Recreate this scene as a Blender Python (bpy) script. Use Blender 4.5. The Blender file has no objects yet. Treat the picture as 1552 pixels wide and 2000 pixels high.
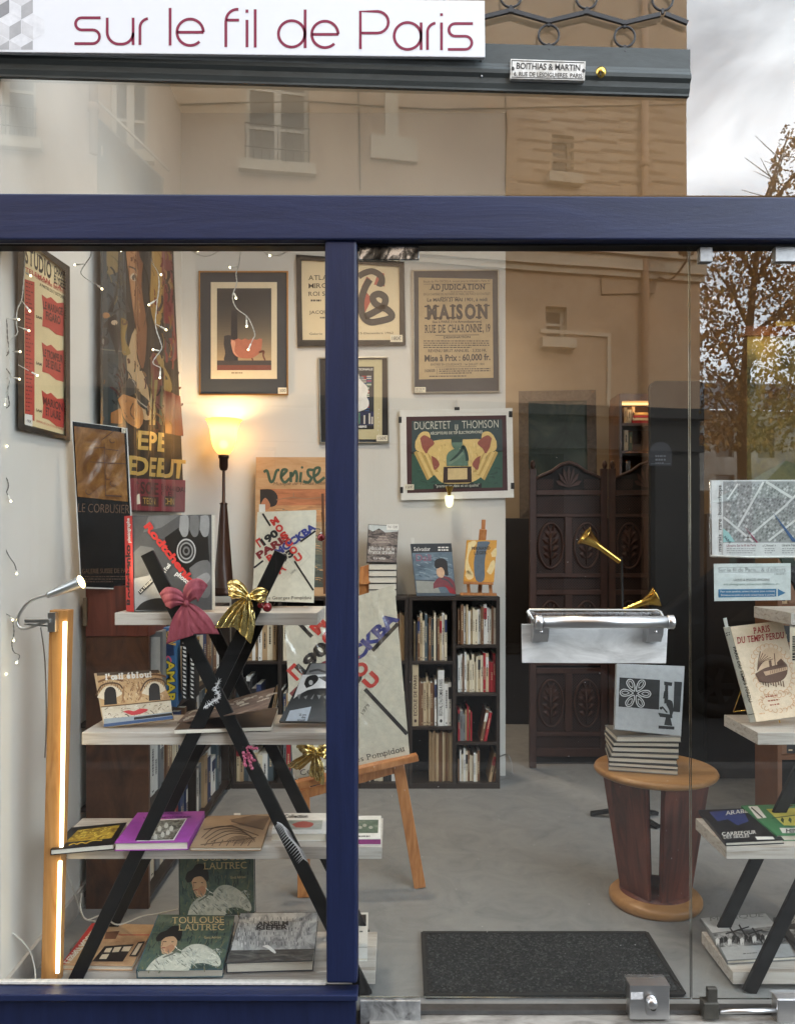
import bpy, bmesh, math, random
from mathutils import Vector as V, Matrix
R = math.radians
PI = math.pi
scene = bpy.context.scene
COL = scene.collection

# ---------------------------------------------------------------- camera, sky, sun, exposure
SC, DC, HC = .001674, 2.6, 1.55          # metres per photo pixel at the glass, camera distance, eye height
cam_d = bpy.data.cameras.new('camera')
cam = bpy.data.objects.new('camera', cam_d); COL.objects.link(cam)
cam.location = (0, -DC, HC); cam.rotation_euler = (R(90), 0, 0)
cam_d.sensor_fit = 'VERTICAL'; cam_d.sensor_height = 24.0
cam_d.lens = 24.0 * (DC / SC) / 2000
cam_d.shift_y = 59 / 2000
cam_d.clip_start = .05; cam_d.clip_end = 500
scene.camera = cam

SUN_EL, SUN_AZ = 27, 28                   # sun behind the shop, so it lights the house opposite
world = bpy.data.worlds.new('World'); scene.world = world; world.use_nodes = True
nt = world.node_tree; nt.nodes.clear()
w_out = nt.nodes.new('ShaderNodeOutputWorld'); w_bg = nt.nodes.new('ShaderNodeBackground')
sky = nt.nodes.new('ShaderNodeTexSky'); sky.sky_type = 'NISHITA'; sky.sun_disc = False
sky.sun_elevation = R(SUN_EL); sky.sun_rotation = R(SUN_AZ); sky.dust_density = 2.0
tc = nt.nodes.new('ShaderNodeTexCoord'); mp = nt.nodes.new('ShaderNodeMapping'); mp.inputs['Scale'].default_value = (1, 1, 2.2)
mp.inputs['Location'].default_value = (.3, .2, .1)
nz = nt.nodes.new('ShaderNodeTexNoise'); nz.inputs['Scale'].default_value = 3.1; nz.inputs['Detail'].default_value = 9
nz.inputs['Roughness'].default_value = .56; nz.inputs['Distortion'].default_value = .5
rp = nt.nodes.new('ShaderNodeValToRGB'); rp.color_ramp.elements[0].position = .26; rp.color_ramp.elements[1].position = .62
mx = nt.nodes.new('ShaderNodeMix'); mx.data_type = 'RGBA'
mx.inputs['B'].default_value = (20.5, 22.4, 24.4, 1)     # bright cloud
nt.links.new(tc.outputs['Generated'], mp.inputs['Vector']); nt.links.new(mp.outputs[0], nz.inputs['Vector'])
nt.links.new(nz.outputs['Fac'], rp.inputs['Fac']); nt.links.new(rp.outputs['Color'], mx.inputs['Factor'])
# gain added by direction: brighter sky where the glass mirrors it, dimmer elsewhere
dp = nt.nodes.new('ShaderNodeVectorMath'); dp.operation = 'DOT_PRODUCT'; dp.inputs[1].default_value = V((.52, -1, .42)).normalized()
mr = nt.nodes.new('ShaderNodeMapRange'); mr.interpolation_type = 'SMOOTHSTEP'; mr.inputs['From Min'].default_value = .75; mr.inputs['From Max'].default_value = .97; mr.inputs['To Min'].default_value = .75; mr.inputs['To Max'].default_value = 1.5
sc_ = nt.nodes.new('ShaderNodeVectorMath'); sc_.operation = 'SCALE'
nt.links.new(tc.outputs['Generated'], dp.inputs[0]); nt.links.new(dp.outputs['Value'], mr.inputs['Value']); nt.links.new(mr.outputs[0], sc_.inputs['Scale'])
nt.links.new(sky.outputs['Color'], mx.inputs['A']); nt.links.new(mx.outputs['Result'], sc_.inputs[0]); nt.links.new(sc_.outputs[0], w_bg.inputs['Color'])
w_bg.inputs['Strength'].default_value = .11
nt.links.new(w_bg.outputs[0], w_out.inputs['Surface'])

sun_d = bpy.data.lights.new('sun', 'SUN'); sun_d.energy = .65; sun_d.angle = R(1.5); sun_d.color = (1, .93, .82)
sun = bpy.data.objects.new('sun', sun_d); COL.objects.link(sun)
sdir = V((math.sin(R(SUN_AZ)) * math.cos(R(SUN_EL)), math.cos(R(SUN_AZ)) * math.cos(R(SUN_EL)), math.sin(R(SUN_EL))))
sun.rotation_euler = (-sdir).to_track_quat('-Z', 'Y').to_euler()
sun.location = (0, 0, 30)

vs = scene.view_settings
vs.view_transform = 'Standard'; vs.look = 'None'; vs.gamma = 1; vs.use_curve_mapping = False
vs.exposure = 1.42
cy = scene.cycles
cy.use_denoising = True; cy.max_bounces = 9; cy.diffuse_bounces = 4; cy.glossy_bounces = 4
cy.transparent_max_bounces = 16; cy.transmission_bounces = 4; cy.caustics_reflective = False; cy.caustics_refractive = False
cy.sample_clamp_indirect = 6

# ---------------------------------------------------------------- pixel <-> world
CAM = V((0, -DC, HC))
def P(px, py, Y):
    k = SC * (1 + Y / DC); return V(((px - 776) * k, Y, HC - (py - 1059) * k))
def PZ(px, py, Z):
    k = (HC - Z) / (py - 1059); return V(((px - 776) * k, DC * (k / SC - 1), Z))
def PR(px, py, Y):                        # where a thing stands that is seen mirrored at that pixel
    p = P(px, py, Y); return V((p.x, -Y, p.z))

class Plane:                              # a plane in the room; at() = the point of it (or of a sheet just above it) that shows at a pixel
    def __init__(s, a, b, c, flip=False):
        s.o = a.copy(); n = (b - a).cross(c - a).normalized()
        if n.dot(CAM - a) < 0: n = -n
        s.n = n
    def at(s, px, py, lay=0):
        d = V(((px - 776) * SC, DC, -(py - 1059) * SC))
        o = s.o + s.n * (lay * .0004)
        t = (o - CAM).dot(s.n) / d.dot(s.n)
        return CAM + d * t

# ---------------------------------------------------------------- materials
def lin(c):
    c = c / 255
    return c / 12.92 if c <= .04045 else ((c + .055) / 1.055) ** 2.4
def L3(c): return (lin(c[0]), lin(c[1]), lin(c[2]), 1)
MATS = {}
def mat(name, col, rough=.5, metal=0, var=.12, vscale=30, bump=0, bscale=60, stretch=None, spec=.5, emit=None, estr=0, coat=0):
    """Principled; the colour wanders a little with noise, optional bump. col in sRGB 0-255."""
    if name in MATS: return MATS[name]
    m = bpy.data.materials.new(name); m.use_nodes = True; t = m.node_tree; b = t.nodes['Principled BSDF']
    b.inputs['Roughness'].default_value = rough; b.inputs['Metallic'].default_value = metal
    b.inputs['Specular IOR Level'].default_value = spec; b.inputs['Base Color'].default_value = L3(col)
    if coat: b.inputs['Coat Weight'].default_value = coat; b.inputs['Coat Roughness'].default_value = .15
    if emit: b.inputs['Emission Color'].default_value = L3(emit); b.inputs['Emission Strength'].default_value = estr
    if var or bump:
        c = t.nodes.new('ShaderNodeTexCoord'); p = t.nodes.new('ShaderNodeMapping')
        if stretch: p.inputs['Scale'].default_value = stretch
        t.links.new(c.outputs['Object'], p.inputs['Vector'])
    if var:
        n = t.nodes.new('ShaderNodeTexNoise'); n.inputs['Scale'].default_value = vscale; n.inputs['Detail'].default_value = 5
        n.inputs['Roughness'].default_value = .65
        r = t.nodes.new('ShaderNodeMix'); r.data_type = 'RGBA'
        k = L3(col)
        r.inputs['A'].default_value = tuple(max(0, x * (1 - 2.2 * var)) for x in k[:3]) + (1,)
        r.inputs['B'].default_value = tuple(min(1, x * (1 + 2.2 * var)) for x in k[:3]) + (1,)
        t.links.new(p.outputs[0], n.inputs['Vector']); t.links.new(n.outputs['Fac'], r.inputs['Factor'])
        t.links.new(r.outputs['Result'], b.inputs['Base Color'])
    if bump:
        n2 = t.nodes.new('ShaderNodeTexNoise'); n2.inputs['Scale'].default_value = bscale; n2.inputs['Detail'].default_value = 4
        bp = t.nodes.new('ShaderNodeBump'); bp.inputs['Strength'].default_value = bump; bp.inputs['Distance'].default_value = .004
        t.links.new(p.outputs[0], n2.inputs['Vector']); t.links.new(n2.outputs['Fac'], bp.inputs['Height'])
        t.links.new(bp.outputs[0], b.inputs['Normal'])
    MATS[name] = m; return m
def ramp_mat(name, stops, scale=8, rough=.5, distort=0, detail=6, stretch=None, bump=0, kind='noise', interp='LINEAR', metal=0, spec=.5, rgh=.6):
    """noise (or wave / voronoi) through a colour ramp: prints, wood grain, marble, rust"""
    if name in MATS: return MATS[name]
    m = bpy.data.materials.new(name); m.use_nodes = True; t = m.node_tree; b = t.nodes['Principled BSDF']
    b.inputs['Roughness'].default_value = rough; b.inputs['Metallic'].default_value = metal; b.inputs['Specular IOR Level'].default_value = spec
    c = t.nodes.new('ShaderNodeTexCoord'); p = t.nodes.new('ShaderNodeMapping')
    if stretch: p.inputs['Scale'].default_value = stretch
    t.links.new(c.outputs['Object'], p.inputs['Vector'])
    if kind == 'noise':
        n = t.nodes.new('ShaderNodeTexNoise'); n.inputs['Scale'].default_value = scale; n.inputs['Detail'].default_value = detail
        n.inputs['Roughness'].default_value = rgh; n.inputs['Distortion'].default_value = distort; o = n.outputs['Fac']
    elif kind == 'wave':
        n = t.nodes.new('ShaderNodeTexWave'); n.inputs['Scale'].default_value = scale; n.inputs['Distortion'].default_value = distort
        n.inputs['Detail'].default_value = detail; n.inputs['Detail Scale'].default_value = 1.2; o = n.outputs['Fac']
    else:
        n = t.nodes.new('ShaderNodeTexVoronoi'); n.inputs['Scale'].default_value = scale; o = n.outputs['Distance']
    t.links.new(p.outputs[0], n.inputs['Vector'])
    r = t.nodes.new('ShaderNodeValToRGB'); r.color_ramp.interpolation = interp; e = r.color_ramp.elements
    while len(e) < len(stops): e.new(.5)
    for k, (pos, col) in enumerate(stops): e[k].position = pos; e[k].color = L3(col)
    t.links.new(o, r.inputs['Fac']); t.links.new(r.outputs['Color'], b.inputs['Base Color'])
    if bump:
        bp = t.nodes.new('ShaderNodeBump'); bp.inputs['Strength'].default_value = bump; bp.inputs['Distance'].default_value = .003
        t.links.new(o, bp.inputs['Height']); t.links.new(bp.outputs[0], b.inputs['Normal'])
    MATS[name] = m; return m
def ink(r, g, b, rough=.55, var=.06):
    return mat('ink_%d_%d_%d' % (r, g, b), (r, g, b), rough, var=.11, vscale=38)
def glow(name, col, strength):
    if name in MATS: return MATS[name]
    m = bpy.data.materials.new(name); m.use_nodes = True; t = m.node_tree; t.nodes.clear()
    o = t.nodes.new('ShaderNodeOutputMaterial'); e = t.nodes.new('ShaderNodeEmission')
    e.inputs['Color'].default_value = L3(col); e.inputs['Strength'].default_value = strength
    t.links.new(e.outputs[0], o.inputs['Surface']); MATS[name] = m; return m
def glass(name, refl, tint, rough=0):
    if name in MATS: return MATS[name]
    m = bpy.data.materials.new(name); m.use_nodes = True; t = m.node_tree; t.nodes.clear()
    o = t.nodes.new('ShaderNodeOutputMaterial'); tr = t.nodes.new('ShaderNodeBsdfTransparent'); tr.inputs['Color'].default_value = tint + (1,)
    if refl <= 0:
        t.links.new(tr.outputs[0], o.inputs['Surface']); MATS[name] = m; return m
    g = t.nodes.new('ShaderNodeBsdfGlossy'); g.inputs['Roughness'].default_value = rough; g.inputs['Color'].default_value = (1, .985, .96, 1)
    lw = t.nodes.new('ShaderNodeLayerWeight'); lw.inputs['Blend'].default_value = .5
    pw = t.nodes.new('ShaderNodeMath'); pw.operation = 'POWER'; pw.inputs[1].default_value = 4
    ma = t.nodes.new('ShaderNodeMath'); ma.operation = 'MULTIPLY_ADD'; ma.inputs[1].default_value = 1 - refl; ma.inputs[2].default_value = refl
    gc = t.nodes.new('ShaderNodeTexCoord'); gn = t.nodes.new('ShaderNodeTexNoise'); gn.inputs['Scale'].default_value = 1.7; gn.inputs['Detail'].default_value = 1
    gb = t.nodes.new('ShaderNodeBump'); gb.inputs['Strength'].default_value = 1; gb.inputs['Distance'].default_value = .0005
    t.links.new(gc.outputs['Object'], gn.inputs['Vector']); t.links.new(gn.outputs['Fac'], gb.inputs['Height']); t.links.new(gb.outputs[0], g.inputs['Normal'])
    mxs = t.nodes.new('ShaderNodeMixShader')
    t.links.new(lw.outputs['Facing'], pw.inputs[0]); t.links.new(pw.outputs[0], ma.inputs[0]); t.links.new(ma.outputs[0], mxs.inputs['Fac'])
    t.links.new(tr.outputs[0], mxs.inputs[1]); t.links.new(g.outputs[0], mxs.inputs[2]); t.links.new(mxs.outputs[0], o.inputs['Surface'])
    MATS[name] = m; return m

# ---------------------------------------------------------------- mesh builder
TXT = {}
def glyphs(s, bold=0):
    k = (s, bold)
    if k not in TXT:
        c = bpy.data.curves.new('t', 'FONT'); c.body = s; c.size = 1; c.resolution_u = 3; c.offset = bold
        o = bpy.data.objects.new('t', c)
        me = bpy.data.meshes.new_from_object(o)
        vv = [(p.co.x, p.co.y) for p in me.vertices]; ff = [tuple(p.vertices) for p in me.polygons]
        bpy.data.objects.remove(o); bpy.data.curves.remove(c); bpy.data.meshes.remove(me)
        TXT[k] = (vv, ff)
    return TXT[k]
CAPH = max(y for x, y in glyphs('H')[0])
# serif feet for letters: (bottom stems, top stems) as fractions of the letter's width
SERIF = dict(A=((.04, .96), ()), B=((.08,), (.08,)), D=((.08,), (.08,)), E=((.08,), (.08,)), F=((.08,), (.08,)), H=((.08, .92), (.08, .92)),
             I=((.5,), (.5,)), K=((.08, .92), (.08, .85)), L=((.08,), (.08,)), M=((.06, .94), (.06, .94)), N=((.08,), (.08, .92)),
             P=((.08,), (.08,)), R=((.08, .92), (.08,)), T=((.5,), ()), U=((), (.08, .92)), V=((), (.04, .96)), X=((.06, .94), (.1, .9)),
             i=((.5,), (.5,)), l=((.5,), (.5,)), m=((.08, .5, .92), (.08,)), n=((.1, .9), (.1,)), p=((.1,), (.1,)), r=((.15,), (.15,)),
             d=((.95,), (.95,)), u=((.95,), (.08, .92)), f=((.4,), ()), h=((.1, .9), (.1,)), k=((.1, .9), (.1,)))
class MB:
    def __init__(s): s.v = []; s.f = []; s.mi = []; s.sm = []; s.mats = []
    def slot(s, m):
        if m not in s.mats: s.mats.append(m)
        return s.mats.index(m)
    def add(s, vs, fs, m, smooth=False):
        b = len(s.v); s.v += [tuple(p) for p in vs]; k = s.slot(m)
        for f in fs: s.f.append(tuple(b + i for i in f)); s.mi.append(k); s.sm.append(smooth)
    def poly(s, pts, m): s.add(pts, [tuple(range(len(pts)))], m)
    def hexa(s, a, b, m, mats=None):      # a, b: two quads, same order; sides join them
        vs = list(a) + list(b); fs = [(0, 1, 2, 3), (7, 6, 5, 4), (1, 0, 4, 5), (2, 1, 5, 6), (3, 2, 6, 7), (0, 3, 7, 4)]
        for k, f in enumerate(fs): s.add([vs[i] for i in f], [(0, 1, 2, 3)], mats[k] if mats else m)
    def box(s, x0, x1, y0, y1, z0, z1, m):
        p = [V((x0, y0, z0)), V((x1, y0, z0)), V((x1, y0, z1)), V((x0, y0, z1))]
        s.hex8(p, [V((q.x, y1, q.z)) for q in p], m)
    def hex8(s, a, b, m): s.add(list(a) + list(b), [(0, 1, 2, 3), (7, 6, 5, 4), (1, 0, 4, 5), (2, 1, 5, 6), (3, 2, 6, 7), (0, 3, 7, 4)], m)
    def bar(s, a, b, w, d, m, side=None):  # box from a to b, w wide along 'side', d deep
        a = V(a); b = V(b); t = (b - a).normalized(); q = V(side) if side else V((1, 0, 0))
        q = (q - t * q.dot(t))
        if q.length < 1e-5: q = V((0, 1, 0)) - t * t.y
        q = q.normalized(); n = t.cross(q)
        c = [q * (w / 2) + n * (d / 2), q * (-w / 2) + n * (d / 2), q * (-w / 2) - n * (d / 2), q * (w / 2) - n * (d / 2)]
        s.hex8([a + k for k in c], [b + k for k in c], m)
    def tube(s, pts, r, m, n=7, caps=True):
        pts = [V(p) for p in pts]; rings = []; up = V((.3, .9, .2))
        for i, p in enumerate(pts):
            t = (pts[min(i + 1, len(pts) - 1)] - pts[max(i - 1, 0)]).normalized()
            q = up - t * up.dot(t)
            if q.length < 1e-4: q = V((1, 0, 0)) - t * t.x
            q.normalize(); up = q; w = t.cross(q); rr = r[i] if isinstance(r, (list, tuple)) else r
            rings.append([p + (q * math.cos(2 * PI * k / n) + w * math.sin(2 * PI * k / n)) * rr for k in range(n)])
        vs = [p for g in rings for p in g]; fs = []
        for i in range(len(pts) - 1):
            for k in range(n):
                fs.append((i * n + k, i * n + (k + 1) % n, (i + 1) * n + (k + 1) % n, (i + 1) * n + k))
        if caps: fs += [tuple(range(n))[::-1], tuple((len(pts) - 1) * n + k for k in range(n))]
        s.add(vs, fs, m, True)
    def lathe(s, prof, o, ax, m, n=28):    # prof: (radius, distance along the axis)
        o = V(o); t = V(ax).normalized(); q = (V((1, 0, 0)) if abs(t.x) < .8 else V((0, 1, 0))); q = (q - t * q.dot(t)).normalized(); w = t.cross(q)
        vs = []; fs = []
        for r, h in prof:
            for k in range(n): vs.append(o + t * h + (q * math.cos(2 * PI * k / n) + w * math.sin(2 * PI * k / n)) * r)
        for i in range(len(prof) - 1):
            for k in range(n): fs.append((i * n + k, i * n + (k + 1) % n, (i + 1) * n + (k + 1) % n, (i + 1) * n + k))
        s.add(vs, fs, m, True)
    def ball(s, c, r, m, n=12, sc=(1, 1, 1)):
        prof = []; c = V(c); vs = []; fs = []
        h = n // 2 + 1
        for i in range(h + 1):
            a = PI * i / h
            for k in range(n): vs.append(c + V((math.sin(a) * math.cos(2 * PI * k / n) * sc[0], math.sin(a) * math.sin(2 * PI * k / n) * sc[1], math.cos(a) * sc[2])) * r)
        for i in range(h):
            for k in range(n): fs.append((i * n + k, (i + 1) * n + k, (i + 1) * n + (k + 1) % n, i * n + (k + 1) % n))
        s.add(vs, fs, m, True)
    def grid(s, fn, nu, nv, m, smooth=True):
        vs = [V(fn(i / nu, j / nv)) for j in range(nv + 1) for i in range(nu + 1)]
        s.add(vs, [(j * (nu + 1) + i, j * (nu + 1) + i + 1, (j + 1) * (nu + 1) + i + 1, (j + 1) * (nu + 1) + i) for j in range(nv) for i in range(nu)], m, smooth)
    # ---- drawing on a plane, in the photograph's pixels
    def pp(s, pl, pts, m, lay=1): s.poly([pl.at(x, y, lay) for x, y in pts], m)
    def pr(s, pl, x0, y0, x1, y1, m, lay=1): s.pp(pl, [(x0, y0), (x1, y0), (x1, y1), (x0, y1)], m, lay)
    def pe(s, pl, cx, cy, rx, ry, m, lay=1, a0=0, a1=360, rot=0, n=20):
        c, q = math.cos(R(rot)), math.sin(R(rot)); pts = []
        for i in range(n):
            a = R(a0 + (a1 - a0) * i / (n if a1 - a0 >= 360 else n - 1)); x, y = rx * math.cos(a), ry * math.sin(a)
            pts.append((cx + x * c - y * q, cy + x * q + y * c))
        s.pp(pl, pts, m, lay)
    def ps(s, pl, pts, w, m, lay=1):       # stroke (one quad strip, mitred)
        n = len(pts); lft = []; rgt = []
        for i, (x, y) in enumerate(pts):
            a = pts[max(i - 1, 0)]; b = pts[min(i + 1, n - 1)]; dx, dy = b[0] - a[0], b[1] - a[1]; l = math.hypot(dx, dy) or 1
            ww = w[i] if isinstance(w, (list, tuple)) else w
            ox, oy = -dy / l * ww / 2, dx / l * ww / 2
            lft.append(pl.at(x + ox, y + oy, lay)); rgt.append(pl.at(x - ox, y - oy, lay))
        s.add(lft + rgt, [(i, i + 1, n + i + 1, n + i) for i in range(n - 1)], m)
    def tx(s, pl, st, p0, p1, h, m, lay=2, bold=0, up=None, serif=0):
        """writing whose baseline runs from p0 to p1 (photo pixels); h = height of a capital"""
        dx, dy = p1[0] - p0[0], p1[1] - p0[1]; l = math.hypot(dx, dy)
        if up is None: up = (dy / l * h, -dx / l * h)
        if serif:
            vv, ff = [], []; x = 0
            for ch in st:
                if ch == ' ': x += .32; continue
                gv, gf = glyphs(ch, bold); b = len(vv); x0 = min(p[0] for p in gv); x1 = max(p[0] for p in gv); w = x1 - x0
                vv += [(p[0] - x0 + x, p[1]) for p in gv]; ff += [tuple(b + i for i in f) for f in gf]
                top = CAPH if (ch.isupper() or ch in 'dlhk') else CAPH * .74
                sw, sh = .13 * serif + bold * 1.2, .055 + bold * .6
                for q, yy in [(q, (0, sh)) for q in SERIF.get(ch, ((), ()))[0]] + [(q, (top - sh, top)) for q in SERIF.get(ch, ((), ()))[1]]:
                    b = len(vv); xc = x + q * w
                    vv += [(xc - sw, yy[0]), (xc + sw, yy[0]), (xc + sw, yy[1]), (xc - sw, yy[1])]; ff.append((b, b + 1, b + 2, b + 3))
                x += w + .1 + bold
            vv = [p for p in vv]
        else: vv, ff = glyphs(st, bold)
        if not vv: return
        x0 = min(p[0] for p in vv); x1 = max(p[0] for p in vv); w = (x1 - x0) or 1
        s.add([pl.at(p0[0] + (x - x0) / w * dx + y / CAPH * up[0], p0[1] + (x - x0) / w * dy + y / CAPH * up[1], lay) for x, y in vv], ff, m)
    def speck(s, pl, quad, n, cols, lay, L=6, w=1.2, ang=None, seed=1, spread=.5):
        """loose brush marks inside a quad of photo pixels"""
        r = random.Random(seed); (x0, y0), (x1, y1), (x2, y2), (x3, y3) = quad
        for i in range(n):
            u, v = r.uniform(.03, .97), r.uniform(.03, .97); x = x0 * (1 - u) * (1 - v) + x1 * u * (1 - v) + x2 * u * v + x3 * (1 - u) * v; y = y0 * (1 - u) * (1 - v) + y1 * u * (1 - v) + y2 * u * v + y3 * (1 - u) * v
            a = r.uniform(0, PI) if ang is None else R(ang) + r.uniform(-spread, spread); l = L * r.uniform(.4, 1.2) * min(1, 3 * min(u, 1 - u, v, 1 - v) + .25); dx, dy = math.cos(a) * l / 2, math.sin(a) * l / 2
            s.ps(pl, spline([(x - dx, y - dy), (x + dy * .15, y - dx * .15), (x + dx, y + dy)], 2), w * r.uniform(.5, 1.3), ink(*r.choice(cols)), lay + .15 * (i % 4))
    def lines(s, pl, p0, p1, dn, rows, m, lay=2, fill=.55, seed=1, wmin=2, wmax=7):
        """rows of small illegible print, as dashes; dn = pixel step from row to row"""
        rnd = random.Random(seed); dx, dy = p1[0] - p0[0], p1[1] - p0[1]; l = math.hypot(dx, dy); ux, uy = dx / l, dy / l
        h = math.hypot(*dn) * fill
        vx, vy = dn[0] / math.hypot(*dn) * h, dn[1] / math.hypot(*dn) * h
        for r in range(rows):
            ox, oy = p0[0] + dn[0] * r, p0[1] + dn[1] * r; t = 0; end = l * (1 if r < rows - 1 else rnd.uniform(.5, .95))
            while t < end:
                w = min(rnd.uniform(wmin, wmax), end - t)
                s.pp(pl, [(ox + ux * t, oy + uy * t), (ox + ux * (t + w), oy + uy * (t + w)), (ox + ux * (t + w) + vx, oy + uy * (t + w) + vy), (ox + ux * t + vx, oy + uy * t + vy)], m, lay)
                t += w + rnd.uniform(.8, 1.8)
    def build(s, name, parent=None, bevel=0, solid=0, sub=0):
        me = bpy.data.meshes.new(name); me.from_pydata(s.v, [], s.f)
        for m in s.mats: me.materials.append(m)
        me.polygons.foreach_set('material_index', s.mi); me.polygons.foreach_set('use_smooth', s.sm); me.update()
        o = bpy.data.objects.new(name, me); COL.objects.link(o)
        if parent: o.parent = parent; o.matrix_parent_inverse = parent.matrix_basis.inverted()
        if sub: q = o.modifiers.new('sub', 'SUBSURF'); q.levels = q.render_levels = sub
        if solid: q = o.modifiers.new('solid', 'SOLIDIFY'); q.thickness = solid; q.offset = 0
        if bevel: q = o.modifiers.new('bevel', 'BEVEL'); q.width = bevel; q.segments = 2; q.limit_method = 'ANGLE'
        return o
def tag(o, label, cat, group=None):
    o['label'] = label; o['category'] = cat
    if group: o['group'] = group
    return o
def thing(name, label, cat, loc, group=None):
    o = bpy.data.objects.new(name, None); COL.objects.link(o); o.location = loc; o.empty_display_size = .05
    return tag(o, label, cat, group)
def struct(o): o['kind'] = 'structure'; return o
def copy_tree(o, off, parent=None):        # a thing, its parts and their sub-parts
    c = o.copy(); COL.objects.link(c)
    if parent: c.parent = parent; c.matrix_parent_inverse = o.matrix_parent_inverse.copy()
    else: c.location = o.location + V(off)
    for ch in list(o.children): copy_tree(ch, off, c)
    return c
def arc(cx, cy, r, a0, a1, n=10, ry=None): return [(cx + r * math.cos(R(a0 + (a1 - a0) * i / n)), cy + (ry or r) * math.sin(R(a0 + (a1 - a0) * i / n))) for i in range(n + 1)]
def spline(pts, n=6):                      # Catmull-Rom through points of any dimension
    out = []; m = len(pts)
    for i in range(m - 1):
        p0, p1, p2, p3 = pts[max(i - 1, 0)], pts[i], pts[i + 1], pts[min(i + 2, m - 1)]
        for k in range(n):
            t = k / n
            out.append(tuple(.5 * (2 * b + (c - a) * t + (2 * a - 5 * b + 4 * c - d) * t * t + (3 * b - a - 3 * c + d) * t ** 3) for a, b, c, d in zip(p0, p1, p2, p3)))
    out.append(tuple(pts[-1])); return out
# ================================================================ materials used all over
WALL = mat('white_plaster', (214, 211, 204), .8, var=.03, vscale=3, bump=.15, bscale=25)
FARWALL = mat('beige_plaster', (176, 158, 134), .85, var=.06, vscale=3, bump=.1)
CONC = ramp_mat('concrete', [(.24, (108, 109, 109)), (.36, (130, 131, 131)), (.5, (142, 142, 141)), (.62, (149, 149, 147)), (.74, (164, 163, 160))], 5, .5, 1.1, 14, bump=.12, rgh=.74)
BLUE = ramp_mat('navy_paint', [(.25, (22, 30, 55)), (.5, (28, 37, 69)), (.66, (33, 43, 77)), (.73, (52, 62, 92)), (.8, (31, 41, 74))], 4.5, .42, .5, 12, stretch=(.35, 3, 3), bump=.7, rgh=.76, spec=.38)
BLUEV = ramp_mat('navy_paint_upright', [(.25, (19, 26, 52)), (.5, (25, 33, 64)), (.66, (29, 38, 71)), (.74, (45, 54, 86)), (.8, (28, 37, 69))], 4.5, .42, .5, 12, stretch=(4, 3, .4), bump=.7, rgh=.76, spec=.36)
BLACK = mat('black_metal', (17, 17, 18), .5, var=.15, vscale=40, bump=.05, spec=.3)
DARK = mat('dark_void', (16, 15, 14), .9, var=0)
STEEL = mat('brushed_steel', (206, 206, 206), .3, 1, var=.06, vscale=60, stretch=(.2, 2, 12), bump=.08, bscale=70)
ZINC = ramp_mat('worn_zinc', [(.3, (70, 70, 70)), (.47, (165, 167, 168)), (.7, (215, 217, 218))], 14, .35, .8, 8, bump=.3, metal=.7)
MIRROR = ramp_mat('corroded_mirror', [(.36, (20, 20, 20)), (.5, (96, 98, 98)), (.6, (225, 226, 226))], 26, .25, 1.2, 8, bump=.3, metal=.75, stretch=(1, 1, .6))
BRASS = mat('brass', (214, 178, 92), .18, 1, var=.05)
OAK = ramp_mat('white_oak', [(.22, (116, 104, 92)), (.36, (172, 161, 149)), (.5, (200, 192, 183)), (.62, (206, 199, 190)), (.8, (160, 149, 137))], 4.2, .55, 2.6, 10, stretch=(.3, 4, 9), bump=.15)
HONEY = ramp_mat('honey_wood', [(.3, (160, 108, 56)), (.5, (186, 133, 76)), (.75, (204, 152, 92))], 7, .45, 1.4, 6, stretch=(5, 5, .5), bump=.05)
BEECH = ramp_mat('beech_wood', [(.25, (146, 88, 44)), (.5, (184, 120, 66)), (.75, (206, 146, 90))], 6, .45, 2.2, 6, stretch=(4, 4, .6), bump=.05)
WALNUT = ramp_mat('dark_veneer', [(.3, (52, 30, 20)), (.5, (86, 54, 36)), (.7, (112, 74, 48))], 3.2, .3, 1.2, 9, stretch=(2.5, 1, 1), bump=.05)
MAHOG = ramp_mat('red_veneer', [(.3, (70, 32, 24)), (.5, (104, 52, 38)), (.7, (128, 68, 50))], 4, .35, 1.4, 8, stretch=(4, 4, .6))
CASE = mat('black_brown_board', (44, 34, 28), .5, var=.2, vscale=12, stretch=(1, 1, .2))
PAGES = mat('page_edges', (226, 219, 204), .8, var=.08, vscale=400, stretch=(.05, .05, 1))
PAPER = mat('white_paper', (226, 224, 218), .6, var=.03)
CREAM = mat('cream_paper', (222, 208, 178), .6, var=.06, vscale=12)
BLK = ink(26, 25, 26); WHT = ink(232, 230, 225); RED = ink(196, 48, 44)
PANE = glass('shop_glass', .058, (.97, .985, .98))
TRANS = glass('transom_glass', .105, (.95, .965, .96))
PANED = glass('door_glass', .115, (.93, .95, .94))
CLEAR = glass('clear_edge', 0, (.985, .99, .985))
GEDGE = mat('glass_edge', (170, 176, 170), .12, .85, var=.25, vscale=9)

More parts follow.
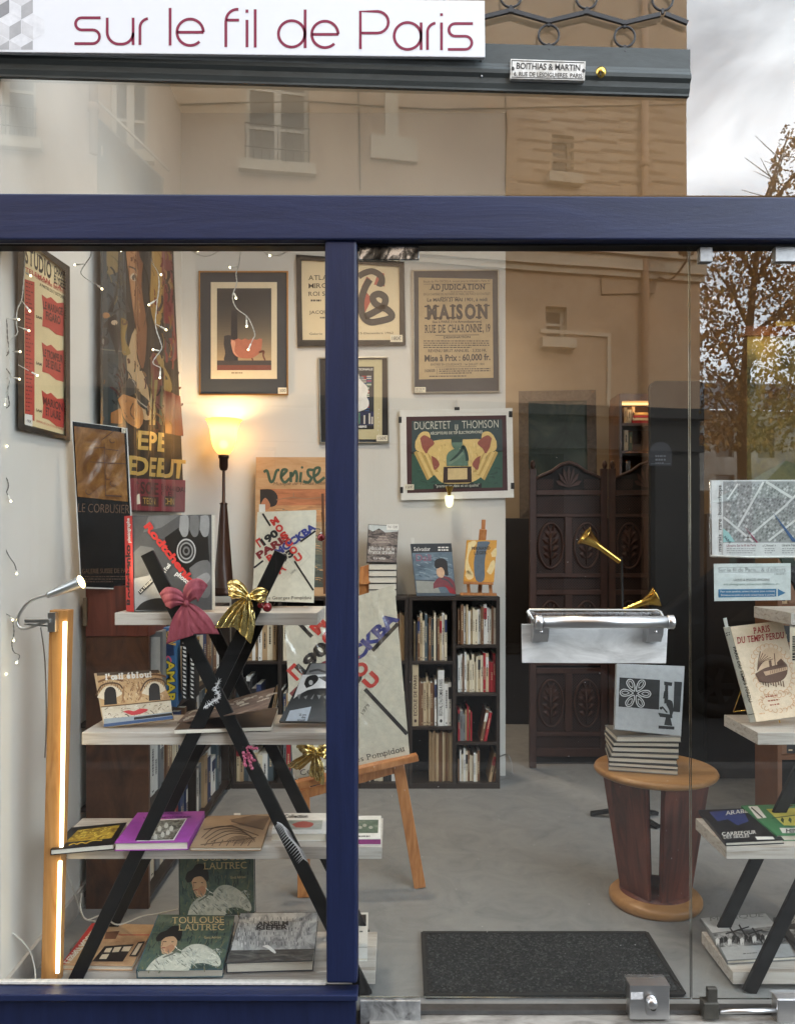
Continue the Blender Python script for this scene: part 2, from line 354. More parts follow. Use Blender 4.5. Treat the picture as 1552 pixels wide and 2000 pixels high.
# ================================================================ shop interior shell
def shell():
    m = MB(); m.box(-1.6, 3.6, .03, 5.0, -.25, 0, CONC); struct(m.build('floor'))
    m = MB(); m.box(-1.9, 3.6, .12, 5.0, 4.4, 4.55, WALL); struct(m.build('ceiling'))
    m = MB(); a = [V((-1.31, .03, 0)), V((-1.435, 2.72, 0)), V((-1.435, 2.72, 4.4)), V((-1.31, .03, 4.4))]
    m.hex8(a, [p + V((-.15, 0, 0)) for p in a], WALL); struct(m.build('wall_left'))
    m = MB(); a = [V((-1.296, .03, 0)), V((-1.421, 2.7, 0)), V((-1.421, 2.7, .09)), V((-1.296, .03, .09))]
    m.hex8(a, [p + V((-.013, 0, 0)) for p in a], mat('skirting_tile', (190, 184, 176), .4)); struct(m.build('skirting'))
    m = MB(); m.box(-1.6, .716, 2.68, 2.86, 0, 4.4, WALL); struct(m.build('wall_back'))
    m = MB(); m.box(-1.6, 3.6, 4.85, 5.0, 0, 4.4, FARWALL); struct(m.build('wall_far'))
    m = MB(); m.box(3.45, 3.6, .03, 4.85, 0, 4.4, FARWALL); struct(m.build('wall_right'))
    m = MB(); m.box(-1.6, -1.435, 2.86, 4.85, 0, 4.4, FARWALL); struct(m.build('wall_store'))
shell()

# ================================================================ shopfront
def slab(m, q, y0, y1, mt):               # px quad at depth y0, pushed straight back to y1
    a = [P(x, y, y0) for x, y in q]; m.hex8(a, [V((p.x, y1, p.z)) for p in a], mt)
def front():
    t = thing('shopfront_frame', 'navy blue painted wooden frame of the shop window, beam, post and sill', 'shopfront', (-.1, -.02, .1))
    m = MB(); slab(m, [(-400, 375), (2000, 386), (2000, 468), (-400, 468)], -.055, .04, BLUE); m.build('beam', t, .006)
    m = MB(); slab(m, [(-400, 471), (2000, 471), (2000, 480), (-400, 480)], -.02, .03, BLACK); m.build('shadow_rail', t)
    m = MB(); slab(m, [(634, 468), (697, 468), (698, 1922), (637, 1922)], -.045, .05, BLUEV); m.build('post', t, .009)
    m = MB(); a = [P(-400, 1957, -.075), P(698, 1957, -.075), P(698, 1944, -.075), P(-400, 1942, -.075)]
    b = [V((a[0].x, .012, a[0].z)), V((a[1].x, .012, a[1].z)), V((a[1].x, .012, P(0, 1922, .012).z)), V((a[0].x, .012, P(0, 1920, .012).z))]
    m.hex8(a, b, BLUE); m.build('sill', t, .004)
    m = MB(); slab(m, [(-400, 1957), (694, 1957), (694, 2400), (-400, 2400)], -.05, .012, BLUEV); m.build('lower_panel', t)
    m = MB(); put = mat('putty', (206, 202, 194), .7, var=.2, vscale=60, bump=.4)
    slab(m, [(-400, 471.5), (634, 471.5), (634, 476), (-400, 476)], -.024, -.021, put); m.build('putty_line', t); m = MB()
    slab(m, [(-400, 1917), (636, 1920), (636, 1924), (-400, 1921)], -.006, .014, put); m.build('putty_line', t)
front()
def pane(name, q, label, gm, ang=0, edges=False, par=None):
    m = MB(); a = [P(x, y, 0) for x, y in q]
    if ang:
        c = P(776, 300, 0)
        a = [c + Matrix.Rotation(ang, 4, 'Z') @ (p - c) for p in a]
    b = [p + V((0, .009, 0)) for p in a]; e = GEDGE if edges else CLEAR
    m.hexa(a, b, gm, [gm, CLEAR, e, e, e, e])
    o = m.build(name, par)
    if label: tag(o, label, 'window')
    return o
pane('transom_window', [(-400, -160), (2000, -160), (2000, 384), (-400, 376)], 'wide transom glass above the blue beam, reflecting house and sky', TRANS)
pane('display_window', [(-400, 470), (640, 470), (640, 1925), (-400, 1925)], 'left display window glass between blue post and picture edge', PANE)

SIGNM = mat('sign_white', (226, 228, 232), .45, var=.01)
def sign():
    pl = Plane(P(0, 0, -.06), P(900, 0, -.06), P(0, 100, -.06))
    t = thing('shop_sign', 'white fascia board with thin burgundy lettering and grey cube pattern above the window', 'sign', P(450, 60, -.085))
    m = MB(); slab(m, [(-420, -12), (946, 1), (947, 112), (-420, 97)], -.06, -.046, SIGNM); m.build('board', t, .002)
    B = ink(126, 20, 62, .4); m = MB(); w = 5.4
    def st(pts, z=0, ww=w): m.ps(pl, [((x / 1.94 + z), y / 1.94) for x, y in pts], ww, B, 2)
    def ess(x0, x1, y0, y1, y2, z=0):
        r1 = (y1 - y0) / 2; r2 = (y2 - y1) / 2
        st([(x1 + 2, y0)] + arc(x0 + r1, (y0 + y1) / 2, r1, 270, 90) + arc(x1 - r2 - 2, (y1 + y2) / 2, r2, -90, 90) + [(x0 - 4, y2)], z)
    def ring(cx, cy, r, a0=0, a1=360): st(arc(cx, cy, r, a0, a1, 36))
    ess(287, 380, 67, 113, 165)
    st([(407, 67), (407, 122)] + arc(452, 122, 45, 180, 90) + [(462, 167)] + arc(462, 124, 43, 90, 0)); st([(505, 67), (505, 170)])
    st([(531, 170), (531, 105)] + arc(566, 105, 35, 180, 262)); st([(645, 30), (645, 172)])
    ring(721, 122, 50, 45, 360); st([(671, 122), (772, 122)])
    st([(856, 178), (856, 78)] + arc(900, 78, 43, 180, 275)); st([(858, 76), (906, 76)])
    st([(936, 75), (936, 179)]); st([(936, 36), (936, 48)]); st([(967, 35), (967, 180)])
    ring(1105, 128, 50); st([(1156, 36), (1156, 182)]); ring(1231, 130, 50, 45, 360); st([(1181, 130), (1282, 130)])
    st([(1365, 186), (1365, 43), (1430, 43)] + arc(1430, 84, 41, -90, 90) + [(1367, 125)])
    z = 752; ring2 = lambda cx, cy, r: st(arc(cx, cy, r, 0, 360, 36), z)
    ring2(85, 136, 51); st([(136, 85), (136, 189)], z); st([(160, 189), (160, 122)] + arc(195, 122, 35, 180, 262), z)
    st([(213, 85), (213, 190)], z); st([(213, 50), (213, 60)], z); ess(241, 330, 89, 137, 187, z)
    m.build('lettering', t)
    g = [ink(170, 170, 172), ink(206, 206, 208), ink(140, 140, 143), ink(222, 223, 226)]; m = MB()
    def cube(cx, cy, r, sh=(0, 1, 2)):
        h = r * .5; q = r * .866
        f = [[(cx, cy - r), (cx + q, cy - h), (cx, cy), (cx - q, cy - h)], [(cx - q, cy - h), (cx, cy), (cx, cy + r), (cx - q, cy + h)], [(cx, cy), (cx + q, cy - h), (cx + q, cy + h), (cx, cy + r)]]
        for k, ff in enumerate(f):
            ff = [(x, min(max(y, -9), 97)) for x, y in ff]
            m.pp(pl, ff, g[sh[k]], 1)
    for i in range(-1, 4):
        for j in range(-1, 3):
            cx = i * 46 + (23 if j % 2 else 0) - 4; cy = j * 40 + 12
            if cx > 84: continue
            cube(cx, cy, 26, [(1, 0, 2), (3, 1, 0), (1, 3, 0)][(i * 2 + j) % 3] if cx < 60 else (3, 1, 3))
    m.build('cube_pattern', t)
    m = MB(); sc = mat('screw_head', (190, 190, 190), .3, 1)
    for x, y in ((940, 117), (940, 149)): m = MB(); m.ball(P(x, y, -.027), .004, sc, 8); m.build('screw', t)
sign()

GREYP = ramp_mat('grey_green_paint', [(.25, (52, 57, 57)), (.5, (66, 72, 72)), (.68, (74, 80, 80)), (.745, (150, 152, 150)), (.78, (70, 76, 76))], 7, .55, .6, 12, stretch=(.5, 2, 2), bump=.5, rgh=.76)
def shutter():
    t = thing('shutter_housing', 'grey painted moulded shutter box across the transom glass under the sign', 'shutter box', P(700, 150, .05))
    m = MB(); prof = [(100, .05), (138, .05), (146, .058), (153, .075), (160, .072), (166, .05), (176, .045), (184, .03), (188, .03)]
    def pt(x, i): y, d = prof[i]; q = P(x, y + (x - 1345) * .029, -.015); return V((q.x, -.002 - d * .45, q.z))
    for i in range(len(prof) - 1): m.poly([pt(-420, i), pt(1345, i), pt(1345, i + 1), pt(-420, i + 1)], GREYP)
    m.poly([pt(1345, i) for i in range(len(prof))] + [V((pt(1345, 8).x, -.001, pt(1345, 8).z)), V((pt(1345, 0).x, -.001, pt(1345, 0).z))], GREYP)
    a, b = pt(-420, 0), pt(1345, 0); m.poly([a, b, V((b.x, -.001, b.z)), V((a.x, -.001, a.z))], GREYP)
    a, b = pt(-420, 8), pt(1345, 8); m.poly([a, b, V((b.x, -.001, b.z)), V((a.x, -.001, a.z))], GREYP)
    m.build('moulding', t)
    pl = Plane(P(900, 120, -.039), P(1200, 120, -.039), P(900, 160, -.039)); m = MB()
    ir = ramp_mat('worn_plate', [(.27, (92, 80, 64)), (.36, (190, 186, 176)), (.6, (232, 231, 227))], 22, .45, .6, 7)
    a = [pl.at(x, y, 4) for x, y in ((997, 115), (1143, 120), (1141, 157), (996, 153))]; m.hex8(a, [p + V((0, .018, 0)) for p in a], ir)
    bl = ink(48, 46, 44)
    m.ps(pl, [(999, 118), (1140, 122.5), (1138, 154), (999, 150.5), (999, 118)], 1.6, bl, 6)
    m.tx(pl, 'BOITHIAS & MARTIN', (1008, 134), (1132, 138), 11.5, bl, 6, .02)
    m.tx(pl, '6, RUE DE LESDIGUIERES. PARIS', (1003, 148), (1136, 152), 8, bl, 6, .015)
    for x, y in ((1001, 134), (1139, 138)): m.pe(pl, x, y, 3, 4, bl, 7)
    m.build('maker_plate', t)
    m = MB(); m.lathe([(0, .018), (.010, .018), (.013, .012), (.017, .01), (.019, 0)], P(1172, 143, -.026), (0, -1, 0), BRASS, 20)
    c = P(1172, 143, -.045); m.box(c.x - .0015, c.x + .0015, c.y - .001, c.y + .004, c.z - .007, c.z + .007, BLK); m.build('lock', t)
shutter()
def frieze():
    t = thing('iron_frieze', 'dark wrought iron wavy bar with rings above the shutter box', 'ironwork', P(1150, 40, .05))
    IR = mat('wrought_iron', (48, 48, 50), .6, var=.2, bump=.2); m = MB()
    xs = [(776 + 74 * i - 1, (23 if i % 2 else 45) + (i - 6) * 1.6 - (3 if i % 2 == 0 else 0)) for i in range(-2, 8)]
    pts = [(x, y + 3) for x, y in xs]; pts_end = (1342, 45)
    for (x0, y0), (x1, y1) in zip(pts, pts[1:]):
        a, b = P(x0 + 5, y0 + (y1 - y0) * .06, -.018), P(x1 - 5, y1 - (y1 - y0) * .06, -.018); m.bar(a, b, .013, .01, IR, (0, 0, 1))
        m.bar(P(x0 - 6, y0, -.018), P(x0 + 6, y0, -.018), .013, .012, IR, (0, 0, 1))
    m.bar(P(pts[-1][0] + 5, pts[-1][1], -.018), P(*pts_end, -.018), .013, .01, IR, (0, 0, 1)); m.build('wavy_bar', t)
    for i, (x, y) in enumerate(pts):
        m = MB(); up = i % 2 == 1; cy = y - 27 if up else y + 27
        m.tube([P(x + 20 * math.cos(a), cy + 20 * math.sin(a), -.018) for a in [2 * PI * k / 24 for k in range(25)]], .0038, IR, 7, False)
        m.bar(P(x, cy - 25, -.018), P(x, cy - 17, -.018), .008, .008, IR); m.bar(P(x, cy + 17, -.018), P(x, cy + 27, -.018), .008, .008, IR)
        if not up: m.lathe([(.012, 0), (.008, .004), (0, .008)], P(x, cy + 30, -.018), (0, -1, 0), IR, 10)
        m.build('ring', t)
frieze()

# ================================================================ glass door, sidelight and threshold
def door():
    t = thing('glass_door', 'frameless glass door with steel pull bar and mirror plate in the middle of the front', 'door', P(1020, 1950, 0))
    pane('door_pane', [(700, 478), (1344, 480), (1348, 1952), (702, 1948)], None, PANED, 0, True, t)
    m = MB(); slab(m, [(701, 478), (818, 478), (818, 507), (701, 507)], -.012, -.002, MIRROR); m.build('top_fitting', t, .002)
    m = MB(); slab(m, [(703, 1955), (821, 1955), (821, 2010), (703, 2010)], -.016, .014, ZINC); m.build('bottom_fitting', t, .002)
    h = thing('handle_set', 'x', 'x', P(1160, 1240, -.03)); h.parent = t; h.matrix_parent_inverse = t.matrix_basis.inverted(); h.name = 'pull_handle'; del h['label']; del h['category']
    m = MB(); pl = ramp_mat('stained_plate', [(.27, (120, 120, 116)), (.4, (190, 192, 190)), (.6, (226, 228, 226))], 5, .3, .8, 8, stretch=(1, 1, 2.4), metal=.1)
    slab(m, [(1018, 1219), (1304, 1219), (1300, 1296), (1019, 1295)], -.008, -.002, pl); m.build('back_plate', h, .002)
    a, b = P(1044, 1215, -.075), P(1312, 1215, -.075)
    m = MB(); d = (b - a).normalized(); m.tube([a + d * .006, b - d * .006], .0195, STEEL, 28); m.build('grip', h)
    m = MB()
    for c in (a + d * .006, b - d * .012): m.lathe([(0, -.006), (.019, -.006), (.0225, -.002), (.0225, .014), (.0205, .016)], c, d, STEEL, 28)
    m.build('end_cap', h)
    for x0, x1 in ((1040, 1070), (1262, 1292)):
        m = MB(); z0 = P(0, 1212, -.05).z; a0, a1 = P(x0, 1226, -.05).x, P(x1, 1226, -.05).x
        pr = [(-.07, z0), (-.01, z0), (-.01, P(0, 1252, -.02).z), (-.04, P(0, 1252, -.02).z), (-.06, P(0, 1238, -.05).z)]
        A = [V((a0, y, z)) for y, z in pr]; B = [V((a1, y, z)) for y, z in pr]; n = len(A)
        m.add(A + B, [tuple(range(n)), tuple(range(2 * n - 1, n - 1, -1))] + [(i, (i + 1) % n, n + (i + 1) % n, n + i) for i in range(n)], STEEL)
        c = V(((a0 + a1) / 2, -.062, P(0, 1233, -.05).z)); m.ball(c, .006, STEEL, 10); m.build('bracket', h, .002)
    m = MB(); m.tube([P(1042, 1214, .03), P(1030, 1194, .055), P(1034, 1191, .06), P(1282, 1192, .06), P(1290, 1196, .055), P(1296, 1212, .03)], .0055, STEEL, 10); m.build('inner_grip', h)
    lk = MB(); slab(lk, [(1229, 1928), (1307, 1928), (1307, 1992), (1229, 1992)], -.03, .014, STEEL); o = lk.build('lock_box', t, .003)
    m = MB(); m.box(P(1229, 0, -.03).x, P(1307, 0, -.03).x, -.034, .016, P(0, 1928, -.03).z - .001, P(0, 1924, -.03).z, STEEL); m.build('lock_cover', o)
    m = MB(); c = P(1270, 1955, -.032); m.lathe([(0, .024), (.014, .024), (.017, .018), (.019, 0)], c, (0, -1, 0), STEEL, 22)
    m.box(c.x - .015, c.x + .015, -.045, -.03, c.z - .04, c.z - .001, STEEL)
    c2 = P(1275, 1969, -.05); m.lathe([(0, .004), (.008, .004), (.010, 0)], c2, (0, -1, 0), mat('lock_barrel', (90, 88, 84), .3, 1), 18)
    m.box(c2.x - .0012, c2.x + .0012, c2.y - .0056, c2.y, c2.z - .005, c2.z + .005, BLK); m.build('lock_cylinder', o)
    m = MB(); slab(m, [(1231, 1938), (1255, 1938), (1255, 1952), (1231, 1952)], -.0312, -.0305, mat('torn_sticker', (205, 205, 203), .7, var=.35, vscale=90)); m.build('torn_sticker', o)
    m = MB(); r = random.Random(12); sp = mat('glass_speck', (222, 222, 218), .7)
    for i in range(130):
        x, y = r.uniform(712, 1338), r.triangular(520, 1940, 1900); c = P(x, y, -.0008); l = r.choice((.0006, .0008, .001, .0018)); a = r.uniform(0, 3); dx, dz = math.cos(a) * l, math.sin(a) * l
        m.poly([c + V((dx, 0, dz)), c + V((-dz * .5, 0, dx * .5)), c - V((dx, 0, dz)), c - V((-dz * .5, 0, dx * .5))], sp)
    o = m.build('dust_specks', t); o['kind'] = 'stuff'
    t2 = thing('glass_sidelight', 'fixed glass panel right of the door, with two posted papers behind', 'window', P(1500, 1950, 0))
    pane('sidelight_pane', [(1347, 480), (2000, 480), (2000, 1952), (1351, 1952)], None, PANED, 0, True, t2)
    for q in ([(1366, 482), (1391, 482), (1391, 511), (1366, 511)], [(1513, 480), (1640, 480), (1640, 511), (1513, 511)]):
        m = MB(); slab(m, q, -.012, .018, mat('satin_zinc', (150, 152, 153), .4, .6, var=.25, vscale=20)); m.build('top_fitting', t2, .002)
    m = MB(); slab(m, [(1374, 1960), (1404, 1960), (1404, 1992), (1374, 1992)], -.03, .012, mat('dull_bolt', (86, 84, 78), .4, .6, var=.2)); slab(m, [(1381, 1931), (1401, 1931), (1401, 1960), (1381, 1960)], -.022, -.004, mat('dull_bolt', (86, 84, 78)))
    m.build('floor_bolt', t2, .003)
    m = MB(); m.tube([P(1404, 1976, -.02), P(1520, 1973, -.02)], .008, STEEL, 12); m.build('bolt_rod', t2)
    m = MB(); slab(m, [(1517, 1952), (1640, 1952), (1640, 2000), (1517, 2000)], -.03, .014, STEEL); m.build('corner_fitting', t2, .004)
door()
STONE = ramp_mat('worn_threshold', [(.3, (96, 92, 86)), (.5, (138, 134, 127)), (.72, (172, 168, 160))], 9, .75, .6, 9, bump=.3, stretch=(.7, 2, 2))
def ground():
    m = MB(); m.box(-.09, 3.6, -.09, .03, -.3, -.004, STONE); struct(m.build('threshold'))
    m = MB(); m.box(P(702, 0, .02).x, 3.6, .012, .05, 0, .012, mat('threshold_strip', (92, 92, 92), .45, .5, var=.2)); struct(m.build('threshold_strip'))
    m = MB(); m.box(P(822, 0, -.09).x, P(922, 0, -.09).x, -.093, -.088, -.012 - .06, -.014, mat('dull_plate', (82, 80, 76), .5, .5, var=.25)); struct(m.build('threshold_plate'))
    m = MB(); m.box(-25, 25, -3.2, -.09, -.35, -.1, ramp_mat('pavement_slabs', [(.3, (58, 57, 56)), (.7, (80, 79, 77))], 6, .8)); struct(m.build('pavement'))
    m = MB(); m.box(-25, 25, -3.38, -3.2, -.4, -.1, ramp_mat('kerb_granite', [(.3, (80, 79, 77)), (.7, (104, 103, 101))], 60, .8)); struct(m.build('kerb'))
    m = MB(); m.box(-80, 80, -120, 20, -.6, -.23, ramp_mat('asphalt', [(.3, (40, 40, 41)), (.7, (56, 56, 56))], 40, .85, bump=.2)); struct(m.build('road'))
    m = MB(); rib = ramp_mat('ribbed_mat', [(.45, (18, 18, 18)), (.55, (40, 40, 40)), (.7, (60, 60, 58))], 150, .9, 0, 3, stretch=(.55, 1, 1), bump=1.0)
    q = [PZ(x, y, .012) for x, y in ((825, 1822), (1262, 1822), (1335, 1941), (831, 1944))]
    a = [q[0], q[1], q[2], q[3]]; t = thing('doormat', 'dark grey ribbed entrance mat on the concrete floor inside the door', 'doormat', ((a[0] + a[2]) / 2).xyz * 1)
    m.hex8(a, [V((p.x, p.y, 0)) for p in a], rib); c = (a[0] + a[1] + a[2] + a[3]) / 4; m.build('pile', t)
    # short stiff tufts standing up from the pile
    RW = random.Random(4); w = MB(); wms = [mat('tuft_%d' % v, (v, v, v - 1), .95, var=.3, vscale=90) for v in (26, 36, 48, 68)]
    for i in range(9000):
        u, v = RW.uniform(.02, .98), RW.uniform(.03, .97); p = a[0].lerp(a[3], v).lerp(a[1].lerp(a[2], v), u); g = R(RW.choice((28, -28)) + RW.uniform(-8, 8)); l = RW.uniform(.003, .0055); dx, dy = V((math.cos(g), math.sin(g), 0)) * l, V((-math.sin(g), math.cos(g), 0)) * .0016
        w.add([p - dx - dy + V((0, 0, .001)), p + dx - dy + V((0, 0, .001)), p + dx + dy + V((0, 0, .004)), p - dx + dy + V((0, 0, .004))], [(0, 1, 2, 3)], wms[RW.choice((0, 0, 1, 1, 2, 3))])
    w.build('tufts', t)
    b = MB(); e = mat('mat_edge', (30, 30, 30), .7)
    for i in range(4):
        p, r = a[i], a[(i + 1) % 4]; b.bar(p + V((0, 0, .001)), r + V((0, 0, .001)), .014, .006, e, (r - p).cross(V((0, 0, 1))))
    b.build('rubber_edge', t)
ground()

# ================================================================ the street that the glass mirrors (built in mirror space, then turned over to -Y)
class MM(MB):
    def build(s, *a, **k):
        s.v = [(x, -y, z) for x, y, z in s.v]; return MB.build(s, *a, **k)
PLAST = ramp_mat('peach_render', [(.2, (112, 88, 70)), (.38, (160, 132, 107)), (.5, (182, 154, 128)), (.62, (190, 164, 138)), (.8, (206, 182, 156))], .5, .9, .8, 14, rgh=.78, bump=.1, stretch=(1, 1, .55))
PLAST2 = ramp_mat('grey_render', [(.3, (164, 148, 132)), (.5, (186, 172, 156)), (.7, (198, 186, 172))], .5, .9, .3, 9, rgh=.7)
SHOPF = mat('dark_shopfront', (30, 28, 25), .6, var=.25, vscale=2)
TRIM = mat('stone_trim', (198, 182, 160), .85, var=.1, vscale=4)
WINF = mat('window_white', (196, 186, 170), .5, var=.08)
WGL = mat('house_glass', (52, 50, 48), .08, var=.2, vscale=2, spec=.6)
def holes_wall(m, f, u0, u1, z0, z1, holes, mt, rev, depth=.22):
    us = sorted(set([u0, u1] + [h[0] for h in holes] + [h[1] for h in holes])); zs = sorted(set([z0, z1] + [h[2] for h in holes] + [h[3] for h in holes]))
    for a, b in zip(us, us[1:]):
        for c, d in zip(zs, zs[1:]):
            if any(h[0] <= (a + b) / 2 <= h[1] and h[2] <= (c + d) / 2 <= h[3] for h in holes): continue
            m.poly([f(a, c, 0), f(b, c, 0), f(b, d, 0), f(a, d, 0)], mt)
    for a, b, c, d in holes:
        for p, q in (((a, c), (b, c)), ((b, c), (b, d)), ((b, d), (a, d)), ((a, d), (a, c))):
            m.poly([f(*p, 0), f(*q, 0), f(*q, -depth), f(*p, -depth)], rev)
def street():
    Y0, TN = 9.6, .2
    dirv = V((1, TN, 0)).normalized(); nrm = V((TN, -1, 0)).normalized(); o = V((0, Y0, 0))
    f = lambda u, z, d: o + dirv * u + nrm * d + V((0, 0, z))
    pl = Plane(f(0, 0, 0), f(1, 0, 0), f(0, 1, 0))
    def uz(px, py): p = pl.at(px, py); return ((p - o).dot(dirv), p.z)
    def hole(x0, y0, x1, y1): a = uz(x0, y0); b = uz(x1, y1); return (a[0], b[0], min(a[1], b[1]), max(a[1], b[1]))
    t = thing('house_opposite', 'peach rendered old house across the street, mirrored in the glass', 'house', (0, -Y0, 0))
    H = [hole(480, 70, 603, 326), hole(4, 60, 70, 276), hole(216, 62, 288, 300), hole(1077, 263, 1119, 345), hole(868, 335, 950, 420), hole(1064, 597, 1106, 664)]
    zc = uz(776, 790)[1]; u1 = uz(1341, 300)[0]; u2 = uz(1366, 600)[0]; zm = uz(1300, 430)[1]
    m = MM(); holes_wall(m, f, -14, u1, zm, 13.5, [h for h in H if h[2] > zm], PLAST, TRIM)
    holes_wall(m, f, -14, u2, zc, zm, [h for h in H if h[3] < zm], PLAST, TRIM)
    m.poly([f(u1, zm, 0), f(u1, zm, -6), f(u1, 13.5, -6), f(u1, 13.5, 0)], PLAST); m.poly([f(u2, 0, 0), f(u2, 0, -6), f(u2, zm, -6), f(u2, zm, 0)], PLAST)
    m.poly([f(u1, zm, 0), f(u2, zm, 0), f(u2, zm, -6), f(u1, zm, -6)], TRIM)
    m.build('wall', t)
    m = MM()  # repaired render patch, 6 mm proud
    a = uz(352, 212); b = uz(985, 212); m.poly([f(a[0], a[1], .006), f(b[0], a[1], .006), f(b[0], zm + .2, .006), f(a[0] + .0, zm + .2, .006)][::1], PLAST2) if False else None
    def bx(u0, u1_, z0, z1, d0, d1, mt): m.hex8([f(u0, z0, d1), f(u1_, z0, d1), f(u1_, z1, d1), f(u0, z1, d1)], [f(u0, z0, d0), f(u1_, z0, d0), f(u1_, z1, d0), f(u0, z1, d0)], mt)
    zb = uz(1170, 515)[1]
    bx(-14, u2 + .05, zb - .1, zb + .12, .002, .12, TRIM); bx(-14, u2 + .05, zb + .12, zb + .2, .002, .18, TRIM); bx(-14, u2 + .05, zb - .2, zb - .1, .002, .06, TRIM)
    a = uz(738, 290); bx(a[0] - .12, a[0] + .6, a[1] - .18, a[1] + .18, .002, .07, TRIM); bx(a[0] + .1, a[0] + .3, a[1] + .18, a[1] + 4, .002, .05, TRIM)
    a = uz(1190, 655); bx(a[0] - 1.2, a[0], a[1] - .03, a[1] + .03, .002, .03, TRIM); bx(a[0] - .06, a[0], a[1] - 1.2, a[1] - .03, .002, .03, TRIM)
    m.build('cornice', t)
    m = MM()
    holes_wall(m, f, -14, u2, -.2, zc, [(uz(x, 900)[0], uz(x + 120, 900)[0], -.1, zc - .7) for x in (-300, -120, 60, 240, 420, 620, 800, 980, 1160)], SHOPF, SHOPF, .5)
    m.poly([f(-14, -.2, -.5), f(u2, -.2, -.5), f(u2, zc, -.5), f(-14, zc, -.5)], mat('dark_shop_glass', (13, 12, 11), .5, var=.2))
    bx(-14, u2 + .05, zc - .1, zc + .06, .002, .2, SHOPF); bx(-14, u2 + .05, zc - .62, zc - .52, .002, .1, SHOPF); m.build('ground_floor', t)
    for i, h in enumerate(H):
        m = MM(); a, b, c, d = h; fw = .06
        for q in ((a, a + fw, c, d), (b - fw, b, c, d), (a + fw, b - fw, d - fw, d), (a + fw, b - fw, c, c + fw)): bx(q[0], q[1], q[2], q[3], -.2, -.13, WINF)
        if b - a > .5:
            x = (a + b) / 2; bx(x - .05, x + .05, c + fw, d - fw, -.2, -.12, WINF)
            for k in (1, 2): zz = c + (d - c) * k / 3.2; bx(a + fw, x - .05, zz - .02, zz + .02, -.19, -.14, WINF); bx(x + .05, b - fw, zz - .02, zz + .02, -.19, -.14, WINF)
        else: zz = (c + d) / 2; bx(a + fw, b - fw, zz - .02, zz + .02, -.19, -.14, WINF)
        w = m.build('window', t)
        m = MM(); m.poly([f(a, c, -.17), f(b, c, -.17), f(b, d, -.17), f(a, d, -.17)], WGL); m.build('pane', w)
        m = MM(); bx(a - .1, b + .1, c - .16, c - .005, -.2, .14, TRIM); m.build('sill', w)
        if i in (0, 1):
            m = MM(); ir = mat('balcony_iron', (84, 78, 72), .6)
            for k in (.12, .3): m.tube([f(a - .02, c + k * (d - c), .03), f(b + .02, c + k * (d - c), .03)], .012, ir, 6)
            for k in range(9): u = a + (b - a) * k / 8; m.tube([f(u, c + .02, .03), f(u, c + .3 * (d - c), .03)], .008, ir, 5)
            m.build('railing', w)
    for px in (186, 1254):
        m = MM(); u = uz(px, 300)[0]; m.tube([f(u, .5 if px > 900 else zm + .2, .09), f(u, 13.4, .09)], .06, mat('drain_pipe', (176, 140, 112), .6, var=.1), 12)
        for z in (zm + .8, zm + 2.6, zm + 4.6): m.tube([f(u, z, .09), f(u, z + .1, .09)], .078, mat('drain_pipe', (176, 140, 112)), 12)
        m.build('drainpipe', t)
    cb = mat('old_cable', (60, 50, 44), .7)
    for pts in (((352, 205), (600, 199), (860, 214), (1340, 206)), ((985, 190), (988, 260), (986, 372)), ((1100, 500), (1170, 515), (1172, 575), (1275, 574)), ((700, 120), (704, 372))):
        m = MM(); m.tube([f(*uz(x, y), .02) for x, y in pts], .011, cb, 5); m.build('wall_cable', t)
    m = MM()
    for r_ in range(9):
        for c_ in range(5):
            x0 = 1010 + c_ * 66 + (r_ % 2) * 30; y0 = 196 + r_ * 20
            if x0 + 62 > 1338: continue
            a = uz(x0, y0); b = uz(x0 + 62, y0 + .8); bx(a[0], b[0], b[1], a[1], .001, .004, mat('joint_line', (140, 112, 88), .9)); a = uz(x0, y0); b = uz(x0 + .8, y0 + 20); bx(a[0], b[0], b[1], a[1], .001, .004, mat('joint_line', (140, 112, 88), .9))
    m.build('stone_joints', t)
    # awning folded on the left, its canvas and stays
    aw = MM(); p0 = f(uz(190, 230)[0], uz(190, 230)[1], .02); p1 = f(uz(190, 380)[0], uz(190, 420)[1], .02)
    s2 = f(uz(330, 420)[0], uz(330, 420)[1], 1.2); s1 = p0 + V((.05, 0, 0))
    aw.hex8([p0, s2, s2 + V((-.02, 0, -.4)), p1], [q + V((.02, .05, .02)) for q in (p0, s2, s2 + V((-.02, 0, -.4)), p1)], mat('awning_canvas', (58, 58, 60), .8, var=.2))
    aw.tube([p0 + V((0, 0, .25)), s2 + V((.1, 0, .1))], .02, WINF, 6)
    tag(aw.build('shop_awning'), 'dark grey awning on the house opposite, mirrored top left', 'awning')
    # wall lantern
    l = MM(); IRN = mat('lantern_iron', (70, 60, 50), .5); u, z = uz(1294, 500); c = f(u, z + .1, .7)
    g = .2
    l.lathe([(.1, -.32), (.19, .12), (.2, .14), (.12, .26), (.03, .32), (.0, .4)], c, (0, 0, 1), mat('lantern_glass', (150, 120, 84), .2, var=.1), 4)
    for k in range(4): a = 2 * PI * k / 4; l.tube([c + V((.1 * math.cos(a), .1 * math.sin(a), -.32)), c + V((.19 * math.cos(a), .19 * math.sin(a), .12))], .014, IRN, 5)
    l.tube(spline([tuple(f(u - .1, z - .35, .02)), tuple(f(u - .05, z - .5, .35)), tuple(c + V((0, 0, -.42))), tuple(c + V((0, 0, -.3)))]), .018, IRN, 6)
    tag(l.build('street_lantern'), 'old iron wall lantern on the house opposite, mirrored over the door', 'lantern')
street()
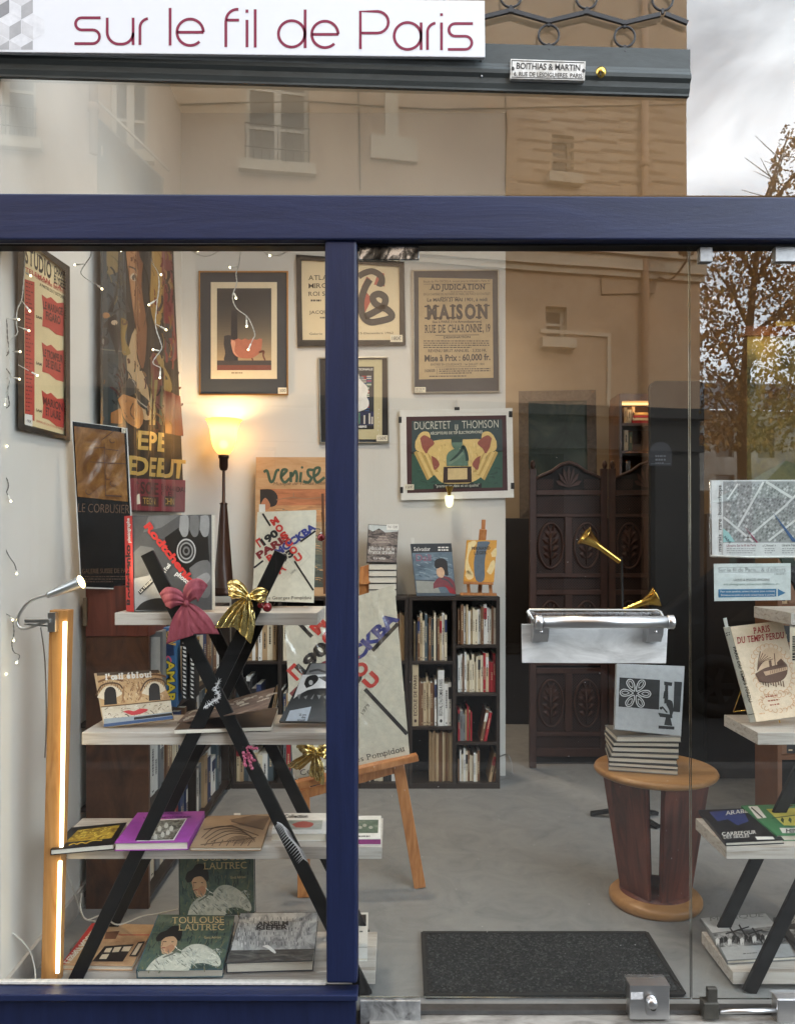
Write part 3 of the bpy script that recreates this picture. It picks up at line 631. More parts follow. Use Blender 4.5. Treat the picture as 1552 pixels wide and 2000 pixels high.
def far_street():
    f = MM(); st = ramp_mat('pale_stone', [(.3, (112, 108, 102)), (.5, (140, 136, 130)), (.7, (176, 172, 164))], .8, .9, 0, 6)
    t = thing('pale_building', 'pale stone apartment block far off, mirrored at the right edge', 'building', tuple(PR(1470, 1059, 46)))
    a, b = P(1367, 820, 46), P(1900, 800, 46); H = []
    fn = lambda u, z, d: V((a.x + u, 46 + u * .1 - d, z)); W = b.x - a.x
    for i in range(int(W / 2.6)):
        for j in range(3): H.append((1 + i * 2.6, 2.1 + i * 2.6, .8 + j * 3.0, 2.7 + j * 3.0))
    holes_wall(f, fn, 0, W, -.4, 9.6, H, st, st, .3); f.build('wall', t)
    f = MM(); f.poly([fn(0, -.3, -.3), fn(W, -.3, -.3), fn(W, 9.5, -.3), fn(0, 9.5, -.3)], WGL); f.build('window', t)
    f = MM(); f.poly([fn(-.2, 9.6, .3), fn(W, 9.6, .3), fn(W, 11.6, -1.5), fn(0, 11.6, -1.5)], mat('zinc_roof', (108, 114, 122), .5, var=.1)); f.build('roof', t)
    k = MM(); g = mat('kiosk_green', (48, 78, 52), .5, var=.15); c = P(1512, 1059, 19)
    k.box(c.x - .9, c.x + 1.5, 18.2, 19.8, -.23, 2.7, g); t = thing('street_kiosk', 'green street kiosk with pitched roof, mirrored at the right', 'kiosk', (c.x, -19, -.23)); k.build('body', t)
    k = MM(); z = 2.7; q = [V((c.x - 1.3, 17.7, z)), V((c.x + 1.9, 17.7, z)), V((c.x + 1.9, 20.3, z)), V((c.x - 1.3, 20.3, z))]; ap = V((c.x + .3, 19, z + 1.1))
    for i in range(4): k.poly([q[i], q[(i + 1) % 4], ap], g)
    k.poly(q, g); k.build('roof', t)
    w = MM(); p, q = P(1368, 1059, 24), P(1476, 1059, 24); w.box(p.x, q.x, 24, 24.3, -.3, 3.3, mat('ochre_wall', (92, 68, 44), .9, var=.15, vscale=2))
    tag(w.build('garden_wall'), 'low ochre garden wall behind the mirrored tree', 'wall')
    c = MM(); body = mat('car_paint', (26, 28, 32), .25, coat=.6); x0 = P(1190, 1059, 6.3).x
    t = thing('parked_car', 'dark parked car faintly mirrored in the door glass', 'car', (x0 + 2, -6.3, -.23))
    pr = [(0, .25), (.1, .75), (.9, .95), (1.5, 1.42), (3.0, 1.45), (3.7, 1.0), (4.2, .9), (4.3, .3)]
    A = [V((x0 + x, 5.5, z - .23)) for x, z in pr]; B = [V((x0 + x, 7.1, z - .23)) for x, z in pr]; n = len(A)
    c.add(A + B, [tuple(range(n)), tuple(range(2 * n - 1, n - 1, -1))] + [(i, (i + 1) % n, n + (i + 1) % n, n + i) for i in range(n)], body); c.build('body', t, .05)
    for dx in (.85, 3.45):
        tr = mat('tyre_rubber', (20, 20, 20), .8); c = MM(); ctr = V((x0 + dx, 5.46, .09)); c.tube([ctr + V((.26 * math.cos(a), 0, .26 * math.sin(a))) for a in [2 * PI * k / 32 for k in range(33)]], .07, tr, 8, False); w = c.build('wheel', t)
        c = MM(); al = mat('alloy', (44, 45, 46), .5, .3)
        for k in range(5): a = 2 * PI * k / 5; c.bar(ctr, ctr + V((.2 * math.cos(a), 0, .2 * math.sin(a))), .06, .02, al, (-math.sin(a), 0, math.cos(a)))
        c.tube([ctr + V((.2 * math.cos(a), 0, .2 * math.sin(a))) for a in [2 * PI * k / 32 for k in range(33)]], .015, al, 6, False); c.build('rim', w)
    c = MM(); c.poly([V((x0 + .98, 5.49, .74)), V((x0 + 3.6, 5.49, .78)), V((x0 + 2.98, 5.49, 1.18)), V((x0 + 1.54, 5.49, 1.16))], WGL); c.build('side_window', t)
    # the tree
    rnd = random.Random(5); t = thing('street_tree', 'thinly leaved autumn tree with brown leaves, mirrored at the right', 'tree', tuple(PR(1452, 1140, 12.5)))
    Yv = 12.5; bk = mat('tree_bark', (74, 62, 50), .9, var=.25, vscale=8, bump=.4); tr = MM(); tips = []
    tr.tube([P(1456, 1262, Yv), P(1452, 1000, Yv), P(1450, 860, Yv), P(1455, 720, Yv), P(1470, 560, Yv), P(1490, 400, Yv), P(1540, 260, Yv)], [.17, .14, .12, .09, .06, .035, .012], bk, 9)
    for (x, y, x2, y2, dy) in ((1450, 850, 1375, 760, -1), (1450, 850, 1550, 740, .8), (1452, 760, 1385, 640, .7), (1456, 720, 1570, 560, -.8), (1462, 640, 1390, 520, -.6), (1470, 560, 1590, 380, .8), (1480, 480, 1530, 300, -1), (1452, 800, 1380, 720, 1), (1450, 870, 1600, 800, -1), (1475, 540, 1410, 470, .9), (1490, 420, 1640, 250, .5), (1460, 660, 1660, 520, 1.2)):
        a, b = P(x, y, Yv), P(x2, y2, Yv + dy); md = a.lerp(b, .5) + V((0, 0, .12)); tr.tube([a, md, b], [.05, .03, .01], bk, 6); tips += [md, b]
        for k in range(9):
            s0 = a.lerp(b, rnd.uniform(.25, 1)); e = s0 + V((rnd.uniform(-.7, .7), rnd.uniform(-.6, .6), rnd.uniform(-.3, .6))); tr.tube([s0, e], [.012, .004], bk, 4, False); tips.append(e)
    tr.build('trunk', t)
    lf = MM(); lm = [mat('leaf_brown', (176, 126, 58), .6, var=.2), mat('leaf_olive', (150, 122, 58), .6, var=.2), mat('leaf_dark', (112, 78, 40), .6, var=.2)]
    def leaf(c, r):
        q = Matrix.Rotation(rnd.uniform(0, 6.28), 3, 'Z') @ Matrix.Rotation(rnd.uniform(0, 3.1), 3, 'X')
        pts = [V((0, -1, 0)), V((.7, -.25, .1)), V((.45, .3, 0)), V((0, 1, -.1)), V((-.45, .3, 0)), V((-.7, -.25, .1))]
        lf.poly([c + q @ (p * r) for p in pts], rnd.choice(lm))
    N = 0
    while N < 14500:
        px = rnd.uniform(1366, 1760); py = rnd.uniform(240, 880)
        lo = 1500 + max(0, (330 - py)) * .3 if py < 400 else (1500 - (py - 400) * 1.7 if py < 478 else 1366)
        if px < lo: continue
        d = .35 if py < 470 else (.8 if py < 560 else 1)
        g = math.sin(px * .045 + 2 * math.sin(py * .021)) * math.sin(py * .052 + 1.3 * math.sin(px * .03)) + .25 * math.sin(px * .16) * math.sin(py * .15)
        if rnd.random() > d * (.72 + .4 * g): continue
        leaf(P(px, py, Yv + rnd.gauss(0, .9)), rnd.uniform(.03, .062)); N += 1
    lf.build('crown', t)
    # the house above the shop, which shades the lower street
    b = MB(); s = mat('shop_house_render', (190, 180, 165), .9, var=.1, vscale=1); b.box(-14, 14, .13, 6, 4.56, 8.8, s); b.box(-14, -1.62, .13, 6, -.3, 4.56, s); b.box(3.61, 14, .13, 6, -.3, 4.56, s)
    tag(b.build('shop_building'), 'rendered upper storeys of the house that holds the bookshop', 'building')
far_street()
def ceiling_fill_lamps():  # unseen lamps added at the ceiling as fill light for shop and rear wall
    for i, (x, y, e) in enumerate([(-.3, 1.6, 6.8), (-.3, .5, 1.4), (.15, 3.95, 8)]):
        t = thing('ceiling_fill_lamp', 'round white ceiling lamp ' + ['over the easel', 'behind the shop sign', 'in the rear room'][i], 'ceiling lamp', (x, y, 4.4), 'ceiling lamps')
        m = MB(); m.lathe([(0, 0), (.2, 0), (.2, -.05), (.17, -.06)], (x, y, 4.398), (0, 0, 1), WHT); m.build('housing', t)
        m = MB(); m.lathe([(.17, -.06), (.15, -.09), (0, -.1)], (x, y, 4.398), (0, 0, 1), glow('fill_lamp_opal', (255, 236, 205), 3)); m.build('diffuser', t)
        d = bpy.data.lights.new('lamp_light', 'SPOT'); d.shadow_soft_size = .15; d.spot_size = R(112 if i < 2 else 150); d.spot_blend = 1; d.energy = e * 15; d.color = (1, .82, .61) if i < 2 else (1, .82, .64)
        o = bpy.data.objects.new('lamp_light', d); COL.objects.link(o); o.parent = t; o.location = (0, 0, -.11)
ceiling_fill_lamps()
# ================================================================ display stands (black X legs, whitewashed oak shelves)
ZS = (1.306, .892, .497, .064)
def stand():
    t = thing('display_stand', 'X legged display stand with whitewashed shelves in the left window, bows on it', 'display stand', (-.627, .15, 0), 'X legged display stands')
    cx = -.627
    for w, z in zip((.70, .928, 1.145, 1.10), ZS):
        m = MB(); m.box(cx - w / 2, cx + w / 2, .15, .435, z - .043, z, OAK); m.build('shelf', t, .002)
    for y in (.128, .448):
        for a, b in (((-.855, 1.513), (-.107, 0)), ((-.40, 1.513), (-1.128, 0))):
            m = MB(); yy = y + (.009 if a[0] > -.5 else -.009) * (1 if y < .3 else -1); m.bar((a[0], yy, a[1]), (b[0], yy, b[1]), .046, .016, BLACK, (1, 0, 0)); m.build('leg', t, .002)
    return t
st1 = stand()
st2 = copy_tree(st1, (2.335, 0, 0)); st2['label'] = 'X legged display stand with whitewashed shelves behind the sidelight at the right edge'

# ================================================================ bookcases and their books
ORD = ['first', 'second', 'third', 'fourth', 'fifth', 'sixth', 'seventh', 'eighth', 'ninth', 'tenth', 'eleventh', 'twelfth', 'thirteenth', 'fourteenth', 'fifteenth', 'sixteenth', 'seventeenth', 'eighteenth', 'nineteenth', 'twentieth', 'next to last', 'last']
SPC = {'cream': (222, 210, 184), 'white': (228, 226, 220), 'tan': (176, 148, 112), 'brown': (120, 86, 60), 'red': (168, 36, 44), 'black': (38, 37, 38), 'grey': (120, 122, 124),
       'navy': (44, 56, 96), 'beige': (204, 184, 150), 'slate': (78, 92, 100), 'green': (76, 96, 72), 'ochre': (190, 150, 84)}
SPM = {k: mat('spine_' + k, v, .55, var=.08, vscale=14) for k, v in SPC.items()}
RND = random.Random(11)
def spine_book(name, o, ux, uy, th, h, dp, col, label, group, lean=0, bands=True):
    """a book on a shelf: o = lower corner of its spine, ux = direction along the shelf, uy = direction into the shelf"""
    m = MB(); up = V((0, 0, 1))
    if lean: q = Matrix.Rotation(R(lean), 4, ux.cross(V((0, 0, 1)))); up = q @ up; ux = q @ ux
    a = [o, o + ux * th, o + ux * th + up * h, o + up * h]; b = [p + uy * dp for p in a]
    cm = SPM[col]; bk = 'black' if col in ('cream', 'white', 'tan', 'beige', 'ochre', 'grey') else 'beige'
    m.hexa(a, b, cm, [cm, cm, PAGES, cm, PAGES if th > .014 else cm, cm])
    if bands and th > .012:
        n = -uy * .0006; e = .18; r = random.Random(hash((round(o.x, 3), round(o.z, 3))) % 9999)
        def bd(z0, z1, mt, e=e, k=1): m.poly([o + ux * th * e + up * h * z0 + n * k, o + ux * th * (1 - e) + up * h * z0 + n * k, o + ux * th * (1 - e) + up * h * z1 + n * k, o + ux * th * e + up * h * z1 + n * k], mt)
        s = r.random()
        if s < .25: bd(.62, .9, SPM[r.choice(['red', 'navy', 'black', 'white'])], 0, 1)
        z = r.uniform(.3, .45); end = r.uniform(.65, .85)
        while z < end: w = r.uniform(.012, .045); bd(z, min(z + w, end), SPM[bk], .34, 2); z += w + .012
        if r.random() < .5: bd(.05, .075, SPM[bk], .3, 2)
    ob = m.build(name); tag(ob, label, 'book', group); return ob
def shelf_row(case, rowname, o, ux, uy, length, hmax, pal, group, hmin=.6, th=(.012, .035), depth=.19, seed=1, gap_end=0, lean_end=False):
    r = random.Random(seed); t = 0; i = 0; end = length - gap_end
    while True:
        w = r.uniform(*th) * .84
        if t + w > end or i > 40: break
        col = r.choice(pal); h = hmax * r.uniform(hmin, .96)
        lab = '%s %s book, %s on %s, %s' % ('thick' if w > th[0] + .6 * (th[1] - th[0]) else 'slim', col, ORD[min(i, 21)] if i < 20 else ORD[20 if i % 2 else 21], rowname, case)
        spine_book('shelved_book', o + ux * t + uy * r.uniform(0, .02), ux, uy, w, h, depth, col, lab, group, lean=(0 if not lean_end else 0))
        t += w + .0008; i += 1
    if lean_end and gap_end > .05:
        for k in range(2):
            col = r.choice(pal); h = hmax * r.uniform(.7, .85)
            spine_book('shelved_book', o + ux * (t + .05 + k * .024), ux, uy, .018, h, depth, col, 'leaning %s book ending %s of %s, %s one' % (col, rowname, case, ('nearer', 'farther')[k]), group, lean=(-11 if k == 0 else -11))
def px_case(cols, name, label, x0, x1, ytop, ybot, Y=2.40, dp=.27):
    """bookcase against the back wall; cols = [(left px, right px, [shelf top px ...])]"""
    t = thing(name, label, 'bookcase', P((x0 + x1) / 2, ybot, Y), 'dark bookcases on the back wall')
    a, b = P(x0, ytop, Y), P(x1, ybot, Y); th = .022
    m = MB(); m.box(a.x, b.x, Y, Y + dp, a.z - th, a.z, CASE); m.build('top', t, .001)
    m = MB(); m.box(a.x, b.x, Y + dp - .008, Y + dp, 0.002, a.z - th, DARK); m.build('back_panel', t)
    m = MB(); m.box(a.x, b.x, Y, Y + dp - .008, 0.0, .035, CASE); m.build('plinth', t, .001)
    xs = sorted(set([x0, x1] + [c[0] for c in cols[1:]]))
    for i, x in enumerate(xs):
        c = P(x, 1200, Y).x; l = c - (0 if i == 0 else th if i == len(xs) - 1 else th / 2)
        m = MB(); m.box(l, l + th, Y + .001, Y + dp - .008, .035, a.z - th, CASE); m.build('upright', t, .001)
    for c in cols:
        for y in c[2][:-1]:
            z = P(0, y, Y).z; m = MB(); m.box(P(c[0], 0, Y).x + th * .5, P(c[1], 0, Y).x - th * .5, Y + .004, Y + dp - .009, z - .018, z, CASE); m.build('shelf', t, .001)
    return t
UX, UY = V((1, 0, 0)), V((0, 1, 0))
pale = ['cream', 'white', 'beige', 'white', 'cream', 'tan', 'red', 'cream']; mixd = ['white', 'tan', 'cream', 'black', 'brown', 'grey', 'slate', 'red', 'beige', 'black']; dk = ['black', 'brown', 'slate', 'tan', 'grey', 'white', 'navy', 'brown']
px_case([(800, 887, [1292, 1420, 1536]), (887, 975, [1260, 1354, 1450, 1536])], 'bookcase', 'black brown two column bookcase at the end of the back wall', 798, 976, 1166, 1542)
px_case([(640, 717, [1292, 1420, 1536]), (717, 799, [1292, 1420, 1536])], 'bookcase', 'black brown bookcase half hidden behind the easel poster', 640, 797, 1166, 1542)
px_case([(452, 546, [1292, 1420, 1536]), (546, 639, [1292, 1420, 1536])], 'bookcase', 'black brown bookcase behind the left display stand, under the lamp', 452, 639, 1166, 1542)
def row(case, rn, x0, x1, yb, hpx, pal, seed, **k):
    Y = 2.43; o = P(x0, 0, Y); o.z = P(0, yb, 2.40).z + .001; ks = SC * (1 + Y / DC)
    shelf_row(case, rn, o, UX, UY, (x1 - x0) * ks, hpx * ks, pal, 'books in the dark bookcases', seed=seed, **k)
cE = 'the bookcase by the wall end'
row(cE, 'upper left shelf', 808, 874, 1292, 100, mixd, 3, hmin=.72, th=(.009, .02)); row(cE, 'lower left shelf', 838, 884, 1536, 110, ['tan', 'beige', 'brown'], 4, hmin=.9, th=(.006, .012))
row(cE, 'top right shelf', 894, 970, 1260, 82, ['cream', 'white', 'white', 'beige', 'cream', 'brown'], 5, hmin=.78, th=(.013, .024)); row(cE, 'second right shelf', 894, 970, 1354, 82, ['red', 'white', 'tan', 'beige', 'cream', 'brown', 'cream'], 26, hmin=.7, th=(.01, .022))
row(cE, 'third right shelf', 894, 960, 1450, 80, ['grey', 'red', 'brown', 'white', 'tan'], 7, th=(.01, .024), gap_end=.12, lean_end=True); row(cE, 'bottom right shelf', 894, 970, 1536, 76, ['cream', 'white', 'tan', 'brown'], 8, th=(.011, .02), gap_end=.1, lean_end=True)
cM = 'the bookcase behind the easel'
row(cM, 'upper shelf', 775, 797, 1292, 98, ['tan', 'brown', 'beige'], 9, hmin=.9, th=(.006, .012)); row(cM, 'middle shelf', 770, 797, 1420, 90, mixd, 10); row(cM, 'bottom shelf', 700, 797, 1536, 90, ['black', 'white', 'black', 'slate', 'cream', 'brown'], 11, th=(.02, .04))
cL = 'the bookcase behind the left stand'
row(cL, 'upper left shelf', 468, 540, 1292, 92, ['cream', 'tan', 'beige', 'white'], 12, hmin=.8, th=(.018, .04)); row(cL, 'middle left shelf', 462, 540, 1420, 100, ['white', 'slate', 'black', 'tan', 'navy'], 13, gap_end=.1, lean_end=True); row(cL, 'bottom left shelf', 462, 540, 1536, 95, mixd, 14, th=(.02, .045))
row(cL, 'upper right shelf', 553, 636, 1292, 108, ['cream', 'tan', 'beige', 'white', 'brown'], 15, hmin=.85); row(cL, 'middle right shelf', 553, 636, 1420, 90, ['white', 'black', 'tan', 'slate'], 16, gap_end=.09, lean_end=True); row(cL, 'bottom right shelf', 553, 636, 1536, 95, ['black', 'white', 'grey', 'slate', 'red'], 17)
Ysp = 2.425
def lettered(px0, px1, yb, yt, col, text, tcol, label, h):
    z = P(0, yb, 2.40).z + .001; k = SC * (1 + Ysp / DC); o = P(px0, 0, Ysp); o.z = z; th = (px1 - px0) * k
    ob = spine_book('shelved_book', o, UX, UY, th, (yb - yt) * k, .2, col, label, 'books in the dark bookcases', bands=False)
    pl = Plane(o, o + UX, o + V((0, 0, 1))); m = MB(); c = (px0 + px1) / 2 + h * .45
    m.tx(pl, text, (c, yb - 22), (c, yb - 22 - (yb - yt) * .66), h, tcol, 2, .012); m.pe(pl, (px0 + px1) / 2, yb - 12, 2.5, 3.5, tcol, 2, n=8); m.build('spine_lettering', ob)
lettered(805, 817, 1420, 1300, 'beige', 'ECOLE DE PARIS', ink(60, 30, 28), 'tall beige book lettered Ecole de Paris on its spine', 6)
lettered(855, 867, 1420, 1312, 'white', "FESTIVAL D'AUTOMNE A PARIS", BLK, "white book lettered Festival d'Automne a Paris on its spine", 7)
row(cE, 'middle left shelf, near part', 818, 854, 1420, 100, ['cream', 'beige', 'grey', 'brown', 'white'], 18, hmin=.8, th=(.012, .022)); row(cE, 'middle left shelf, far part', 868, 885, 1420, 95, ['black', 'slate', 'white'], 19, hmin=.85)

def wall_case():                            # bookcase along the left wall, its veneered end panel faces the street
    t = thing('bookcase', 'brown veneered bookcase along the left wall, plain end panel facing the window', 'bookcase', (-1.19, 1.5, 0)); X = -1.05; Y0, Y1 = .76, 2.38
    m = MB(); m.box(-1.315, X, Y0, Y0 + .022, 0, 1.15, WALNUT); m.build('end_panel', t, .001)
    m = MB(); m.box(-1.315, X, Y0 - .004, Y0 + .26, 1.152, 1.365, MAHOG); c = P(167, 1195, Y0 - .01); m.box(c.x - .008, c.x + .008, Y0 - .018, Y0 - .004, c.z - .06, c.z + .06, mat('old_handle', (120, 104, 84), .5, .4)); m.build('top_drawer', t, .002)
    m = MB(); m.box(-1.36, X, Y0 + .27, Y1, 1.152, 1.172, CASE); m.build('top', t)
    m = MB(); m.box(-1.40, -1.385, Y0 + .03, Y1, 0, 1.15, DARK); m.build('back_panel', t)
    for z in (.78, .42, .06):
        m = MB(); m.box(-1.37, X, Y0 + .023, Y1, z - .02, z, CASE); m.build('shelf', t)
    for y in (1.55, Y1):
        m = MB(); m.box(-1.37, X - .002, y, y + .022, 0, 1.15, CASE); m.build('upright', t)
    for z, nm, sd in ((.781, 'top shelf', 31), (.421, 'middle shelf', 32), (.061, 'bottom shelf', 33)):
        for y, ln, sec, q in ((1.20 if z > .7 else .80, .35 if z > .7 else .74, 'near bay', 0), (1.58, .78, 'far bay', 5)):
            shelf_row('the left wall bookcase', nm + ', ' + sec, V((X - .03, y, z)), V((0, 1, 0)), V((-1, 0, 0)), ln, .31, dk + ['white', 'cream', 'ochre'], 'books in the left wall bookcase', seed=sd + q, th=(.036, .075) if q == 0 else (.06, .11), hmin=.7, depth=.2)
wall_case()
def amar():
    for (x0, x1, y0, y1, Y, col, lab) in ((290, 318, 1234, 1372, .86, 'grey', 'grey slipcase standing by the veneered end panel'),):
        a = P(x0, y1, Y); b = P(x1, y1, Y); k = SC * (1 + Y / DC); m = MB(); A = [P(x0, y1, Y), P(x1, y1, Y), P(x1, y0, Y), P(x0, y0, Y)]
        m.hex8(A, [p + V((-.03, .2, 0)) for p in A], SPM[col]); pl = Plane(A[0], A[1], A[3]); m.pr(pl, x0 + 5, y0 + 10, x1 - 5, y1 - 30, ink(196, 194, 186), 1); tag(m.build('slipcase'), lab, 'book')
    Y = .97; m = MB(); q = [(321, 1378), (345, 1381), (341, 1228), (317, 1226)]; A = [P(x, y, Y) for x, y in q]; bl = ink(58, 104, 150); m.hex8(A, [p + V((-.02, .16, 0)) for p in A], bl)
    pl = Plane(A[0], A[1], A[3]); m.pp(pl, [(319, 1232), (338, 1233), (340, 1280), (322, 1282)], ink(40, 54, 88), 1)
    for k in range(9): a = R(200 + k * 20); m.pp(pl, [(330, 1258), (330 + 14 * math.cos(a), 1256 + 24 * math.sin(a)), (330 + 14 * math.cos(a + .2), 1256 + 24 * math.sin(a + .2))], ink(222, 178, 92), 2)
    m.ps(pl, spline([(322, 1292), (328, 1282), (334, 1290), (330, 1300)]), 3, ink(226, 92, 120), 2)
    m.tx(pl, 'AMAR', (325, 1288), (327, 1374), 14, BLK, 3, .06, up=(16, -1)); m.tx(pl, 'AMAR', (326, 1290), (328, 1373), 12, ink(240, 206, 60), 4, .03, up=(14, -1))
    tag(m.build('poster_book'), 'blue yellow book with AMAR running down its spine', 'book')
    for k, x in enumerate((355, 370)):
        m = MB(); A = [P(x, 1366, 1.02), P(x + 11, 1367, 1.02), P(x + 11, 1258, 1.02), P(x, 1257, 1.02)]; m.hex8(A, [p + V((-.02, .16, 0)) for p in A], BLK); pl = Plane(A[0], A[1], A[3])
        for j in range(13): y = 1262 + j * 8; m.pp(pl, [(x + 2, y), (x + 6 + RND.uniform(0, 4), y + 2), (x + 9, y + 6), (x + 4, y + 5)], WHT, 1)
        tag(m.build('patterned_book'), 'black book with white zigzag spine, %s of the pair beside AMAR' % ('nearer', 'farther')[k], 'book')
amar()

# ================================================================ wooden post with the light strip, clip lamp
def post():
    t = thing('timber_post', 'honey coloured upright timber with a glowing light strip along its edge', 'post', P(106, 1912, .1))
    m = MB(); A = [P(80, 1922, .09), P(112, 1922, .09), P(133, 1192, .09), P(97, 1192, .09)]; m.hex8(A, [p + V((0, .05, 0)) for p in A], HONEY); m.build('timber', t, .002)
    m = MB(); m.bar(P(127.5, 1214, .084), P(120.5, 1654, .084), .0105, .009, glow('led_strip', (255, 232, 178), 3.2)); m.build('light_strip', t)
    m = MB(); m.bar(P(118, 1682, .084), P(113, 1900, .084), .0105, .009, glow('led_strip', (255, 232, 178), 3.2)); m.build('light_strip', t)
    L = thing('clip_lamp', 'brushed steel gooseneck clip lamp on the timber post, lit', 'lamp', P(105, 1215, .085))
    Y = .075; ar = lambda x, y, d=0: tuple(P(x, y, Y + d))
    m = MB(); m.tube(spline([ar(96, 1211), ar(70, 1222), ar(46, 1228), ar(35, 1220), ar(36, 1205), ar(48, 1185), ar(66, 1170), ar(95, 1161)], 7), .0052, STEEL, 10); m.build('gooseneck', L)
    a, b = P(93, 1163, Y), P(160, 1136, Y - .01); d = (b - a); n = d.length
    m = MB(); m.lathe([(0, 0), (.010, 0), (.012, n * .1), (.022, n * .97), (.0245, n), (.022, n * .99)], a, d, STEEL, 24); m.build('shade', L)
    m = MB(); m.lathe([(.0, n * .985), (.022, n * .985)], a, d, glow('warm_bulb', (255, 226, 150), 9), 20); m.build('bulb', L)
    m = MB(); c = P(104, 1216, .08); m.box(c.x - .012, c.x + .014, .065, .155, c.z - .03, c.z + .035, STEEL); m.bar(P(52, 1212, .07), P(100, 1212, .07), .012, .03, STEEL, (0, 0, 1)); m.bar(P(52, 1218, .085), P(98, 1222, .085), .006, .03, STEEL, (0, 0, 1)); m.build('clamp', L, .001)
    m = MB(); m.tube(spline([tuple(P(80, 1225, .12)), tuple(P(88, 1290, .14)), tuple(P(91, 1400, .14)), tuple(P(88, 1480, .14))]), .0022, mat('grey_cord', (150, 148, 144), .5)); m.build('cord', L)
    l = bpy.data.lights.new('clip_light', 'SPOT'); l.energy = 1.6; l.spot_size = R(100); l.color = (1, .82, .55); l.shadow_soft_size = .02; o = bpy.data.objects.new('clip_light', l); COL.objects.link(o); o.parent = L
    o.matrix_parent_inverse = L.matrix_basis.inverted(); o.location = b + d.normalized() * .012; o.rotation_euler = d.to_track_quat('-Z', 'Y').to_euler()
post()

# ================================================================ torchiere lamp on the bookcase
def torch():
    Y = 2.50; b = P(437, 1166, Y); k = SC * (1 + Y / DC); h = lambda y: (1166 - y) * k - (1166 - 1166) * k
    b.z = P(0, 1166, 2.4).z + .002; t = thing('uplighter_lamp', 'dark tapering uplighter lamp with lit cream glass shade against the back wall', 'lamp', b)
    BR = mat('dark_bronze', (58, 38, 30), .3, .6, var=.15); zz = lambda y: P(0, y, Y).z - b.z
    m = MB(); m.lathe([(0, 0), (.068, 0), (.07, .02), (.066, .03), (.064, .05)], b, (0, 0, 1), BR, 32)
    m.lathe([(.064, .05), (.022, zz(985))], b, (0, 0, 1), mat('lamp_wood', (62, 40, 30), .35, var=.25, vscale=20, stretch=(1, 1, .2)), 4)
    m.build('base', t)
    m = MB(); m.lathe([(.026, zz(985)), (.026, zz(983)), (.011, zz(981)), (.009, zz(921)), (.0085, zz(920))], b, (0, 0, 1), BR, 16); m.build('stem', t)
    m = MB(); m.lathe([(.0085, zz(920)), (.022, zz(918)), (.028, zz(912)), (.028, zz(896)), (.034, zz(895)), (.034, zz(889)), (0, zz(889))], b, (0, 0, 1), BR, 24); m.build('lamp_holder', t)
    sm = bpy.data.materials.new('shade_glass'); sm.use_nodes = True; n = sm.node_tree; n.nodes.clear(); out = n.nodes.new('ShaderNodeOutputMaterial')
    tl = n.nodes.new('ShaderNodeBsdfTranslucent'); tl.inputs['Color'].default_value = L3((132, 108, 68)); em = n.nodes.new('ShaderNodeEmission'); em.inputs['Color'].default_value = L3((255, 226, 164)); em.inputs['Strength'].default_value = .16
    gl = n.nodes.new('ShaderNodeBsdfTransparent'); gl.inputs['Color'].default_value = (1, .86, .6, 1); mi = n.nodes.new('ShaderNodeMixShader'); mi.inputs['Fac'].default_value = .05; ad = n.nodes.new('ShaderNodeAddShader')
    n.links.new(tl.outputs[0], mi.inputs[1]); n.links.new(gl.outputs[0], mi.inputs[2]); n.links.new(mi.outputs[0], ad.inputs[0]); n.links.new(em.outputs[0], ad.inputs[1]); n.links.new(ad.outputs[0], out.inputs['Surface'])
    m = MB(); pr = [(.03, 889), (.06, 880), (.076, 866), (.083, 850), (.087, 838), (.096, 829), (.113, 822), (.119, 820)]; m.lathe([(r, zz(y)) for r, y in pr], b, (0, 0, 1), sm, 32); o = m.build('shade', t); o.modifiers.new('sub', 'SUBSURF').render_levels = 1
    m = MB(); m.ball(b + V((0, 0, zz(868))), .028, glow('torch_bulb', (255, 232, 170), 8), 14); m.build('bulb', t)
    l = bpy.data.lights.new('lamp_light', 'POINT'); l.energy = 5.2; l.color = (1, .62, .27); l.shadow_soft_size = .05; o = bpy.data.objects.new('lamp_light', l); COL.objects.link(o); o.parent = t; o.location = (0, 0, zz(840))
torch()

# ================================================================ easel with the large poster stands in part 04; round table
TWOOD = ramp_mat('table_wood', [(.3, (150, 104, 58)), (.5, (172, 126, 76)), (.7, (184, 138, 88))], 4, .35, .8, 8, stretch=(.5, 4, 4))
def round_table():
    c = V((1.11, .83, 0)); t = thing('round_table', 'low round table with pale wooden rim top on four red brown tapering boards', 'table', c)
    m = MB(); m.lathe([(0, .585), (.235, .585), (.252, .58), (.258, .568), (.25, .556), (.236, .55), (.0, .548)], c, (0, 0, 1), TWOOD, 48); m.build('table_top', t)
    m = MB(); m.lathe([(.0, .052), (.15, .052), (.157, .045), (.182, .042), (.193, .03), (.193, .012), (.186, 0), (0, 0)], c, (0, 0, 1), TWOOD, 48); m.build('base_ring', t)
    m = MB(); m.lathe([(0, .056), (.15, .056), (.15, .05)], c, (0, 0, 1), MAHOG, 40); m.build('base_plate', t)
    for k in range(4):
        a = R(27 + 90 * k); r = V((math.cos(a), math.sin(a), 0)); q = V((-math.sin(a), math.cos(a), 0)); m = MB()
        w0, w1, r0, r1 = .084, .126, .122, .182
        A = [c + r * r0 - q * w0 + V((0, 0, .057)), c + r * r0 + q * w0 + V((0, 0, .057)), c + r * r1 + q * w1 + V((0, 0, .549)), c + r * r1 - q * w1 + V((0, 0, .549))]
        m.hex8(A, [p - r * .018 for p in A], MAHOG); m.build('leg_board', t, .002)
round_table()

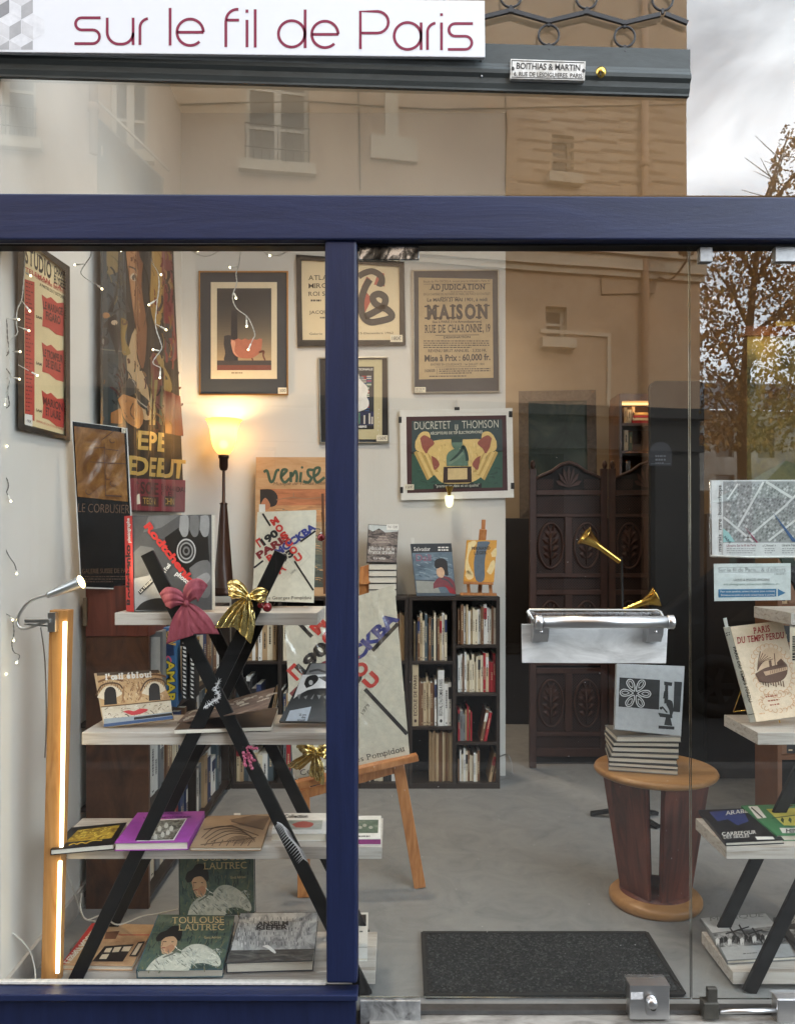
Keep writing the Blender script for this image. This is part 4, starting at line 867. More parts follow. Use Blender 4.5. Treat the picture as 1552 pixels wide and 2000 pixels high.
# ================================================================ carved folding screen, framed picture, floor lamp and other things in the dim part
CARV = mat('carved_wood', (64, 36, 25), .55, var=.25, vscale=14, bump=.3, bscale=50)
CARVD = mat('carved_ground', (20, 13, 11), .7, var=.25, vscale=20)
def screen():
    t = thing('folding_screen', 'carved dark wooden folding screen with pierced lattice and oval flower panels', 'screen', (1.35, 3.0, 0))
    for x0, x1, ya, yb in ((1034, 1186, 2.86, 2.98), (1189, 1336, 2.98, 2.86)):
        pl_ = lambda px, py, d=0: P(px, py, ya + (yb - ya) * (px - x0) / (x1 - x0) - d)
        lf = bpy.data.objects.new('screen_leaf', None); COL.objects.link(lf); lf.location = P((x0 + x1) / 2, 1500, 2.9); lf.parent = t; lf.matrix_parent_inverse = t.matrix_basis.inverted()
        m = MB(); W = x1 - x0
        def bar(a0, b0, a1, b1, d=.02, mt=CARV): A = [pl_(a0, b1, d), pl_(a1, b1, d), pl_(a1, b0, d), pl_(a0, b0, d)]; m.hex8(A, [p + V((0, d + .012, 0)) for p in A], mt)
        bar(x0, 915, x0 + 13, 1500, .025); bar(x1 - 13, 915, x1, 1500, .025)
        for y0, y1 in ((957, 967), (1003, 1010), (1120, 1128), (1152, 1162), (1295, 1300), (1305, 1316), (1430, 1438), (1462, 1478)): bar(x0 + 13, y0, x1 - 13, y1)
        for y0, y1 in ((1010, 1120), (1162, 1295), (1316, 1430)): bar(x0 + W / 2 - 7, y0, x0 + W / 2 + 7, y1)
        m.ball(pl_(x0 + 6, 908, .02), .018, CARV, 10, (1, 1, 1.8)); m.ball(pl_(x1 - 6, 908, .02), .018, CARV, 10, (1, 1, 1.8))
        m.build('frame', lf, .003)
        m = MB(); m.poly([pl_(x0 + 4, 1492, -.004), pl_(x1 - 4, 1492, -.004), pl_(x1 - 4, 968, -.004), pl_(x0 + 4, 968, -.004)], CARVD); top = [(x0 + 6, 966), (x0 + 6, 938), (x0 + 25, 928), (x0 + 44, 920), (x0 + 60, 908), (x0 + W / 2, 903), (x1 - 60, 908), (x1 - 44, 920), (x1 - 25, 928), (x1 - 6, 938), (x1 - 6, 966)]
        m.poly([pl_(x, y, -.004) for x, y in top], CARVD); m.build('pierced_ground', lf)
        m = MB(); m.tube([pl_(x, y, .012) for x, y in top[1:-1]], .012, CARV, 8)
        for cy, ry in ((1066, 44), (1228, 54), (1374, 46)):
            for cx in (x0 + 13 + (W / 2 - 20) / 2, x1 - 13 - (W / 2 - 20) / 2):
                m.tube([pl_(cx + 24 * math.cos(a), cy + ry * math.sin(a), .012) for a in [2 * PI * k / 26 for k in range(27)]], .008, CARV, 7, False)
                m.tube([pl_(cx, cy + ry * .85, .01), pl_(cx - 1, cy, .016), pl_(cx, cy - ry * .55, .01)], .006, CARV, 6)
                for s in (-1, 1):
                    for k in range(5):
                        y = cy + ry * (.6 - .3 * k); L = (15, 17, 17, 13, 9)[k]; A = [(cx, y), (cx + s * L * .5, y - 14), (cx + s * L, y - 12 - k), (cx + s * L * .7, y - 3)]
                        c = pl_(sum(a for a, b in A) / 4, sum(b for a, b in A) / 4, .02); q = [pl_(a, b, .006) for a, b in A]
                        for i in range(4): m.poly([q[i], q[(i + 1) % 4], c], CARV)
                for k in range(5):
                    a = R(-90 + (k - 2) * 34); q = [pl_(cx, cy - ry * .3, .008), pl_(cx + 13 * math.cos(a - .35), cy - ry * .3 + 18 * math.sin(a - .35), .008), pl_(cx + 17 * math.cos(a), cy - ry * .3 + 24 * math.sin(a), .006), pl_(cx + 13 * math.cos(a + .35), cy - ry * .3 + 18 * math.sin(a + .35), .008)]
                    m.poly(q, CARV)
        for k in range(7):
            a = R(-90 + (k - 3) * 24); cx, cy = x0 + W / 2, 952; q = [pl_(cx, cy, .008), pl_(cx + 20 * math.cos(a - .16), cy + 30 * math.sin(a - .16), .008), pl_(cx + 26 * math.cos(a), cy + 42 * math.sin(a), .006), pl_(cx + 20 * math.cos(a + .16), cy + 30 * math.sin(a + .16), .008)]; m.poly(q, CARV)
        m.build('carving', lf)
        m = MB()                            # pierced lattice: crossed slats
        for y0, y1, xa, xb in ((968, 1002, x0 + 13, x1 - 13), (1128, 1151, x0 + 13, x1 - 13), (1438, 1461, x0 + 13, x1 - 13), (936, 956, x0 + 14, x0 + 46), (936, 956, x1 - 46, x1 - 14), (1010, 1120, x0 + 13, x0 + W / 2 - 7), (1010, 1120, x0 + W / 2 + 7, x1 - 13), (1162, 1295, x0 + 13, x0 + W / 2 - 7), (1162, 1295, x0 + W / 2 + 7, x1 - 13), (1316, 1430, x0 + 13, x0 + W / 2 - 7), (1316, 1430, x0 + W / 2 + 7, x1 - 13)):
            H = y1 - y0; n = int((xb - xa + H) / 5.4)
            for k in range(n):
                for s in (1, -1):
                    p = xa - H + k * 5.4; a = [(p, y1), (p + H, y0)]
                    (ax, ay), (bx, by) = a
                    if ax < xa: ay -= (xa - ax); ax = xa
                    if bx > xb: by += (bx - xb); bx = xb
                    if bx - ax < 1: continue
                    if s < 0: ax, bx = xa + xb - ax, xa + xb - bx
                    q0, q1 = pl_(ax, ay, .002 + .001 * s), pl_(bx, by, .002 + .001 * s); n_ = (q1 - q0).normalized().cross(V((0, 1, 0))) * .0022; m.poly([q0 - n_, q1 - n_, q1 + n_, q0 + n_], CARV)
        m.build('lattice', lf)
screen()
def picture():
    Y = 4.2; q = [(1012, 764), (1163, 761), (1166, 1010), (1014, 1012)]
    t = thing('framed_painting', 'large dark green painting in a wide carved frame leaning behind the screen', 'painting', P(1088, 1010, Y)); pl = Plane(P(1012, 764, Y), P(1163, 761, Y), P(1014, 1012, Y + .0001))
    m = MB(); F = mat('dull_frame', (104, 90, 76), .6, var=.3, vscale=30, bump=.6, bscale=60); o = q; i = [(1031, 784), (1145, 782), (1147, 990), (1033, 992)]
    for k in range(4):
        a, b, c, d = o[k], o[(k + 1) % 4], i[(k + 1) % 4], i[k]; A = [pl.at(*a, 50), pl.at(*b, 50), pl.at(*c, 90), pl.at(*d, 90)]; m.hex8(A, [pl.at(*x, 0) for x in (a, b, c, d)], F)
    m.build('frame', t); m = MB(); m.poly([pl.at(x, y, 10) for x, y in i], ramp_mat('green_painting', [(.3, (28, 42, 42)), (.5, (52, 72, 68)), (.7, (88, 98, 84))], 3, .5, 1, 8)); m.build('canvas', t)
    # tall stand the pictures lean on
    m = MB(); m.box(.78, 2.0, 4.17, 4.3, 0, P(0, 1012, 4.2).z - .002, mat('dim_chest', (40, 32, 27), .6)); tag(m.build('low_chest'), 'dark chest under the green painting, behind the screen', 'chest')
picture()
def dim_room():
    Y = 2.45; m = MB(); q = arc(1282, 756, 11, 180, 270, 5) + arc(1362, 756, 11, 270, 360, 5); top = [P(x, y, Y) for x, y in q]; zb = .0
    A = top + [V((top[-1].x, Y, zb)), V((top[0].x, Y, zb))]; B = [p + V((0, .05, 0)) for p in A]; n = len(A)
    m.add(A + B, [tuple(range(n)), tuple(range(2 * n - 1, n - 1, -1))] + [(i, (i + 1) % n, n + (i + 1) % n, n + i) for i in range(n)], mat('charcoal_board', (22, 21, 20), .85, var=.15, vscale=4))
    o = m.build('display_board', None, .004); tag(o, 'tall charcoal display board with rounded corners right of the screen', 'board')
    pl = Plane(P(1280, 900, Y), P(1300, 900, Y), P(1280, 950, Y)); t = thing('enamel_sign', 'small dark blue arched street name plate on the charcoal board', 'sign', P(1290, 905, Y)); m = MB()
    q = arc(1289, 885, 22, 180, 360, 10) + [(1311, 910), (1267, 910)]; bn = mat('enamel_navy', (14, 17, 28), .5); A = [pl.at(x, y, 12) for x, y in q]; B = [pl.at(x, y, 0) for x, y in q]; n = len(A)
    m.add(A + B, [tuple(range(n))] + [(i, (i + 1) % n, n + (i + 1) % n, n + i) for i in range(n)], bn); m.build('plate', t); m = MB(); lt = ink(90, 95, 106)
    m.lines(pl, (1279, 889), (1300, 889), (0, 7), 3, lt, 14, .5, 3, 2, 5); m.ps(pl, [(1270, 906), (1308, 906)], 1, lt, 14); m.build('lettering', t)
    # lit book niche behind
    Y = 3.9; t = thing('book_niche', 'tall shelf with books lit from above, behind the charcoal board', 'shelf', P(1245, 1500, Y)); m = MB(); k = SC * (1 + Y / DC)
    x0, x1 = P(1209, 0, Y).x, P(1300, 0, Y).x; zt = P(0, 783, Y).z
    m.box(x0, x1, Y, Y + .3, zt, zt + .06, WALNUT); m.box(x0, x0 + .02, Y, Y + .3, .01, zt, WALNUT); m.box(x1 - .02, x1, Y, Y + .3, .01, zt, WALNUT); m.box(x0, x1, Y + .3, Y + .32, .01, zt, mat('niche_back', (120, 84, 44), .7)); m.build('carcass', t)
    for y in (826, 880, 935):
        m = MB(); z = P(0, y, Y).z; m.box(x0 + .02, x1 - .02, Y + .01, Y + .3, z - .02, z, WALNUT); m.build('shelf', t)
    m = MB(); m.box(x0 + .03, x1 - .03, Y + .06, Y + .1, zt - .018, zt - .004, glow('niche_tube', (255, 196, 120), 1.1)); m.build('light_tube', t)
    l = bpy.data.lights.new('niche_light', 'POINT'); l.energy = .5; l.color = (1, .62, .3); l.shadow_soft_size = .05; o = bpy.data.objects.new('niche_light', l); COL.objects.link(o); o.parent = t; o.matrix_parent_inverse = t.matrix_basis.inverted(); o.location = ((x0 + x1) / 2, Y + .02, zt - .05)
    for i, (x, y, w, h) in enumerate(((1218, 826, 6, 30), (1225, 826, 7, 26), (1233, 826, 6, 32), (1218, 880, 8, 40), (1228, 880, 6, 36), (1222, 935, 8, 34))):
        spine_book('shelved_book', P(x, y, Y + .05) + V((0, 0, .001)), UX, UY, w * k, h * k, .18, ['beige', 'cream', 'tan', 'cream', 'green', 'grey'][i], '%s book %s of the lit niche' % (['beige', 'cream', 'tan', 'pale', 'green', 'grey'][i], ['left on the top shelf', 'between beige and tan on top shelf', 'right on the top shelf', 'left on the second shelf', 'beside the pale one on second shelf', 'alone on the lower shelf'][i]), 'books in the lit niche')
    for i in range(4):
        m = MB(); c = P(1256, 826 - i * 5, Y + .02); m.box(c.x - .09 + i * .006, c.x + .09, Y + .03, Y + .22, c.z, c.z + .024, SPM[['red', 'cream', 'red', 'ochre'][i]]); tag(m.build('lying_book'), '%s book lying in the lit niche, %s of four' % (['red', 'cream', 'scarlet', 'ochre'][i], ['bottom', 'second', 'third', 'top'][i]), 'book', 'books lying in the lit niche')
    # wall glow lamp behind the board
    c = P(1338, 800, 3.3); t = thing('wall_lamp', 'small lit lamp hidden behind the charcoal board, its glow on the wall', 'lamp', c); m = MB(); m.lathe([(.05, .0), (.07, .12)], c, (0, 0, 1), CREAM, 20); m.build('shade', t); m = MB(); m.lathe([(.04, -.02), (.015, -.05), (.015, -c.z + .03), (.1, -c.z + .02), (.1, -c.z)], c, (0, 0, 1), BLACK, 18); m.build('stem', t)
    l = bpy.data.lights.new('lamp_light', 'POINT'); l.energy = 7; l.color = (1, .6, .28); l.shadow_soft_size = .04; o = bpy.data.objects.new('lamp_light', l); COL.objects.link(o); o.parent = t; o.location = (0, 0, .07)
    # two headed brass floor lamp
    Yp = 1.85; b = P(1224, 1600, Yp); b.z = 0; t = thing('floor_lamp', 'black floor lamp with two brass trumpet heads on a star base', 'lamp', b)
    m = MB(); m.tube([b + V((0, 0, .02)), V((P(1213, 0, Yp).x, Yp, P(0, 1088, Yp).z))], .007, BLACK, 10); m.build('pole', t)
    for k in range(5):
        a = R(20 + 72 * k); m = MB(); e = b + V((math.cos(a) * .2, math.sin(a) * .2, .012)); m.bar(b + V((0, 0, .06)), e, .035, .02, BLACK, (-math.sin(a), math.cos(a), 0)); m.build('foot', t, .003)
    for (xa, ya, xb, yb, r, n) in ((1210, 1097, 1140, 1046, .060, 0), (1216, 1193, 1282, 1166, .064, 1)):
        a, e = P(xa, ya, Yp - .02), P(xb, yb, Yp - (.05 if n else .02)); d = e - a; l = d.length; m = MB()
        m.lathe([(0, 0), (.016, 0), (.017, .006), (.017, l * .52), (.02, l * .62), (.034, l * .8), (r * .9, l * .97), (r, l), (r * .9, l * .975)], a, d, BRASS, 32); h = m.build('lamp_head', t)
        m = MB(); m.lathe([(0, l * .84), (.03, l * .84)], a, d, glow('spot_bulb', (255, 232, 180), 3), 18); m.build('bulb', h)
        if n: m = MB(); m.bar(P(1216, 1193, Yp), P(1240, 1193, Yp), .02, .02, BLACK, (0, 0, 1)); m.build('elbow', t)
dim_room()
def right_case():                           # bookcase and frames along the right side
    t = thing('bookcase', 'brown bookcase at the far right, glimpsed under the posted papers', 'bookcase', (2.35, 1.75, 0)); X0, X1, Y = 1.98, 3.2, 1.5
    OW = mat('orange_wood', (104, 66, 38), .5, var=.2, vscale=12)
    for z in (.06, .45, .84, 1.23, 1.62): m = MB(); m.box(X0, X1, Y, Y + .26, z - .022, z, OW); m.build('shelf', t)
    for x in (X0, X1): m = MB(); m.box(x - .022, x, Y, Y + .26, 0, 1.64, OW); m.build('upright', t)
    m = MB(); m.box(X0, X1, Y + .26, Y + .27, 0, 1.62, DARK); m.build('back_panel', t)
    for i, z in ((1, .451), (2, .841), (3, 1.231)): shelf_row('the right bookcase', ['bottom shelf', 'low shelf', 'middle shelf', 'upper shelf'][i], V((X0 + .005, Y + .02, z)), UX, UY, .66, .33, ['brown', 'tan', 'cream', 'ochre', 'brown', 'beige', 'black'], 'books in the right bookcase', seed=50 + i, hmin=.7, th=(.03, .06))
    Y = 2.6; t = thing('picture_light_frame', 'orange wooden picture frame with a lit picture lamp, glimpsed through mirrored leaves', 'picture', P(1500, 900, Y)); F = mat('orange_wood', (150, 92, 48)); m = MB()
    def bb(a0, b0, a1, b1, d=.04): A = [P(a0, b1, Y), P(a1, b1, Y), P(a1, b0, Y), P(a0, b0, Y)]; m.hex8(A, [p + V((0, d, 0)) for p in A], F)
    bb(1451, 636, 1700, 655); bb(1692, 655, 1700, 985); bb(1451, 985, 1700, 1000); m.build('frame', t)
    m = MB(); m.poly([P(1458, 985, Y + .03), P(1693, 985, Y + .03), P(1693, 655, Y + .03), P(1458, 655, Y + .03)], ramp_mat('lit_canvas', [(.3, (60, 70, 48)), (.5, (140, 130, 70)), (.7, (96, 70, 46))], 4, .6)); m.build('canvas', t)
    m = MB(); m.box(P(1500, 0, Y).x, P(1540, 0, Y).x, Y - .1, Y - .06, P(0, 645, Y).z, P(0, 636, Y).z, BRASS); m.build('picture_lamp', t)
    l = bpy.data.lights.new('lamp_light', 'POINT'); l.energy = .45; l.color = (1, .7, .35); l.shadow_soft_size = .03; o = bpy.data.objects.new('lamp_light', l); COL.objects.link(o); o.parent = t; o.matrix_parent_inverse = t.matrix_basis.inverted(); o.location = P(1510, 660, Y - .12)
    m = MB(); m.box(X0 + .05, 3.2, 2.62, 2.8, 0, P(0, 1002, 2.6).z - .002, CASE); tag(m.build('side_cabinet'), 'dark cabinet carrying the orange framed picture at the far right', 'cabinet')
right_case()
# ================================================================ pictures on the walls
WP = Plane(V((0, 2.679, 1)), V((1, 2.679, 1)), V((0, 2.679, 2)))
GOLD = mat('thin_gold_frame', (176, 128, 70), .3, .8, var=.1); SILV = mat('thin_silver_frame', (168, 164, 152), .3, .8, var=.1); BFR = mat('black_frame', (30, 30, 31), .4, var=.1)
MNT = mat('charcoal_mount', (40, 49, 60), .7, var=.05); TAGM = mat('price_tag', (228, 220, 198), .6, var=.05)
def frame_bars(pl, o, w, mt, lay0=0, lay1=45):
    m = MB(); (x0, y0), (x1, y1), (x2, y2), (x3, y3) = o; i = [(x0 + w, y0 + w), (x1 - w, y1 + w), (x2 - w, y2 - w), (x3 + w, y3 - w)]
    for k in range(4):
        q = [o[k], o[(k + 1) % 4], i[(k + 1) % 4], i[k]]; m.hex8([pl.at(*p, lay1) for p in q], [pl.at(*p, lay0) for p in q], mt)
    return m
def framed(name, label, pl, o, fw, fm, bm, art, tagpos=None, tagtext=None, cat='picture', lay=18):
    c = pl.at(sum(p[0] for p in o) / 4, sum(p[1] for p in o) / 4); t = thing(name, label, cat, c)
    frame_bars(pl, o, fw, fm).build('frame', t, .001)
    m = MB(); m.hex8([pl.at(*p, lay) for p in o], [pl.at(*p, 2) for p in o], bm) if False else m.poly([pl.at(*p, lay) for p in o], bm)
    m.build('mount', t); m = MB(); art(m, pl, lay); m.build('print', t)
    if tagpos: price(t, pl, *tagpos, tagtext, lay + 34)
    return t
def price(t, pl, x0, y0, x1, y1, text, lay, hand=True):
    m = MB(); m.pr(pl, x0, y0, x1, y1, TAGM, lay)
    if text: m.tx(pl, text, (x0 + (x1 - x0) * .15, y1 - (y1 - y0) * .25), (x1 - (x1 - x0) * .12, y1 - (y1 - y0) * .28), (y1 - y0) * .5, ink(60, 50, 46), lay + 2, .0)
    else: m.lines(pl, (x0 + 2, y0 + 3), (x1 - 2, y0 + 3), (0, 4), 2, ink(90, 84, 76), lay + 2, .4, 2, 1.5, 4)
    m.build('price_tag', t)

def a_bath(m, pl, l):                       # surreal still life: a scalloped pink tub before a dark tower
    m.pr(pl, 412, 551, 541, 740, CREAM, l + 2); 
    for k in range(28):
        q = k / 27; c0, c1 = (40, 43, 48), (182, 156, 118); w = max(0, q * 1.15 - .15) ** 1.3; m.pr(pl, 424, 563 + k * 5.04, 530, 568.04 + k * 5.04, mat('print_sky_%d' % k, tuple(a + (b - a) * w for a, b in zip(c0, c1)), .6, var=.05), l + 3)
    m.speck(pl, [(424, 563), (530, 563), (530, 704), (424, 704)], 120, [(60, 61, 64), (52, 54, 58), (120, 106, 90), (90, 84, 78)], 3.2, 30, 1.6, 0, 6, .1) if False else None
    m.pr(pl, 424, 704, 530, 713, ink(62, 58, 60), l + 4); m.pr(pl, 424, 713, 530, 723, ink(120, 66, 56), l + 4)
    m.pp(pl, [(452, 606), (463, 606), (465, 704), (450, 704)], ink(32, 34, 44), l + 5)
    m.pp(pl, spline([(438, 656), (450, 655), (456, 668), (452, 684), (458, 704), (438, 704), (440, 690), (437, 672)], 3), ink(48, 48, 54), l + 6)
    tub = [(451, 663)] + [(451 + 7 * i, 661 + (3 if i % 2 else 0)) for i in range(1, 9)] + [(512, 662)] + spline([(512, 668), (510, 684), (502, 694), (488, 700), (466, 698), (455, 688), (451, 664)], 4)
    m.pp(pl, tub, ink(186, 112, 88), l + 7); m.pp(pl, spline([(452, 664), (460, 668), (458, 686), (466, 697), (456, 689), (451, 670)], 3), ink(222, 160, 130), l + 8)
    m.ps(pl, spline([(506, 688), (515, 686), (514, 694), (518, 704)], 4), [4, 4, 4, 4, 4, 4, 4, 3, 3, 3, 3, 3, 2], ink(110, 58, 46), l + 7); m.ps(pl, [(492, 699), (494, 704)], 3, ink(110, 58, 46), l + 7)
    m.lines(pl, (452, 727), (488, 727), (0, 5), 1, ink(150, 130, 104), l + 3, .5, 3, 3, 8)
t = framed('framed_print', 'gold framed print of a pink scalloped tub on charcoal mount, upper left', WP, [(388, 529), (563, 529), (563, 772), (389, 772)], 3, GOLD, MNT, a_bath, (543, 757, 560, 769), '300')
def a_miro(m, pl, l):
    m.pr(pl, 589, 509, 780, 664, mat('poster_cream', (226, 208, 172), .6, var=.04, vscale=8), l + 2); bk = ink(58, 48, 44); S = dict(bold=.005, serif=.6)
    for s, x1, y, h in (('ATLAN', 650, 547, 9), ('MIRO', 640, 563, 9), ('ROI SAVEL', 668, 578, 8)): m.tx(pl, s, (602, y), (x1, y - 1), h, bk, l + 4, **S)
    m.tx(pl, 'JACQUES', (604, 613), (650, 612), 6, bk, l + 4, **S); m.lines(pl, (607, 585), (640, 585), (0, 6), 1, bk, l + 4, .6, 3, 2, 5); m.lines(pl, (625, 619), (640, 619), (0, 6), 1, bk, l + 4, .5, 4, 2, 5)
    m.tx(pl, 'Galerie  15 Novembre au 15 Decembre 1962', (604, 654), (768, 652), 4, bk, l + 4)
    rd = ink(180, 84, 70); m.pp(pl, [(738, 532), (750, 534), (751, 560), (742, 558), (730, 556)], rd, l + 4); m.pp(pl, [(706, 560), (716, 540), (723, 545), (712, 566), (726, 584), (712, 612), (704, 596)], rd, l + 4)
    g = ink(52, 50, 52); m.ps(pl, spline([(700, 540), (712, 533), (728, 530), (744, 540), (745, 554), (737, 552)], 5), 12, g, l + 6)
    m.ps(pl, spline([(722, 546), (712, 564), (705, 590), (708, 616), (720, 628), (736, 628), (764, 620), (758, 606), (734, 594), (728, 580), (740, 574), (752, 582), (748, 598), (726, 612), (712, 618)], 6), 13, g, l + 7)
t = framed('framed_poster', 'black framed exhibition poster with a thick looping brush stroke, partly behind the blue post', WP, [(578, 497), (789, 511), (792, 674), (581, 677)], 10, BFR, BFR, a_miro, (762, 654, 786, 668), '180\u20ac')
def a_flags(m, pl, l):
    m.pr(pl, 626, 701, 756, 860, BFR, l + 1); m.pr(pl, 640, 702, 746, 858, mat('poster_khaki', (196, 186, 148), .6, var=.04), l + 2)
    dk = ink(40, 46, 52); m.pr(pl, 640, 716, 730, 836, dk, l + 3); m.tx(pl, 'INTERNATIONALE', (666, 724), (728, 723), 4, WHT, l + 6, .02)
    f = spline([(700, 730), (706, 744), (716, 754), (719, 764), (716, 774), (720, 784), (719, 794), (712, 800), (700, 804)], 4); m.pp(pl, f + [(650, 804), (650, 730)], WHT, l + 5)
    fl = [ink(176, 46, 50), ink(60, 86, 140), ink(206, 200, 190), ink(84, 128, 110), ink(40, 40, 44)]; r = random.Random(2)
    for i in range(12):
        for j in range(3):
            x, y = 700 + j * 10 + (6 if i < 3 else 12), 734 + i * 7
            if x + 9 > 729: continue
            c = r.sample(fl, 3); m.pr(pl, x, y, x + 9, y + 6, c[0], l + 4); m.pr(pl, x, y + 2, x + 9, y + 4, c[1], l + 4.5)
    m.pr(pl, 640, 804, 730, 832, ink(48, 52, 84), l + 6)
    for i in range(6): m.pr(pl, 700 + i * 5, 806 + (i * 7) % 9, 703 + i * 5, 828, r.choice(fl), l + 7)
    m.tx(pl, 'NOVEMBRE', (676, 836), (716, 835), 4, WHT, l + 8, .03); m.pr(pl, 640, 831, 730, 838, BLK, l + 7)
    m.pe(pl, 706, 738, 5, 3, ink(120, 130, 136), l + 6, n=10)
    for y in range(800, 850, 8): m.pe(pl, 738 + (y % 3), y, .8, .8, WHT, l + 5, n=6)
t = framed('framed_poster', 'narrow silver framed poster of flags and a pale face profile beside the post', WP, [(621, 698), (758, 697), (760, 866), (624, 866)], 2.5, SILV, MNT, a_flags, (735, 850, 757, 862), '150\u20ac')
def a_adj(m, pl, l):
    m.pp(pl, [(817, 542), (961, 545), (963, 738), (818, 741)], mat('old_bill', (186, 162, 124), .7, var=.12, vscale=9), l + 2); b = ink(48, 46, 48); l += 4
    m.tx(pl, 'Etude de Me OSCELLA, avoue pres le tribunal a Paris 47', (827, 552), (957, 550), 4, b, l); m.ps(pl, [(827, 555), (957, 554)], .8, b, l)
    m.tx(pl, 'ADJUDICATION', (838, 566), (948, 565), 10, b, l, .035, serif=1.2); m.tx(pl, 'en la chambre des notaires', (880, 571), (925, 571), 3, b, l)
    m.tx(pl, 'EN LA CHAMBRE DES NOTAIRES DE PARIS, SISE PLACE DU CHATELET', (827, 577), (957, 576), 4.5, b, l); m.lines(pl, (860, 580), (925, 580), (0, 3), 1, b, l, .5)
    m.tx(pl, 'Le MARDI 21 MAI 1901, \u00e0 midi', (834, 589), (951, 588), 6.5, b, l, .025)
    m.tx(pl, 'MAISON', (829, 623), (956, 621), 26, b, l, .05, serif=1.3)
    m.tx(pl, 'Sise \u00e0 PARIS (11e Arrondissement)', (844, 631), (940, 630), 4.5, b, l, .02)
    m.tx(pl, 'RUE DE CHARONNE, 19', (829, 650), (957, 648), 15, b, l, .02, serif=.9); m.ps(pl, [(850, 655), (935, 654)], 1.2, b, l)
    m.tx(pl, 'DESIGNATION', (866, 661), (918, 660), 4, b, l, .03); m.lines(pl, (827, 665), (955, 665), (0, 4.2), 4, b, l, .45, 5)
    m.tx(pl, 'REVENU BRUT ANNUEL : 3,320 FR.', (836, 688), (950, 687), 5.5, b, l, .015); m.tx(pl, 'Mise \u00e0 Prix : 60,000 fr.', (829, 706), (957, 703), 12, b, l, .03)
    m.tx(pl, 'ENTREE EN JOUISSANCE : 1er JUILLET 1901', (841, 714), (945, 713), 4, b, l, .01); m.ps(pl, [(850, 717), (930, 716)], .8, b, l)
    m.tx(pl, "S'ADRESSER", (829, 727), (850, 726), 5, b, l, .02); m.ps(pl, [(853, 720), (853, 731)], .8, b, l); m.lines(pl, (857, 720), (957, 719), (0, 4), 3, b, l, .5, 8); m.lines(pl, (838, 734), (940, 733), (0, 4), 1, b, l, .5, 9)
t = framed('framed_poster', 'silver framed auction bill headed MAISON on grey mount, right on the white wall', WP, [(805, 527), (974, 526), (976, 766), (807, 768)], 2.5, SILV, MNT, a_adj, (810, 756, 831, 767), None)
